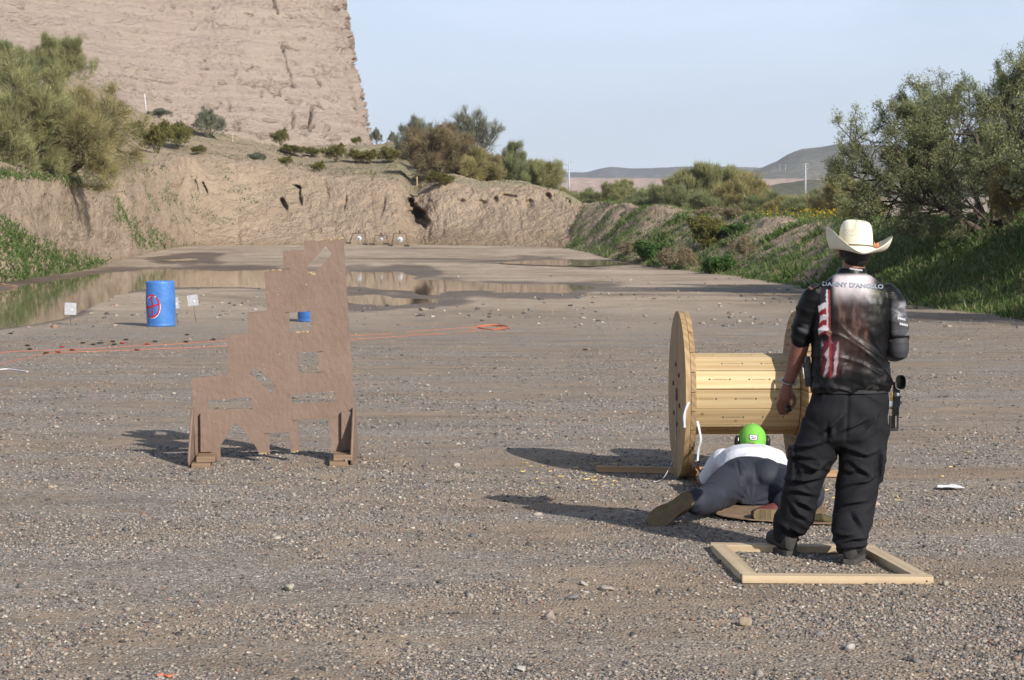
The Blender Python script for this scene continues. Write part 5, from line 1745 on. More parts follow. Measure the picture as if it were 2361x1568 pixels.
# stakes on the slope
WP = simple_mat('white_plastic_pipe', (0.75, 0.75, 0.75), 0.5, 0.05)
q = bank_at(338, 262)
tag(tube_obj('white_stake', [q + Vector((0.05, 0, -0.2)), q + Vector((-0.18, 0, 1.95))], 0.035, WP, None, 8), 'tall thin white stake on the slope in front of the cliff', 'stake')
LATH = simple_mat('pale_lath', (0.55, 0.45, 0.25), 0.8, 0.2)
for (x, y, h, lab) in [(538, 330, 0.9, 'pale lath at the cliff foot, left of the scree fan'), (768, 366, 1.1, 'pale lath among the bushes below the cliff edge'), (962, 448, 1.4, 'pale lath standing above the gully')]:
    q = bank_at(x, y)
    tag(box_obj('survey_lath', (0.06, 0.03, h), (q.x, q.y - 0.3, q.z + h / 2 - 0.1), LATH), lab, 'stake')

POLE = simple_mat('galvanised_pole', (0.36, 0.39, 0.43), 0.5, 0.1)
def utility_pole(label, x, ytop, ybot, d, arms):
    b = at(x, ybot, d); tp = at(x, ytop, d)
    e = empty('utility_pole', b)
    tag(e, label, 'utility pole', 'steel poles beyond the thicket')
    H_ = (tp - b).z
    tube_obj('pole', [(0, 0, -2), (0, 0, H_ * 0.5), (0, 0, H_)], [0.26 * d / 480, 0.20 * d / 480, 0.12 * d / 480], POLE, e, 10)
    for k, (f_, s_) in enumerate(arms):
        tube_obj('insulator_arm', [(0, 0, H_ * f_), (s_ * 0.9, 0, H_ * f_ + 0.25)], 0.07, POLE, e, 6)
utility_pole('left steel utility pole rising behind the end of the bank', 1312, 372, 470, 480, [(0.98, 1), (0.9, -1), (0.8, 1), (0.7, -1), (0.55, 1)])
utility_pole('right steel utility pole in front of the dark mesa', 1857, 376, 450, 620, [(0.97, 1), (0.88, -1), (0.8, 1)])
far_p = [(1798, 379), (1811, 379)]
for k, (x, y) in enumerate(far_p):
    b = at(x, 392, 2400)
    e = empty('lattice_pylon', b)
    tag(e, 'tiny far power pylon on the mesa skyline, ' + ('left' if k == 0 else 'right') + ' of two', 'pylon')
    tube_obj('mast', [(0, 0, -3), (0, 0, (at(x, y, 2400) - b).z)], [0.35, 0.2], POLE, e, 4)
    tube_obj('cross_arm', [(-2.2, 0, 6.0), (2.2, 0, 6.0)], 0.12, POLE, e, 4)

# scraps beside the frame and round the spool
PAPER = simple_mat('white_paper', (0.78, 0.78, 0.78), 0.8, 0.05)
def scrap(name, x, y, w, l, mat, label, cat, seed):
    q = gpt(x, y)
    n = 8
    U, Vv = np.meshgrid(np.linspace(-0.5, 0.5, n), np.linspace(-0.5, 0.5, n))
    g = np.random.default_rng(seed)
    zz = 0.014 + 0.012 * fbm(np.stack([U * 3, Vv * 3, 0 * U + seed], -1), 2, seed)
    Pm = np.stack([U * w * (1 - 0.4 * Vv), Vv * l, zz], -1)
    Pb = Pm - np.array([0, 0, 0.002])
    F = np.concatenate([grid_faces(n, n), grid_faces(n, n)[:, ::-1] + n * n])
    o = mesh_np(name, np.concatenate([Pm.reshape(-1, 3), Pb.reshape(-1, 3)]), F, mat)
    o.location = (q.x, q.y, 0.004)
    return tag(o, label, cat)
scrap('paper_scrap', 2188, 1127, 0.16, 0.14, PAPER, 'torn white paper on the gravel right of the standing man', 'paper', 3)
g = np.random.default_rng(77)
chips = []
bm = bmesh.new()
for k in range(46):
    x, y = (g.uniform(1190, 1420), g.uniform(1068, 1130)) if k < 30 else (g.uniform(1600, 2240), g.uniform(1040, 1180))
    q = gpt(x, y)
    add_box(bm, (g.uniform(0.015, 0.05), g.uniform(0.006, 0.014), 0.006), (q.x, q.y, 0.012), Matrix.Rotation(g.uniform(0, 3), 3, 'Z'))
o = bm_obj('wood_chips', bm, simple_mat('yellow_wood_chip', (0.60, 0.45, 0.17), 0.8, 0.2))
tag(o, 'yellow wood chips and straw scattered round the spool', 'chips', kind='stuff')
# driftwood at the water edge
def branch_pile(label, x, y, seed, s=1.0):
    g = random.Random(seed)
    q = bank_at(x, y) if y < 600 else gpt(x, y, -0.1)
    e = empty('driftwood', q)
    tag(e, label, 'driftwood', 'dead branches at the pit edge')
    for k in range(7):
        a = g.uniform(0, 3.1); L_ = g.uniform(0.3, 0.9) * s
        tube_obj('branch', [(-math.cos(a) * L_, math.sin(a) * 0.2, g.uniform(0.02, 0.1)), (0, 0, g.uniform(0.05, 0.22)), (math.cos(a) * L_ * 0.7, -0.1, g.uniform(0.05, 0.4) * s)], [0.03 * s, 0.025 * s, 0.008], simple_mat('dead_wood', (0.22, 0.15, 0.10), 0.9, 0.3, 20), e, 5)
branch_pile('tangle of dead branches at the left bank foot', 375, 567, 1)
branch_pile('dead branches at the left picture edge above the puddle', 4, 664, 2, 0.6)

# ------------------------------------------------------------------ people
def round_tube(bm, pts, radii, n=18):
    """closed limb with rounded ends; radii a number or (across, other) pairs"""
    pts = [Vector(p) for p in pts]
    rad = [r if isinstance(r, (tuple, list)) else (r, r) for r in radii]
    t0 = (pts[1] - pts[0]).normalized(); t1 = (pts[-1] - pts[-2]).normalized()
    r0, r1 = min(rad[0]), min(rad[-1])
    P_ = [pts[0] - t0 * r0 * 0.75, pts[0] - t0 * r0 * 0.5] + pts + [pts[-1] + t1 * r1 * 0.5, pts[-1] + t1 * r1 * 0.75]
    sc = lambda r, k: (r[0] * k, r[1] * k)
    R_ = [sc(rad[0], 0.3), sc(rad[0], 0.8)] + rad + [sc(rad[-1], 0.8), sc(rad[-1], 0.3)]
    return add_tube(bm, P_, R_, n)

def ring_loft(bm, rings, n=28):
    """closed loft through (centre, half axis a, half axis b, squareness) rings"""
    rows = []
    for c, a, b, sq in rings:
        row = []
        for j in range(n):
            th = 2 * math.pi * j / n
            ct, st = math.cos(th), math.sin(th)
            e = 2.0 / sq
            row.append(bm.verts.new(Vector(c) + Vector(a) * (math.copysign(abs(ct) ** e, ct)) + Vector(b) * (math.copysign(abs(st) ** e, st))))
        rows.append(row)
    for r0, r1 in zip(rows[:-1], rows[1:]):
        for j in range(n):
            bm.faces.new((r0[j], r0[(j + 1) % n], r1[(j + 1) % n], r1[j]))
    bm.faces.new(rows[0][::-1]); bm.faces.new(rows[-1])

def ball(bm, c, r, rot=None):
    m = Matrix.Translation(c)
    if rot is not None: m = m @ rot.to_4x4()
    m = m @ Matrix.Diagonal((r[0], r[1], r[2], 1))
    bmesh.ops.create_uvsphere(bm, u_segments=20, v_segments=14, radius=1.0, matrix=m)

def fuse(name, bm, voxel, smooth_n=4, mat=None, parent=None):
    """melt overlapping closed shapes into one continuous skin"""
    bmesh.ops.recalc_face_normals(bm, faces=bm.faces)
    me = bpy.data.meshes.new(name + '_raw')
    bm.to_mesh(me); bm.free()
    o = bpy.data.objects.new(name + '_raw', me)
    COL.objects.link(o)
    rm = o.modifiers.new('r', 'REMESH'); rm.mode = 'VOXEL'; rm.voxel_size = voxel
    sm = o.modifiers.new('s', 'SMOOTH'); sm.iterations = smooth_n; sm.factor = 0.5
    dg = bpy.context.evaluated_depsgraph_get(); dg.update()
    me2 = bpy.data.meshes.new_from_object(o.evaluated_get(dg))
    bpy.data.objects.remove(o); bpy.data.meshes.remove(me)
    me2.name = name
    for p in me2.polygons: p.use_smooth = True
    if mat: me2.materials.clear(); me2.materials.append(mat)
    return link(bpy.data.objects.new(name, me2), parent)

def mesh_arrays(o):
    me = o.data
    n = len(me.vertices)
    co = np.zeros(n * 3, np.float32); me.vertices.foreach_get('co', co)
    no = np.zeros(n * 3, np.float32); me.vertices.foreach_get('normal', no)
    return co.reshape(-1, 3).astype(float), no.reshape(-1, 3).astype(float)

def push(o, disp):
    co, no = mesh_arrays(o)
    o.data.vertices.foreach_set('co', (co + no * disp[:, None]).astype(np.float32).ravel())
    o.data.update()

def set_col(o, col, name='col'):
    a = o.data.attributes.new(name, 'FLOAT_COLOR', 'POINT')
    c = np.concatenate([col, np.ones((len(col), 1))], 1).astype(np.float32)
    a.data.foreach_set('color', c.ravel())

def folds(p, seed, freq=(5, 5, 16), warp=1.2):
    """ridged cloth creases"""
    p = np.asarray(p)
    w = p * np.array(freq) + warp * np.stack([vnoise(p * 3 + 1, seed), vnoise(p * 3 + 7, seed + 1), vnoise(p * 3 + 13, seed + 2)], -1)
    r = 1 - np.abs(vnoise(w, seed + 3)) * 2
    r = np.clip(r, -0.6, 1.0)
    return np.sign(r) * np.abs(r) ** 1.6

def cloth_mat(name, color, rough=0.8, weave=900, bump=0.15, spec=0.25, var=0.15, attr=False, sheen=0.0):
    t = NT(name)
    pos = t.coord('Object')
    if attr:
        c = t.attr('col', 'Color')
        c = t.mix(t.rng(t.noise(pos, 40, 3), 0.3, 0.7, 0, 0.3), c, t.mix(1.0, c, (0.7, 0.7, 0.7), 'MULTIPLY'))
    else:
        c = t.ramp(t.noise(pos, 6, 4), [(0.3, tuple(x * (1 - var) for x in color)), (0.7, tuple(x * (1 + var) for x in color))])
    h = t.math('ADD', t.math('MULTIPLY', t.noise(pos, 26, 4, 0.6), 1.0), t.math('MULTIPLY', t.noise(pos, weave, 1), 0.1))
    t.bsdf(c, rough, t.bump(h, bump, 0.008), spec)
    return t.m

def skin_mat(name, col):
    t = NT(name)
    pos = t.coord('Object')
    c = t.ramp(t.noise(pos, 9, 4), [(0.3, tuple(x * 0.82 for x in col)), (0.7, tuple(x * 1.12 for x in col))])
    t.bsdf(c, 0.5, t.bump(t.noise(pos, 130, 3), 0.2, 0.003), 0.35)
    return t.m
SKIN = skin_mat('tanned_skin', (0.21, 0.095, 0.068))
HAIR = simple_mat('black_hair', (0.012, 0.010, 0.009), 0.55, 0.3, 60, 0.6, 160)

def smooth_path(pts, n):
    return [Vector(p) for p in catmull(np.array([tuple(p) for p in pts], float), n)]

# ---- the standing man -------------------------------------------------------
MD = 10.66
def M(x, y, dd=0.0): return at(x, y, MD + dd)
PPM = FPX / MD
man_base = Vector((1.67, 10.66, 0.0))
SHOE_L = (gpt(1824, 1284), gpt(1772, 1262))       # heel, toe on the ground
SHOE_R = (gpt(1958, 1304), gpt(1978, 1285))
heelL, toeL = SHOE_L[0], SHOE_L[0] + (SHOE_L[1] - SHOE_L[0]).normalized() * 0.29
heelR, toeR = SHOE_R[0], SHOE_R[0] + (SHOE_R[1] - SHOE_R[0]).normalized() * 0.29

bm = bmesh.new()
# core of the body under the clothes, legs included
ring_loft(bm, [(M(1955, 1000), (0.13, 0, 0), (0, 0.09, 0), 2.2), (M(1958, 960), (0.165, 0, 0), (0, 0.11, 0), 2.2), (M(1961, 900), (0.165, 0, 0), (0, 0.105, 0), 2.2), (M(1961, 820), (0.165, 0, 0), (0, 0.105, 0), 2.2), (M(1962, 740), (0.175, 0, 0), (0, 0.105, 0), 2.2),
               (M(1963, 690), (0.175, 0, 0), (0, 0.095, 0), 2.2), (M(1964, 660), (0.15, 0, 0), (0, 0.08, 0), 2.2), (M(1964, 645), (0.09, 0, 0), (0, 0.06, 0), 2)])
round_tube(bm, [M(1964, 660, 0.0), M(1967, 625, 0.01), M(1970, 600, 0.02)], [0.068, 0.062, 0.062])
for hx, kx, heel, toe, dk in ((1912, 1852, heelL, toeL, 0.10), (2000, 1980, heelR, toeR, -0.02)):
    ank = heel + (toe - heel) * 0.22 + Vector((0, 0, 0.09))
    round_tube(bm, [M(hx, 985), M(kx, 1110, dk * 0.6), ank], [0.085, 0.058, 0.042])
    round_tube(bm, [ank, heel + (toe - heel) * 0.45 + Vector((0, 0, 0.055)), heel + (toe - heel) * 0.8 + Vector((0, 0, 0.04))], [0.038, 0.036, 0.028])
# head: skull, jaw, nose, ears, brow
hd = M(1971, 578, 0.035)
ball(bm, hd + Vector((0, 0.005, 0.02)), (0.076, 0.096, 0.105))
ball(bm, hd + Vector((0, 0.045, -0.055)), (0.056, 0.060, 0.060))
ball(bm, hd + Vector((0, 0.108, -0.02)), (0.014, 0.020, 0.026))
ball(bm, hd + Vector((0, 0.095, 0.018)), (0.052, 0.016, 0.012))
ball(bm, hd + Vector((0, 0.098, -0.066)), (0.026, 0.014, 0.010))
for s in (-1, 1):
    ball(bm, hd + Vector((s * 0.080, 0.0, -0.008)), (0.009, 0.020, 0.032), Matrix.Rotation(s * 0.35, 3, 'Z'))
    ball(bm, hd + Vector((s * 0.032, 0.085, 0.004)), (0.014, 0.012, 0.010))
# left arm hanging, hand half closed
round_tube(bm, smooth_path([M(1880, 678), M(1857, 730, 0.03), M(1847, 782, 0.06), M(1834, 835, 0.11), M(1817, 884, 0.16)], 12), [0.058, 0.058, 0.056, 0.053, 0.052, 0.052, 0.052, 0.050, 0.046, 0.041, 0.035, 0.030])
HD = 0.13
wr = M(1816, 886, 0.03 + HD)
round_tube(bm, [wr, M(1813, 902, 0.035 + HD), M(1809, 918, 0.045 + HD)], [(0.026, 0.030), (0.036, 0.026), (0.040, 0.024)])
fingers = [[(1798, 915, 0.03), (1792, 932, 0.045), (1795, 945, 0.07), (1799, 955, 0.085)],
           [(1804, 920, 0.04), (1799, 939, 0.055), (1802, 950, 0.08), (1807, 956, 0.09)],
           [(1811, 921, 0.05), (1808, 941, 0.065), (1811, 951, 0.085), (1815, 954, 0.09)],
           [(1817, 918, 0.055), (1818, 935, 0.075), (1818, 946, 0.09), (1818, 951, 0.085)]]
for f_ in fingers:
    round_tube(bm, smooth_path([M(q[0], q[1], q[2] + HD) for q in f_], 8), [0.0105, 0.0102, 0.0098, 0.0095, 0.009, 0.0088, 0.0082, 0.0075], 10)
round_tube(bm, smooth_path([M(1822, 900, 0.04 + HD), M(1830, 914, 0.055 + HD), M(1832, 928, 0.065 + HD), M(1827, 940, 0.07 + HD)], 8), [0.015, 0.014, 0.013, 0.0125, 0.012, 0.011, 0.010, 0.009], 10)
# right arm: bent forward in front of the chest
round_tube(bm, smooth_path([M(2048, 678), M(2064, 740, -0.01), M(2070, 808, -0.01)], 8), [0.056] * 8)
round_tube(bm, smooth_path([M(2070, 808, -0.01), M(2052, 812, 0.13), M(2015, 795, 0.27)], 8), [0.050, 0.049, 0.046, 0.043, 0.040, 0.037, 0.033, 0.030])
hb = M(2008, 792, 0.29)
round_tube(bm, [hb, hb + Vector((-0.05, 0.04, 0.01)), hb + Vector((-0.085, 0.06, 0.01))], [(0.026, 0.03), (0.024, 0.038), (0.022, 0.036)])
for k in range(4):
    q0 = hb + Vector((-0.085, 0.062, 0.032 - 0.02 * k))
    round_tube(bm, smooth_path([q0, q0 + Vector((-0.04, 0.0, 0.0)), q0 + Vector((-0.055, -0.025, -0.005)), q0 + Vector((-0.035, -0.035, -0.005))], 7), [0.0095] * 7, 8)
round_tube(bm, [hb + Vector((-0.03, 0.02, 0.035)), hb + Vector((-0.06, 0.0, 0.055)), hb + Vector((-0.09, -0.01, 0.05))], [0.013, 0.012, 0.010], 8)
man = fuse('person', bm, 0.0065, 3, SKIN)
tag(man, 'standing man seen from behind in black jersey, black trousers and cream cowboy hat', 'person')

# trousers
bm = bmesh.new()
wp = [(M(1961, 880), 0.200, 0.125, 2.3), (M(1961, 905), 0.205, 0.130, 2.3), (M(1954, 945), 0.225, 0.150, 2.3), (M(1950, 985), 0.222, 0.145, 2.3), (M(1948, 1010), 0.225, 0.135, 2.2), (M(1946, 1030), 0.16, 0.09, 2)]
ring_loft(bm, [(c, (a, 0, 0), (0, b, 0), s) for c, a, b, s in wp])
def leg(pts, rad):
    P_ = smooth_path(pts, 22)
    ra = np.interp(np.linspace(0, 1, 22), np.linspace(0, 1, len(rad)), rad)
    round_tube(bm, P_, [(float(r) * 1.05, float(r)) for r in ra], 24)
aL, aR = heelL + (toeL - heelL) * 0.24, heelR + (toeR - heelR) * 0.22
leg([M(1897, 985, 0.0), M(1880, 1040, 0.02), M(1862, 1085, 0.05), M(1846, 1140, 0.08), M(1836, 1190, 0.11), aL + Vector((0.015, 0, 0.19)), aL + Vector((0.01, 0, 0.125))], [0.114, 0.112, 0.101, 0.094, 0.092, 0.084, 0.080])
leg([M(1998, 985, 0.0), M(1990, 1040, -0.01), M(1983, 1085, -0.02), M(1973, 1140, -0.04), M(1967, 1195, -0.06), aR + Vector((-0.005, 0, 0.19)), aR + Vector((-0.005, 0, 0.12))], [0.118, 0.118, 0.112, 0.106, 0.102, 0.094, 0.088])
# cargo pockets
for c, rx in ((M(2027, 1075, -0.02), 0.014), (M(1824, 1070, 0.05), 0.012)):
    ring_loft(bm, [(c + Vector((0, 0, 0.10)), (rx, 0, 0), (0, 0.07, 0), 4), (c + Vector((0, 0, 0.06)), (rx * 1.25, 0, 0), (0, 0.078, 0), 4), (c + Vector((0, 0, -0.08)), (rx, 0, 0), (0, 0.07, 0), 4)], 16)
trs = fuse('trousers', bm, 0.0075, 5, cloth_mat('black_cargo_cloth', (0.0105, 0.0102, 0.0122), 0.8, 700, 0.12, 0.20, 0.2), man)
co, no = mesh_arrays(trs)
px, py = to_px(co)
ax, ay = 1850, 1000
left = px < 1915 + (py - 1012) * 0.02
knee = np.exp(-((py - 1075) / 34.0) ** 2)
shin = smooth(1100, 1250, py)
hip = smooth(1040, 985, py) * smooth(895, 930, py)
q = co.copy(); 
f1 = folds(q, 601, (6, 6, 15), 1.3)
f2 = folds(q + np.stack([0.0 * q[:, 2], 0 * q[:, 0], np.where(left, 0.75, -0.75) * (q[:, 0] - 1.7)], -1), 611, (4, 3, 12), 0.9)
f3 = folds(q, 621, (5, 5, 26), 0.9)
d = 0.004 * knee * f1 + 0.006 * f2 * smooth(1010, 1060, py) + (0.003 * shin + 0.006 * smooth(1215, 1260, py)) * f3 + 0.003 * hip * f2
d += 0.0015 * fbm(q * 14, 3, 631)
# seat seam, crotch drag lines, pocket welts
d -= 0.009 * np.exp(-((px - 1956 - (py - 900) * -0.04) / 4.0) ** 2) * smooth(885, 900, py) * smooth(1030, 1000, py)
d += 0.004 * hip * np.cos((px - 1950) * 0.05 + np.abs(px - 1950) * 0.03 - py * 0.09)
for (x0, y0, x1, y1, a_) in [(1893, 922, 1905, 905, 0.004), (1990, 905, 2032, 930, 0.004), (1925, 985, 1922, 1010, 0.005), (2030, 1045, 2040, 1065, 0.006), (1830, 1040, 1885, 1032, 0.006), (1840, 1062, 1890, 1068, 0.007), (1945, 1062, 2010, 1052, 0.006)]:
    ex, ey = x1 - x0, y1 - y0
    t_ = np.clip(((px - x0) * ex + (py - y0) * ey) / (ex * ex + ey * ey), 0, 1)
    dd = np.hypot(px - x0 - ex * t_, py - y0 - ey * t_)
    d += a_ * np.exp(-(dd / 3.0) ** 2)
def crease(lines, amp, w):
    out = np.zeros(len(px))
    for pts in lines:
        pts = [(1715.4 + X * 0.3236, 876.2 + Y * 0.3236) for X, Y in pts]
        best = np.full(len(px), 1e9); sg = np.zeros(len(px)); al = np.zeros(len(px)); k = 0
        for (x0, y0), (x1, y1) in zip(pts[:-1], pts[1:]):
            ex, ey = x1 - x0, y1 - y0; L_ = math.hypot(ex, ey)
            tt = ((px - x0) * ex + (py - y0) * ey) / (L_ * L_)
            tc = np.clip(tt, 0, 1)
            dist = np.hypot(px - x0 - ex * tc, py - y0 - ey * tc)
            side = ((px - x0) * ey - (py - y0) * ex) / L_
            m_ = dist < best
            best = np.where(m_, dist, best); sg = np.where(m_, np.sign(side), sg)
            al = np.where(m_, (k + tc) / (len(pts) - 1), al); k += 1
        n_ = best * sg / w
        out += amp * np.sin(np.pi * np.clip(al * 0.9 + 0.05, 0, 1)) * n_ * np.exp(-n_ * n_) * 2.2
    return out
LEG_CREASES = [[(340, 490), (470, 480), (560, 450)], [(400, 600), (480, 625), (575, 640)], [(415, 650), (520, 640), (600, 590)], [(300, 715), (420, 725), (545, 705)], [(370, 870), (430, 890), (480, 935)], [(340, 890), (380, 950), (445, 1000)],
    [(320, 1055), (380, 1085), (455, 1100)], [(240, 1010), (290, 1040), (330, 1110)], [(385, 1100), (420, 1120), (460, 1115)], [(330, 560), (400, 545), (470, 560)], [(310, 800), (380, 790), (500, 830)],
    [(700, 480), (800, 520), (870, 545), (960, 510)], [(760, 590), (840, 650), (900, 690)], [(700, 770), (800, 740), (880, 730), (945, 685)], [(690, 905), (780, 880), (865, 870)], [(760, 940), (800, 1000), (845, 1065)],
    [(680, 1165), (780, 1140), (885, 1130)], [(690, 1200), (790, 1190), (885, 1185)], [(720, 365), (800, 330), (880, 290)], [(980, 470), (965, 600), (950, 720)], [(690, 640), (750, 660), (830, 640)], [(640, 1090), (700, 1115), (800, 1110)],
    [(560, 380), (640, 330), (720, 250)], [(610, 320), (612, 370), (605, 415)], [(870, 360), (930, 300), (960, 240)]]
d += crease(LEG_CREASES, 0.019, 6.0)
push(trs, d)

# jersey
bm = bmesh.new()
tor = [(M(1962, 903), 0.210, 0.135, 2.4), (M(1962, 892), 0.218, 0.145, 2.4), (M(1960, 862), 0.212, 0.145, 2.4), (M(1958, 820), 0.203, 0.138, 2.4), (M(1958, 775), 0.202, 0.132, 2.4), (M(1960, 735), 0.206, 0.130, 2.4), (M(1962, 700), 0.212, 0.122, 2.4), (M(1963, 678), 0.208, 0.112, 2.3),
       (M(1964, 660), 0.180, 0.098, 2.2), (M(1964, 645), 0.132, 0.082, 2.1), (M(1964, 634), 0.098, 0.074, 2)]
ring_loft(bm, [(c, (a, 0, 0), (0, b, 0), s) for c, a, b, s in tor], 36)
round_tube(bm, smooth_path([M(1888, 677), M(1868, 706, 0.015), M(1855, 745, 0.035), M(1846, 782, 0.06)], 10), [0.066, 0.072, 0.072, 0.070, 0.067, 0.064, 0.062, 0.060, 0.059, 0.058], 22)
round_tube(bm, smooth_path([M(2042, 677), M(2058, 705, -0.005), M(2066, 745, -0.01), M(2070, 778, -0.01)], 10), [0.066, 0.070, 0.070, 0.068, 0.066, 0.065, 0.064, 0.063, 0.062, 0.061], 22)
# collar
ring_loft(bm, [(M(1964, 640), (0.092, 0, 0), (0, 0.078, 0), 2), (M(1964, 628, 0.004), (0.080, 0, 0), (0, 0.072, 0), 2), (M(1965, 618, 0.008), (0.076, 0, 0), (0, 0.069, 0), 2)], 28)
jer = fuse('jersey', bm, 0.0058, 4, None, man)
co, no = mesh_arrays(jer)
px, py = to_px(co)
torso = (px > 1872) & (px < 2050)
f1 = folds(co + np.stack([0.35 * co[:, 2], 0 * co[:, 0], 0.55 * co[:, 0]], -1), 701, (6, 5, 10), 1.5)
f2 = folds(co, 711, (5, 5, 22), 1.0)
f3 = folds(co, 721, (8, 8, 18), 1.2)
d = 0.0065 * f1 * smooth(690, 780, py) + 0.008 * f2 * smooth(835, 880, py) + 0.0055 * f3 * (1 - np.exp(-(((px - 1960) / 88.0) ** 8)) * 0.7) * smooth(640, 700, py)
d += 0.003 * fbm(co * 16, 3, 731)
d -= 0.008 * np.exp(-((px - 1962 - 4 * np.sin(py * 0.03)) / 16.0) ** 2) * smooth(700, 760, py) * smooth(880, 840, py)   # hollow of the spine
push(jer, d)
co, no = mesh_arrays(jer)
px, py = to_px(co)
Xz, Yz = (px - 1752.3) / 0.2764, (py - 488.8) / 0.2764       # print layout units
n1 = fbm(co * np.array([14, 8, 5]), 4, 741); n2 = fbm(co * 22, 4, 742); n3 = fbm(co * np.array([30, 10, 9]), 3, 743)
black = np.array([0.006, 0.006, 0.0065])
col = np.repeat(black[None], len(co), 0) * (1 + 0.5 * n1[:, None])
def lay(mask, c):
    global col
    m = np.clip(mask, 0, 1)[:, None]
    col = col * (1 - m) + np.asarray(c) * m
backf = no[:, 1] < 0.15
# pale misty field across the shoulder blades
pale = smooth(590, 650, Xz) * smooth(985, 880, Xz) * smooth(505, 545, Yz) * smooth(840, 560, Yz + 60 * n1)
lay(pale * backf, (0.62, 0.55, 0.56))
lay(smooth(630, 650, Xz) * smooth(675, 650, Xz) * smooth(520, 540, Yz) * smooth(820, 700, Yz) * 0.35 * backf, (0.35, 0.28, 0.28))
lay(smooth(860, 900, Xz) * smooth(935, 905, Xz) * smooth(520, 540, Yz) * smooth(760, 680, Yz) * 0.35 * backf, (0.36, 0.30, 0.29))
green = smooth(890, 940, Xz) * smooth(1080, 980, Xz) * smooth(560, 640, Yz) * smooth(980, 740, Yz + 90 * n2)
lay(green * smooth(-0.25, 0.35, n2) * 0.6 * backf, (0.15, 0.14, 0.095))
lay(smooth(430, 470, Xz) * smooth(520, 480, Xz) * smooth(600, 640, Yz) * smooth(800, 700, Yz) * smooth(-0.1, 0.4, n2) * 0.5 * backf, (0.22, 0.20, 0.18))
# brown folded drapery, no figure
drape = smooth(600, 680, Xz + 50 * n1) * smooth(960, 860, Xz + 60 * n1) * smooth(640, 820, Yz + 50 * n2) * smooth(1420, 1180, Yz)
lay(drape * 0.85 * backf, np.array([0.036, 0.021, 0.017]) * (1 + 1.3 * np.clip(n3, -0.6, 1)[:, None]))
lay(drape * smooth(0.25, 0.5, n3) * smooth(1250, 950, Yz) * 0.40 * backf, (0.17, 0.105, 0.085))
0 and lay(smooth(700, 730, Xz + 25 * n2) * smooth(800, 770, Xz + 25 * n2) * smooth(830, 870, Yz) * smooth(985, 930, Yz) * 0.7 * backf, (0.55, 0.48, 0.50))
# grey sheen of the wrinkles low on the back, painted in as streaks
lay(smooth(0.18, 0.5, n2) * smooth(1150, 1300, Yz) * smooth(420, 500, Xz) * 0.22 * backf, (0.13, 0.12, 0.115))
# flag: field, stripes, pole, and the lower drape
fy = Yz + (Xz - 530) * 0.22 + 10 * np.sin(Xz * 0.05)
inflag = (Xz > 492 + 6 * np.sin(Yz * 0.03)) & (Xz < 570) & (fy > 770) & (fy < 1025) & backf
st = ((fy - 770) // 47).astype(int)
lay(inflag & (st % 2 == 0), (0.60, 0.55, 0.56)); lay(inflag & (st % 2 == 1), (0.22, 0.018, 0.025))
lay(((Xz > 505) & (Xz < 562) & (fy > 640) & (fy <= 770) & backf) * 0.8, (0.035, 0.028, 0.040))
low = smooth(500, 530, Xz) * smooth(668, 640, Xz) * smooth(1060, 1100, Yz) * smooth(1390, 1340, Yz)
stripe = np.sin((Xz + 0.16 * Yz) * 0.085 + 2.5 * n2)
lay(low * smooth(0.1, 0.5, stripe) * 0.7 * backf, (0.48, 0.36, 0.38))
lay(low * smooth(0.0, -0.5, stripe) * 0.7 * backf, (0.14, 0.02, 0.03))
pole_x = 568 + (Yz - 560) * 0.028
lay((np.abs(Xz - pole_x) < 11) & (Yz > 648) & (Yz < 1385) & backf, (0.20, 0.035, 0.035))
lay((np.abs(Xz - pole_x + 14) < 7) & (Yz > 648) & (Yz < 980) & backf, (0.52, 0.46, 0.47))
lay((np.hypot(Xz - 574, (Yz - 1008)) < 24) & backf, (0.24, 0.12, 0.09))
# grey print on the right sleeve
slv = smooth(1085, 1120, Xz) * smooth(720, 780, Yz) * smooth(1035, 1020, Yz)
lay(slv * (0.25 + 0.6 * smooth(0.0, 0.45, fbm(co * np.array([18, 18, 40]), 4, 751))), (0.26, 0.26, 0.28))
lay((smooth(300, 340, Xz) * smooth(420, 380, Xz) * smooth(820, 860, Yz) * smooth(1050, 1000, Yz) * smooth(0.15, 0.4, f3[:len(co)])) * 0.35, (0.22, 0.22, 0.25))  # highlights on the left sleeve, painted pale grey along its fold crests
set_col(jer, np.clip(col, 0.004, 1))
jm = cloth_mat('printed_jersey', (0, 0, 0), 0.38, 900, 0.10, 0.16, attr=True)
jer.data.materials.clear(); jer.data.materials.append(jm)

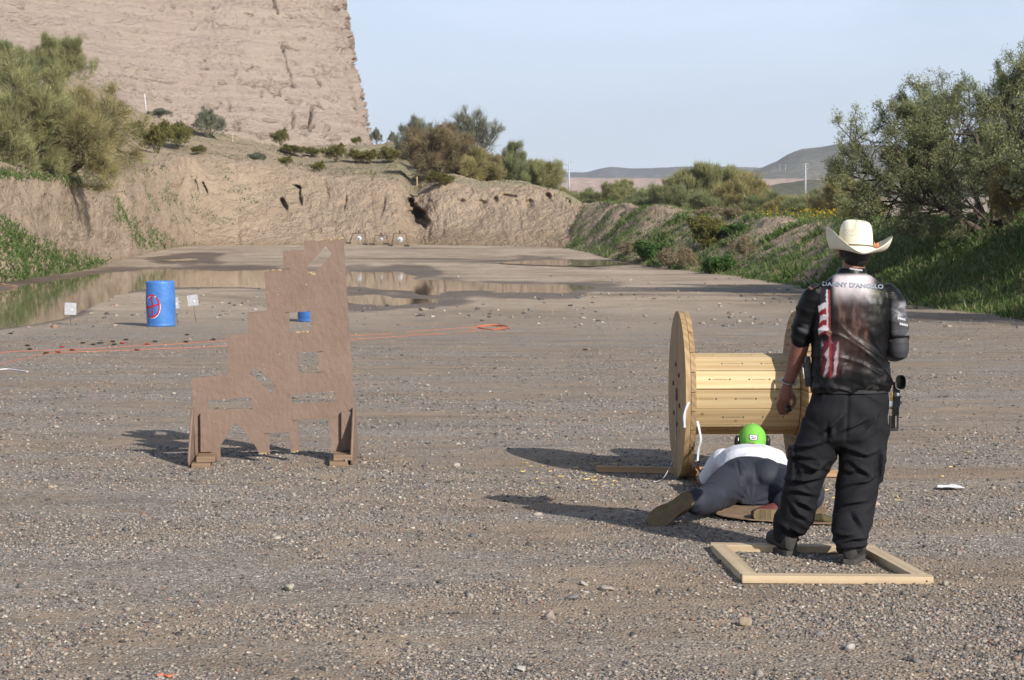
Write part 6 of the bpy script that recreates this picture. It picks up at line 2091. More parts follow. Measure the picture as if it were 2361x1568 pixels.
# lettering across the shoulders and on the cuff and collar
from mathutils.bvhtree import BVHTree
def lettering(text, target, x0, x1, ybase0, ybase1, height, mat, parent, bold=0.02):
    cu = bpy.data.curves.new('lettering', 'FONT')
    cu.body = text; cu.size = 1.0; cu.offset = bold; cu.fill_mode = 'FRONT'; cu.resolution_u = 3
    o = bpy.data.objects.new('lettering', cu); COL.objects.link(o)
    dg = bpy.context.evaluated_depsgraph_get(); dg.update()
    me = bpy.data.meshes.new_from_object(o.evaluated_get(dg))
    bpy.data.objects.remove(o); bpy.data.curves.remove(cu)
    bm = bmesh.new(); bm.from_mesh(me); bpy.data.meshes.remove(me)
    for _ in range(1):
        bmesh.ops.subdivide_edges(bm, edges=[e for e in bm.edges if e.calc_length() > 0.15], cuts=2)
    us = [v.co.x for v in bm.verts]; u0, u1 = min(us), max(us)
    bvh = BVHTree.FromPolygons([v.co for v in target.data.vertices], [p.vertices[:] for p in target.data.polygons])
    org = Vector((0, 0, CAMH))
    for v in bm.verts:
        f_ = (v.co.x - u0) / (u1 - u0)
        x = x0 + (x1 - x0) * f_
        y = ybase0 + (ybase1 - ybase0) * f_ - v.co.y / 0.70 * height
        dirv = (at(x, y, MD) - org).normalized()
        hit = bvh.ray_cast(org, dirv)
        p_ = hit[0] if hit[0] is not None else at(x, y, MD - 0.12)
        v.co = p_ - dirv * 0.0022
    return tag(bm_obj('lettering', bm, mat, parent), kind='stuff')
PRINT = simple_mat('pale_blue_print', (0.24, 0.275, 0.33), 0.6, 0.2, 60)
PRINT_D = simple_mat('dark_print_edge', (0.05, 0.055, 0.075), 0.6, 0.2, 60)
def zx(X): return 1752.3 + X * 0.2764
def zy(Y): return 488.8 + Y * 0.2764
sh = lettering("DANNY D'ANGELO", jer, zx(519), zx(1031), zy(617), zy(643), 10.2, PRINT_D, jer, 0.035)
for v_ in sh.data.vertices: v_.co.y += 0.0012
lettering("DANNY D'ANGELO", jer, zx(522), zx(1028), zy(614), zy(639), 9.2, PRINT, jer, 0.012)
WPRINT = simple_mat('white_print', (0.62, 0.62, 0.64), 0.6, 0.1, 60)

# bare cuff of the collar print: a row of small marks
bm = bmesh.new()
bvh = BVHTree.FromPolygons([v.co for v in jer.data.vertices], [p.vertices[:] for p in jer.data.polygons])
org = Vector((0, 0, CAMH))
for k in range(12):
    x, y = zx(752 + k * 9.0), zy(474 + k * 1.0 + (k % 3))
    dv = (at(x, y, MD) - org).normalized()
    h_ = bvh.ray_cast(org, dv)
    if h_[0] is not None:
        add_box(bm, (0.0042, 0.0015, 0.0095 - 0.003 * (k % 2)), h_[0] - dv * 0.001)
tag(bm_obj('collar_print', bm, WPRINT, jer), kind='stuff')
bm = bmesh.new()
for k in range(7):
    for r_ in range(2):
        x, y = zx(1152 + k * 9.5 + (18 if r_ else 0)), zy(885 + r_ * 48 + k * 2.0)
        dv = (at(x, y, MD) - org).normalized()
        h_ = bvh.ray_cast(org, dv)
        if h_[0] is not None:
            add_box(bm, (0.0045, 0.0015, 0.014 - 0.005 * (k % 2)), h_[0] - dv * 0.001)
tag(bm_obj('sleeve_print', bm, WPRINT, jer), kind='stuff')

# grey compression sleeve on the bent right arm
bm = bmesh.new()
round_tube(bm, smooth_path([M(2069, 770, -0.01), M(2071, 795, -0.012), M(2071, 812, -0.012)], 6), [0.058, 0.058, 0.058, 0.058, 0.058, 0.056], 20)
round_tube(bm, smooth_path([M(2071, 808, -0.012), M(2054, 812, 0.12), M(2018, 796, 0.26)], 8), [0.056, 0.055, 0.052, 0.049, 0.046, 0.043, 0.039, 0.036], 20)
asl = fuse('arm_sleeve', bm, 0.006, 4, cloth_mat('grey_stretch_sleeve', (0.035, 0.035, 0.040), 0.6, 900, 0.1, 0.4), man)
co, no = mesh_arrays(asl); push(asl, 0.002 * folds(co, 761, (8, 8, 24), 0.8))

# hair under the hat
bm = bmesh.new()
ball(bm, hd + Vector((0, -0.012, 0.012)), (0.082, 0.094, 0.105))
ball(bm, hd + Vector((0, -0.045, -0.045)), (0.066, 0.055, 0.055))
hr = fuse('hair', bm, 0.006, 3, HAIR, man)

# boots
BOOT = simple_mat('dark_boot_leather', (0.035, 0.033, 0.031), 0.75, 0.3, 20, 0.4, 70)
RUBBER = simple_mat('dusty_rubber_sole', (0.060, 0.055, 0.050), 0.9, 0.25, 30, 0.4, 90)
def boot(heel, toe):
    d_ = (toe - heel).normalized(); s_ = Vector((d_.y, -d_.x, 0)); L_ = (toe - heel).length
    bm = bmesh.new()
    rings = []
    for f_, w, h in [(-0.03, 0.016, 0.03), (0.0, 0.036, 0.052), (0.08, 0.043, 0.062), (0.25, 0.045, 0.068), (0.45, 0.048, 0.062), (0.65, 0.056, 0.052), (0.82, 0.055, 0.046), (0.95, 0.042, 0.038), (1.02, 0.018, 0.022)]:
        rings.append((heel + d_ * (L_ * f_) + Vector((0, 0, 0.028 + h)), s_ * w, Vector((0, 0, h)), 2.5))
    ring_loft(bm, rings, 20)
    round_tube(bm, [heel + d_ * 0.075 + Vector((0, 0, 0.09)), heel + d_ * 0.07 + Vector((0, 0, 0.20))], [0.046, 0.044])
    b = fuse('boot', bm, 0.006, 3, BOOT, man)
    bm = bmesh.new()
    outl = [(-0.025, 0.030), (0.05, 0.042), (0.3, 0.040), (0.62, 0.052), (0.85, 0.049), (0.98, 0.028), (1.02, 0.0)]
    top, bot = [], []
    ring = [(f_, w) for f_, w in outl] + [(f_, -w) for f_, w in outl[::-1][1:]]
    for f_, w in ring:
        q_ = heel + d_ * (L_ * f_) + s_ * w
        bot.append(bm.verts.new(q_ + Vector((0, 0, 0.002)))); top.append(bm.verts.new(q_ + Vector((0, 0, 0.034 if f_ < 0.4 else 0.028))))
    bm.faces.new(bot[::-1]); bm.faces.new(top)
    m_ = len(ring)
    for k in range(m_): bm.faces.new((bot[k], bot[(k + 1) % m_], top[(k + 1) % m_], top[k]))
    s = bm_obj('sole', bm, RUBBER, b, bevel=0.004)
boot(heelL, toeL); boot(heelR, toeR)

# cowboy hat
def hat_mesh():
    nphi, nr = 96, 18
    V, F = [], []
    phi = np.linspace(0, 2 * np.pi, nphi, endpoint=False)
    cx, cy = np.cos(phi), np.sin(phi)
    rows = []
    # crown, bottom to top
    hgt = [0.0, 0.02, 0.045, 0.075, 0.100, 0.120, 0.134, 0.142]
    sx = [0.092, 0.0915, 0.0905, 0.088, 0.084, 0.078, 0.068, 0.052]
    sy = [0.112, 0.111, 0.109, 0.105, 0.099, 0.092, 0.082, 0.064]
    for z, a, b in zip(hgt, sx, sy):
        x, y = a * cx, b * cy
        zz = np.full(nphi, z)
        # pinched front and the two side dents, more towards the top
        k = smooth(0.05, 0.14, np.array([z]))[0]
        dent = 0.022 * k * np.exp(-((np.abs(phi - np.pi / 2) - 0.55) / 0.28) ** 2) + 0.012 * k * np.exp(-((np.abs(phi - 3 * np.pi / 2) - 0.5) / 0.30) ** 2)
        x = x * (1 - dent / 0.08); y = y * (1 - dent / 0.10)
        zz = zz + 0.010 * k * cy
        rows.append(np.stack([x, y, zz], -1))
    for s_, dz in [(0.80, -0.004), (0.55, -0.020), (0.30, -0.027), (0.05, -0.028)]:   # sunk top crease
        r_ = rows[7].copy()
        r_[:, 0] *= s_; r_[:, 1] *= (0.35 + 0.65 * s_) ; r_[:, 2] += dz
        rows.append(r_)
    crown = np.array(rows)
    # brim
    rows = []
    for r_ in np.linspace(0, 1, nr):
        s_ = np.abs(cx) ** 1.6
        rt = smooth(-0.4, 0.6, cx)
        side = 1.10 * (1 - rt) + 0.80 * rt
        wide = 0.090 * (1 - s_) + (0.105 * (1 - rt) + 0.156 * rt) * s_
        out = wide * (r_ - 0.34 * s_ * r_ ** 2.4)
        z = -0.002 - (0.048 * (1 - s_) + 0.026 * s_) * np.sin(np.minimum(r_, 0.75) / 0.75 * np.pi / 2) + s_ * side * 0.120 * np.maximum(r_ - 0.28, 0) ** 1.55 / 0.6 + 0.006 * (1 - s_) * r_ ** 3 + 0.02 * r_ * cy * (1 - s_) * (cy > 0)
        nx, ny = cx, cy
        rows.append(np.stack([0.092 * cx + nx * out, 0.112 * cy + ny * out, z], -1))
    brim = np.array(rows)
    under = brim[::-1].copy(); under[..., 2] -= 0.004
    under[..., 0] *= 0.999
    return crown, brim, under
crown, brim, under = hat_mesh()
def rows_mesh(rows):
    n, m = rows.shape[:2]
    idx = np.arange(n * m).reshape(n, m); nx = np.roll(idx, -1, 1)
    return rows.reshape(-1, 3), np.stack([idx[:-1], nx[:-1], nx[1:], idx[1:]], -1).reshape(-1, 4)
t = NT('cream_straw')
pos = t.coord('Object')
sz = t.n('ShaderNodeSeparateXYZ'); t.l(pos, sz.inputs[0])
c = t.ramp(t.noise(pos, 12, 4), [(0.3, (0.66, 0.61, 0.46)), (0.7, (0.76, 0.72, 0.58))])
wv = t.voronoi(t.coord('Object', (420, 420, 420)), 1.0)
nb = t.noise(t.coord('Object', (60, 60, 340)), 1.0, 2)
inb = t.math('MULTIPLY', t.rng(sz.outputs['Z'], 0.045, 0.050), t.rng(sz.outputs['Z'], 0.092, 0.086))
band = t.math('MULTIPLY', inb, t.rng(nb, 0.52, 0.60))
c = t.mix(t.math('MULTIPLY', band, 0.55), c, (0.33, 0.28, 0.18))
t.bsdf(c, 0.7, t.bump(t.math('ADD', wv, t.math('MULTIPLY', nb, 0.6)), 0.25, 0.002), 0.25)
STRAW = t.m
hat_loc = M(1972.5, 569, 0.035)
hat = empty('cowboy_hat', hat_loc)
hat.parent = man
hat.rotation_euler = (R(-4), R(2.5), R(3))
v, f = rows_mesh(crown); mesh_np('crown', v, f, STRAW, hat, smooth_shade=True)
v, f = rows_mesh(np.concatenate([brim, under])); mesh_np('brim', v, f, STRAW, hat, smooth_shade=True)
v, f = rows_mesh(np.array([crown[0] * np.array([1.012, 1.012, 1]) + np.array([0, 0, z_]) for z_ in (0.001, 0.006)]))
mesh_np('hat_band', v, f, simple_mat('brown_cord', (0.10, 0.065, 0.035), 0.7), hat, smooth_shade=True)
bm = bmesh.new()
for k in range(9):
    g = random.Random(k)
    c0 = Vector((0.105 + g.uniform(0, 0.032), 0.005 + g.uniform(-0.03, 0.03), 0.000 + g.uniform(0.0, 0.03)))
    bmesh.ops.create_cone(bm, segments=5, radius1=0.007, radius2=0.001, depth=g.uniform(0.015, 0.03), cap_ends=True, matrix=Matrix.Translation(c0) @ Matrix.Rotation(g.uniform(-1.2, 1.2), 4, 'X') @ Matrix.Rotation(g.uniform(-1, 1), 4, 'Y'))
tag(bm_obj('flower_trim', bm, simple_mat('coral_trim', (0.62, 0.24, 0.12), 0.7, 0.4, 60), hat), kind='stuff')

# watch and ring
WATCH = simple_mat('steel_watch', (0.40, 0.40, 0.40), 0.3, 0.2, 40, metal=0.8)
bm = bmesh.new()
wc = M(1817, 880, 0.153); dirw = (M(1813, 895, 0.165) - M(1820, 868, 0.14)).normalized()
rr_ = 0.033
u_ = dirw.cross(Vector((0, 1, 0))).normalized(); v_ = dirw.cross(u_)
ringp = [wc + u_ * (rr_ * 1.05 * math.cos(a)) + v_ * (rr_ * math.sin(a)) for a in np.linspace(0, 2 * math.pi, 25)]
add_tube(bm, ringp, [(0.0035, 0.009)] * 25, 8)
ww_ = bm_obj('wrist_watch', bm, WATCH, man, True)
tube_obj('watch_case', [wc + u_ * 0.034, wc + u_ * 0.044], 0.017, WATCH, ww_, 14)
# thing held in the half closed hand
tm = tube_obj('shot_timer', [M(1817, 936, 0.205), M(1822, 949, 0.20)], [0.012, 0.013], simple_mat('black_plastic', (0.012, 0.012, 0.012), 0.45), None, 10)
tag(tm, 'small black gadget held in the left hand of the standing man', 'gadget')

# gear on the belt
BLK = simple_mat('matte_black_metal', (0.012, 0.012, 0.013), 0.45, 0.3, 30, spec=0.5)
GUN = simple_mat('blued_gun_metal', (0.02, 0.022, 0.024), 0.3, 0.3, 30, metal=0.7)
ALU = simple_mat('bright_aluminium', (0.60, 0.62, 0.65), 0.3, 0.1, 30, metal=0.8)
GOLD = simple_mat('bronze_anodised', (0.42, 0.26, 0.07), 0.35, 0.2, 30, metal=0.7)
belt = bmesh.new()
ring_loft(belt, [(M(1961, 903), (0.214, 0, 0), (0, 0.140, 0), 2.3), (M(1961, 893), (0.214, 0, 0), (0, 0.140, 0), 2.3)], 36)
bm_obj('belt', belt, BLK, man)
def gz(X, Y): return (2010.5 + X * 0.11766, 830.05 + Y * 0.11766)   # close-up layout of the holstered pistol
gp = empty('holstered_pistol', M(*gz(440, 900), -0.02))
tag(gp, 'black holstered competition pistol with round optic on the belt of the standing man', 'pistol')
def GP(X, Y, dd=0.0): return M(*gz(X, Y), -0.02 + dd) - gp.location
sc_ = 0.11766 / PPM
# optic: rounded tube facing the camera
def oval(cx_, cy_, ax_, ay_, n=28, e=2.8):
    return [(cx_ + ax_ * math.copysign(abs(math.cos(a)) ** (2 / e), math.cos(a)), cy_ + ay_ * math.copysign(abs(math.sin(a)) ** (2 / e), math.sin(a))) for a in np.linspace(0, 2 * math.pi, n, endpoint=False)]
def oval_shell(name, outer, inner, d0, d1, mat):
    bm = bmesh.new()
    rows = [[bm.verts.new(GP(x, y, dd)) for x, y in pts] for pts, dd in ((inner, d1), (outer, d1), (outer, d0), (inner, d0 + 0.004), (inner, d1))]
    n = len(outer)
    for a, b in zip(rows[:-1], rows[1:]):
        for j in range(n): bm.faces.new((a[j], a[(j + 1) % n], b[(j + 1) % n], b[j]))
    return bm_obj(name, bm, mat, gp, True)
oval_shell('optic_body', oval(562, 437, 106, 150), oval(562, 440, 88, 125), -0.03, 0.05, BLK)
oval_shell('optic_rim', oval(562, 437, 110, 153), oval(562, 440, 97, 140), -0.034, -0.028, GREY_STEEL)
bm = bmesh.new(); bm.faces.new([bm.verts.new(GP(x, y, 0.035)) for x, y in oval(562, 440, 96, 132)])
t = NT('dark_coated_glass'); t.bsdf((0.012, 0.022, 0.022), 0.05, None, 0.6); bm_obj('optic_lens', bm, t.m, gp)
def gbox(name, X0, Y0, X1, Y1, depth, mat, dd=0.0, bev=0.002):
    c_ = GP((X0 + X1) / 2, (Y0 + Y1) / 2, dd)
    return box_obj(name, ((X1 - X0) * sc_, depth, (Y1 - Y0) * sc_), c_, mat, gp, None, bev)
gbox('optic_mount', 415, 430, 480, 720, 0.03, BLK)
gbox('optic_mount', 480, 560, 540, 640, 0.03, BLK)
gbox('thumb_rest', 478, 645, 515, 705, 0.02, ALU)
gbox('receiver', 412, 700, 540, 905, 0.04, GUN)
gbox('slide', 395, 905, 520, 1090, 0.035, GUN)
gbox('control_lever', 540, 700, 572, 745, 0.015, BLK)
gbox('control_lever', 535, 815, 585, 858, 0.015, BLK)
gbox('frame_strip', 372, 640, 412, 800, 0.02, GOLD)
gbox('belt_hanger', 250, 815, 410, 905, 0.02, ALU, 0.005)
gbox('belt_hanger', 250, 930, 400, 955, 0.02, BLK, 0.005)
gbox('barrel', 375, 1090, 448, 1345, 0.024, GUN)
gbox('holster_rail', 335, 1085, 362, 1360, 0.02, BLK)
gbox('holster_rail', 488, 1085, 518, 1360, 0.02, BLK)
gbox('holster_block', 268, 1342, 500, 1388, 0.03, BLK)
gbox('holster_knob', 518, 1112, 590, 1134, 0.012, BLK)
def pz(X, Y): return (zx(X), zy(Y))
po_ = empty('belt_pouch', M(*pz(405, 1330), 0.02))
tag(po_, 'slim black magazine pouch on the left hip of the standing man', 'pouch')
def pbox(name, X0, Y0, X1, Y1, depth, mat, dd=0.02):
    a = M(*pz(X0, Y0), dd); b = M(*pz(X1, Y1), dd)
    box_obj(name, (b.x - a.x, depth, a.z - b.z), (a + b) / 2 - po_.location, mat, po_, Matrix.Rotation(R(-5), 3, 'Y'), 0.003)
pbox('pouch_body', 372, 1225, 425, 1455, 0.05, BLK)
pbox('magazine', 375, 1255, 405, 1380, 0.054, simple_mat('olive_grey_magazine', (0.07, 0.065, 0.055), 0.5))
pbox('magazine', 368, 1205, 418, 1250, 0.045, BLK)
pbox('clip', 358, 1275, 374, 1300, 0.02, BLK)
pbox('clip', 378, 1395, 396, 1415, 0.02, BLK)

# ---- the prone shooter ------------------------------------------------------
def Z3(X, Y, d_): return at(1475.6 + X * 0.1953, 968.4 + Y * 0.1953, d_)
WHITE_CLOTH = cloth_mat('white_shirt_cotton', (0.62, 0.62, 0.65), 0.85, 700, 0.25, 0.15, 0.04)
NAVY = cloth_mat('slate_trouser_cloth', (0.025, 0.027, 0.038), 0.7, 700, 0.25, 0.3, 0.15)
pel = Vector((1.575, 12.88, 0.165)); sho = Vector((1.625, 13.42, 0.225))
hipL, hipR = pel + Vector((-0.10, 0, -0.03)), pel + Vector((0.11, 0, -0.03))
kneeL, ankL = Vector((1.285, 12.42, 0.085)), Vector((1.135, 12.05, 0.125))
kneeR, ankR = Vector((1.900, 12.50, 0.095)), Vector((1.70, 12.17, 0.085))
hc = Vector((1.672, 13.62, 0.335))
FL0, FL1 = at(1592, 1146, 12.0), at(1500, 1207, 11.90)          # heel and toe of the left sole
FR0, FR1 = at(1744, 1187, 12.06), at(1850, 1189, 12.12)        # heel and toe of the right sole
bm = bmesh.new()
ring_loft(bm, [(pel + Vector((0, -0.10, -0.02)), (0.14, 0, 0), (0, 0, 0.09), 2.2), (pel, (0.16, 0, 0), (0, 0, 0.115), 2.2), (pel.lerp(sho, 0.4), (0.15, 0, 0), (0, 0, 0.11), 2.2), (pel.lerp(sho, 0.8), (0.175, 0, 0), (0, 0, 0.10), 2.2), (sho, (0.175, 0, 0), (0, 0, 0.085), 2.2), (sho + Vector((0.01, 0.06, 0.01)), (0.08, 0, 0), (0, 0, 0.06), 2)])
round_tube(bm, [sho + Vector((0.0, 0.02, 0.02)), hc + Vector((0, -0.05, -0.04))], [0.062, 0.058])
ball(bm, hc, (0.076, 0.098, 0.105)); ball(bm, hc + Vector((0, 0.06, -0.05)), (0.052, 0.055, 0.055)); ball(bm, hc + Vector((0, 0.112, -0.015)), (0.013, 0.02, 0.022))
for s in (-1, 1):
    ball(bm, hc + Vector((s * 0.078, 0, -0.005)), (0.010, 0.018, 0.030))
    el = sho + Vector((s * 0.30, 0.16, -0.165)); ha = hc + Vector((-0.03 + s * 0.05, 0.34, -0.13))
    round_tube(bm, [sho + Vector((s * 0.16, 0.0, 0.0)), el], [0.052, 0.044]); round_tube(bm, [el, ha], [0.043, 0.030])
    round_tube(bm, [ha, ha + Vector((0, 0.07, 0.01))], [(0.036, 0.022), (0.034, 0.02)])
    for k in range(4):
        q0 = ha + Vector((-0.03 + 0.02 * k, 0.075, 0.01))
        round_tube(bm, smooth_path([q0, q0 + Vector((0, 0.04, 0.005)), q0 + Vector((0, 0.05, -0.025)), q0 + Vector((0, 0.03, -0.035))], 6), [0.0095] * 6, 8)
    round_tube(bm, [ha + Vector((-s * 0.034, 0.02, 0.01)), ha + Vector((-s * 0.05, 0.06, 0.015)), ha + Vector((-s * 0.035, 0.09, 0.01))], [0.013, 0.012, 0.01], 8)
for hp, kn, an, f0, f1 in ((hipL, kneeL, ankL, FL0, FL1), (hipR, kneeR, ankR, FR0, FR1)):
    round_tube(bm, [hp, kn, an], [0.085, 0.058, 0.042])
    round_tube(bm, [an, f0.lerp(f1, 0.25) + Vector((0, 0.06, 0)), f0.lerp(f1, 0.8) + Vector((0, 0.05, 0))], [0.038, 0.034, 0.026])
prone = fuse('person', bm, 0.007, 3, SKIN)
tag(prone, 'person lying face down behind the spool in white shirt and green cap', 'person')

bm = bmesh.new()
ring_loft(bm, [(pel + Vector((0.0, 0.125, 0.0)), (0.185, 0, 0), (0, 0, 0.128), 2.4), (pel + Vector((0, 0.08, 0.0)), (0.198, 0, 0), (0, 0, 0.136), 2.4), (pel, (0.212, 0, 0), (0, 0.03, 0.140), 2.3), (pel + Vector((0.0, -0.12, -0.015)), (0.22, 0, 0), (0, 0.02, 0.14), 2.2), (pel + Vector((0, -0.22, -0.05)), (0.17, 0, 0), (0, 0, 0.10), 2)])
for hp, kn, an, r_ in ((hipL, kneeL, ankL, (0.135, 0.125, 0.105, 0.092, 0.085, 0.080)), (hipR, kneeR, ankR, (0.135, 0.130, 0.110, 0.095, 0.088, 0.080))):
    P_ = smooth_path([hp, hp.lerp(kn, 0.5) + Vector((0, 0, 0.02)), kn, kn.lerp(an, 0.55), an], 18)
    ra = np.interp(np.linspace(0, 1, 18), np.linspace(0, 1, 6), r_)
    P_ = [Vector((q.x, q.y, max(q.z, float(r__) + 0.012))) for q, r__ in zip(P_, ra)]
    round_tube(bm, P_, [float(r__) for r__ in ra], 22)
# glutes
ball(bm, pel + Vector((-0.08, -0.09, 0.040)), (0.125, 0.16, 0.100)); ball(bm, pel + Vector((0.08, -0.09, 0.040)), (0.125, 0.16, 0.100))
ptr = fuse('trousers', bm, 0.0075, 5, NAVY, prone)
co, no = mesh_arrays(ptr)
px, py = to_px(co)
X3, Y3 = (px - 1475.6) / 0.1953, (py - 968.4) / 0.1953
f1 = folds(co + np.stack([0 * co[:, 0], 0.4 * co[:, 0], 0 * co[:, 0]], -1), 801, (9, 7, 7), 1.3)
rad_ = np.hypot(X3 - 1300, (Y3 - 980) * 1.2)
ang_ = np.arctan2(Y3 - 980, X3 - 1300)
crotch = np.sin(ang_ * 13 + rad_ * 0.004) * smooth(520, 120, rad_)
d = 0.005 * f1 + 0.003 * crotch + 0.0015 * fbm(co * 14, 3, 811) + 0.007 * folds(co, 821, (16, 10, 10), 0.9) * smooth(900, 640, X3) * smooth(800, 950, Y3)
d -= 0.008 * np.exp(-((X3 - 1140 - (Y3 - 460) * 0.16) / 16.0) ** 2) * smooth(450, 500, Y3) * smooth(900, 700, Y3)
push(ptr, d)
bm = bmesh.new()
ring_loft(bm, [(pel + Vector((0.0, 0.06, 0.003)), (0.17, 0, 0), (0, 0, 0.125), 2.4), (pel + Vector((0.003, 0.16, 0.01)), (0.192, 0, 0), (0, 0, 0.142), 2.4), (pel.lerp(sho, 0.45) + Vector((0.01, 0, 0.012)), (0.205, 0, 0), (0, 0, 0.140), 2.3), (pel.lerp(sho, 0.8) + Vector((0.008, 0, 0.005)), (0.225, 0, 0), (0, 0, 0.125), 2.2), (sho + Vector((0.01, 0.0, 0.0)), (0.22, 0, 0), (0, 0, 0.110), 2.2),
               (sho + Vector((0.02, 0.06, 0.01)), (0.15, 0, 0), (0, 0, 0.085), 2.1), (sho + Vector((0.025, 0.11, 0.03)), (0.075, 0, 0), (0, 0, 0.065), 2)])
for s in (-1, 1):
    el = sho + Vector((s * 0.30, 0.16, -0.165))
    round_tube(bm, [sho + Vector((s * 0.17, -0.01, 0.0)), sho.lerp(el, 0.5) + Vector((s * 0.06, 0, 0.03)), sho.lerp(el, 0.9)], [0.085, 0.075, 0.062], 20)
# loose right side of the shirt hanging down
ring_loft(bm, [(pel + Vector((0.13, 0.12, 0.01)), (0.085, 0, -0.02), (0, 0, 0.11), 2), (pel + Vector((0.17, 0.22, -0.01)), (0.085, 0, -0.02), (0, 0, 0.12), 2), (pel + Vector((0.19, 0.40, 0.0)), (0.08, 0, 0), (0, 0, 0.12), 2)])
shi = fuse('shirt', bm, 0.0075, 5, WHITE_CLOTH, prone)
co, no = mesh_arrays(shi)
push(shi, 0.005 * folds(co + np.stack([0 * co[:, 0], 0.6 * co[:, 0], 0 * co[:, 0]], -1), 831, (7, 9, 9), 1.2) + 0.002 * fbm(co * 15, 3, 832))

# cap with patch, ear defenders
CAPG = cloth_mat('lime_green_cap', (0.16, 0.42, 0.065), 0.9, 500, 0.35, 0.1, 0.10)
bm = bmesh.new()
ball(bm, hc + Vector((0, -0.004, 0.010)), (0.097, 0.116, 0.110))
cap = fuse('cap', bm, 0.007, 2, CAPG, prone)
bm = bmesh.new()
for v_ in []: pass
brimp = []
for k in range(13):
    a = math.pi * k / 12
    brimp.append((hc.x + 0.085 * math.cos(a), hc.y + 0.08 + 0.085 * math.sin(a), hc.z + 0.030 - 0.02 * abs(math.cos(a))))
top_ = [bm.verts.new(p_) for p_ in brimp]; bot_ = [bm.verts.new((p_[0], p_[1], p_[2] - 0.006)) for p_ in brimp]
bm.faces.new(top_); bm.faces.new(bot_[::-1])
for k in range(13): bm.faces.new((top_[k], bot_[k], bot_[(k + 1) % 13], top_[(k + 1) % 13]))
bm_obj('cap_brim', bm, CAPG, cap)
ball_b = bmesh.new(); ball(ball_b, hc + Vector((0, -0.004, 0.119)), (0.009, 0.009, 0.005)); bm_obj('cap_button', ball_b, CAPG, cap, True)
bvh = BVHTree.FromPolygons([v.co for v in cap.data.vertices], [p.vertices[:] for p in cap.data.polygons])
def on_cap(X, Y, off):
    dv = (Z3(X, Y, 13.6) - org).normalized()
    h_ = bvh.ray_cast(org, dv)
    return (h_[0] if h_[0] is not None else Z3(X, Y, 13.5)) - dv * off
def cap_patch(name, ring, off, mat):
    bm = bmesh.new()
    cx_ = sum(a for a, b in ring) / len(ring); cy_ = sum(b for a, b in ring) / len(ring)
    vs = [bm.verts.new(on_cap(X, Y, off)) for X, Y in ring]; c_ = bm.verts.new(on_cap(cx_, cy_, off))
    for k in range(len(vs)): bm.faces.new((vs[k], vs[(k + 1) % len(vs)], c_))
    return bm_obj(name, bm, mat, cap)
shield = [(1290, 168), (1340, 175), (1393, 180), (1392, 222), (1382, 235), (1340, 246), (1298, 234), (1286, 205)]
cap_patch('patch_border', shield, 0.002, simple_mat('black_thread', (0.02, 0.02, 0.025), 0.8))
cap_patch('patch', [(1341 + (a - 1341) * 0.84, 207 + (b - 207) * 0.84) for a, b in shield], 0.0035, simple_mat('white_patch', (0.72, 0.72, 0.74), 0.8))
bm = bmesh.new()
for pts in ([(1310, 190), (1335, 196), (1362, 200), (1374, 208), (1366, 219), (1345, 216), (1330, 208)], [(1318, 214), (1340, 222), (1360, 224)]):
    add_tube(bm, [on_cap(a, b, 0.005) for a, b in pts], 0.0022, 5)
tag(bm_obj('patch_emblem', bm, simple_mat('patch_thread', (0.35, 0.16, 0.28), 0.8), cap), kind='stuff')
bm = bmesh.new(); add_tube(bm, [on_cap(1172 + k * 33, 292 - 6 * math.sin(k / 9.5 * math.pi), 0.003) for k in range(10)], 0.0035, 6)
bm_obj('cap_seam', bm, simple_mat('pale_green_trim', (0.36, 0.66, 0.24), 0.8), cap)
EAR = simple_mat('black_ear_cup', (0.02, 0.018, 0.016), 0.45, 0.3, 30)
em = empty('ear_defenders', hc)
em.parent = prone
for s in (-1, 1):
    bm = bmesh.new(); ball(bm, Vector((s * 0.104, -0.005, -0.005)), (0.022, 0.036, 0.044)); bm_obj('ear_cup', bm, EAR, em, True)
tube_obj('headband', [Vector((0.108 * math.cos(a), 0.07 * math.sin(a), -0.02 - 0.07 * math.sin(a))) for a in np.linspace(0, math.pi, 15)], 0.006, EAR, em, 6)
tube_obj('cup_wire', [(-0.103, -0.036, -0.03), (-0.101, -0.036, 0.03)], 0.004, ALU, em, 6)

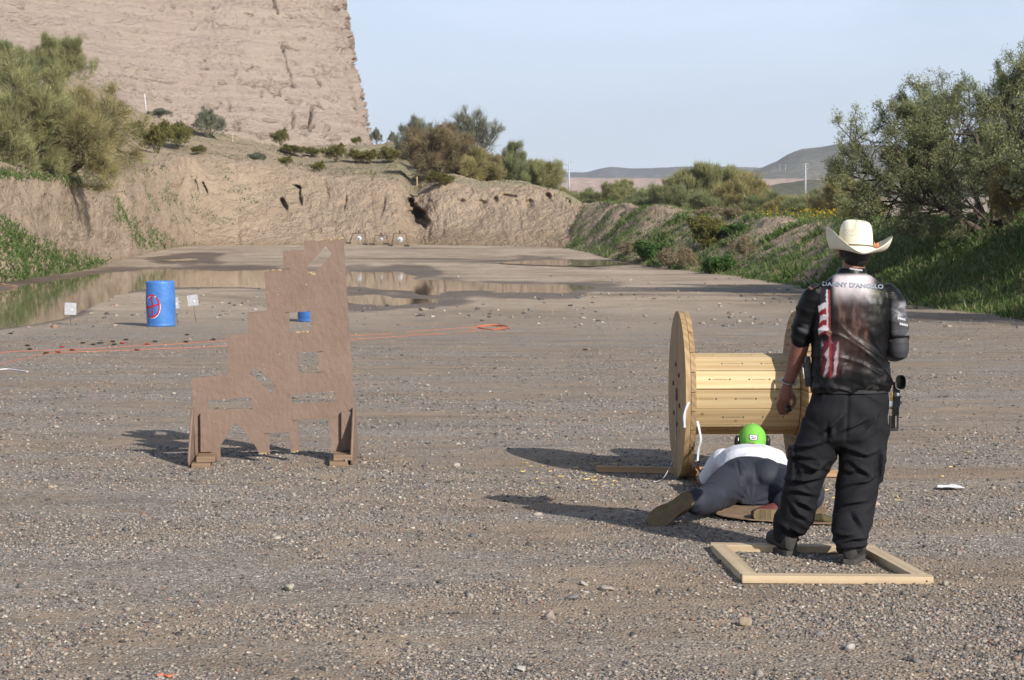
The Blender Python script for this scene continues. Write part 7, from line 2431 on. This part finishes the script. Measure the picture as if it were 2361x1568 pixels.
# shoes with soles turned to the camera
SOLE = simple_mat('shaded_tan_sole', (0.135, 0.098, 0.050), 0.8, 0.25, 20, 0.4, 80)  # tan darkened to stand in for the shadow over the left sole
MAROON = simple_mat('maroon_shoe', (0.10, 0.022, 0.020), 0.7, 0.25, 30)
def prone_shoe(f0, f1, nrm, width, ank, grooves):
    """f0 heel centre, f1 toe centre on the outer face of the sole; nrm points out of the sole"""
    f0, f1, nrm = Vector(f0), Vector(f1), Vector(nrm).normalized()
    ax_ = (f1 - f0); L_ = ax_.length; ax_.normalize()
    nrm = (nrm - ax_ * nrm.dot(ax_)).normalized()
    sd = nrm.cross(ax_)
    prof = [(-0.06, 0.0), (-0.05, 0.38), (0.0, 0.66), (0.10, 0.78), (0.30, 0.72), (0.45, 0.74), (0.62, 0.94), (0.76, 1.0), (0.90, 0.86), (1.0, 0.55), (1.05, 0.22), (1.06, 0.0)]
    ring = [(f_, w) for f_, w in prof] + [(f_, -w) for f_, w in prof[::-1][1:-1]]
    bm = bmesh.new()
    A = [bm.verts.new(f0 + ax_ * (L_ * f_) + sd * (w * width / 2)) for f_, w in ring]
    B = [bm.verts.new(v.co - nrm * 0.026) for v in A]
    bm.faces.new(A); bm.faces.new(B[::-1]); m_ = len(ring)
    for k in range(m_): bm.faces.new((A[k], B[k], B[(k + 1) % m_], A[(k + 1) % m_]))
    sole = bm_obj('sole', bm, SOLE, None, bevel=0.005)
    bm = bmesh.new()
    rows = []
    for f_, w, h in [(-0.05, 0.18, 0.02), (0.0, 0.62, 0.045), (0.12, 0.74, 0.06), (0.3, 0.70, 0.055), (0.5, 0.74, 0.045), (0.7, 0.92, 0.038), (0.88, 0.84, 0.032), (1.0, 0.5, 0.024), (1.04, 0.15, 0.012)]:
        rows.append((f0 + ax_ * (L_ * f_) - nrm * (0.024 + h * 0.8), sd * (w * width / 2 * 0.96), nrm * h, 2.3))
    ring_loft(bm, rows, 18)
    round_tube(bm, [f0 + ax_ * (L_ * 0.14) - nrm * 0.08, Vector(ank).lerp(f0 + ax_ * (L_ * 0.14) - nrm * 0.08, 0.4)], [0.042, 0.042])
    sh_ = fuse('shoe', bm, 0.006, 3, MAROON, prone)
    sole.parent = sh_
    if grooves:
        bm = bmesh.new()
        for k in range(9):
            f_ = 0.06 + 0.028 * k + (0.02 if k > 5 else 0)
            a_ = f0 + ax_ * (L_ * f_)
            add_tube(bm, [a_ - sd * width * 0.33 + nrm * 0.0006, a_ + sd * width * 0.33 + nrm * 0.0006], 0.0018, 4)
        tag(bm_obj('tread_groove', bm, simple_mat('groove_brown', (0.10, 0.075, 0.035), 0.9), sh_), kind='stuff')  # grooves drawn as darker brown lines across the heel
prone_shoe(FL0, FL1, (-0.42, -0.80, 0.10), 0.134, ankL, False)
prone_shoe(FR0, FR1, (-0.12, -1.0, 0.12), 0.098, ankR, True)

# the crumpled brown mat under the shooter
n = 70
U, W_ = np.meshgrid(np.linspace(0, 1, n), np.linspace(0, 1, n))
cA, cB, cC, cD = gpt(1648, 1196), gpt(1925, 1216), gpt(1850, 1085), gpt(1588, 1092)
Pm = np.array([[((1 - u) * (1 - w)) * np.array(cA) + (u * (1 - w)) * np.array(cB) + (u * w) * np.array(cC) + ((1 - u) * w) * np.array(cD) for u in np.linspace(0, 1, n)] for w in np.linspace(0, 1, n)])
edge = np.minimum(np.minimum(U, 1 - U), np.minimum(W_, 1 - W_))
Pm[..., 0] += 0.05 * fbm(Pm * 5, 3, 901) * smooth(0.12, 0.0, edge); Pm[..., 1] += 0.10 * fbm(Pm * 4 + 5, 3, 902) * smooth(0.12, 0.0, edge)
Pm[..., 2] = 0.014 + 0.008 * fbm(Pm * 6, 3, 903) + 0.035 * smooth(0.14, 0.0, edge) * np.clip(fbm(Pm * 3 + 2, 2, 904) + 0.15, 0, 1)
Pm[..., 2] += 0.10 * smooth(0.10, 0.0, U) * smooth(0.55, 0.9, W_)          # flap bent up at the far left
top_ = Pm.reshape(-1, 3); bot_ = top_ - np.array([0, 0, 0.005])
fa = grid_faces(n, n)
rim = []
idx = np.arange(n * n).reshape(n, n)
for line in (idx[0, :], idx[:, -1], idx[-1, ::-1], idx[::-1, 0]):
    for a, b in zip(line[:-1], line[1:]): rim.append((a, a + n * n, b + n * n, b))
o = mesh_np('shooting_mat', np.concatenate([top_, bot_]), np.concatenate([fa, fa[:, ::-1] + n * n, np.array(rim)]), simple_mat('brown_mat', (0.20, 0.135, 0.082), 0.9, 0.25, 12, 0.4, 60), smooth_shade=True)
tag(o, 'crumpled brown cardboard mat under the person lying down', 'mat')
# olive bag edge beside the knee
bm = bmesh.new()
q = gpt(1893, 1205)
ring_loft(bm, [(q + Vector((-0.05, 0.02, 0.02)), (0.0, 0.05, 0), (0, 0, 0.018), 2.2), (q + Vector((0.0, 0, 0.03)), (0.0, 0.07, 0), (0, 0, 0.028), 2.2), (q + Vector((0.06, -0.01, 0.02)), (0.0, 0.05, 0), (0, 0, 0.018), 2.2)], 16)
bg = fuse('small_bag', bm, 0.006, 2, cloth_mat('olive_bag_cloth', (0.08, 0.065, 0.03), 0.9))
co, no = mesh_arrays(bg); push(bg, 0.008 * fbm(co * 22, 3, 911))
tag(bg, 'small crumpled olive bag on the ground behind the standing man legs', 'bag')
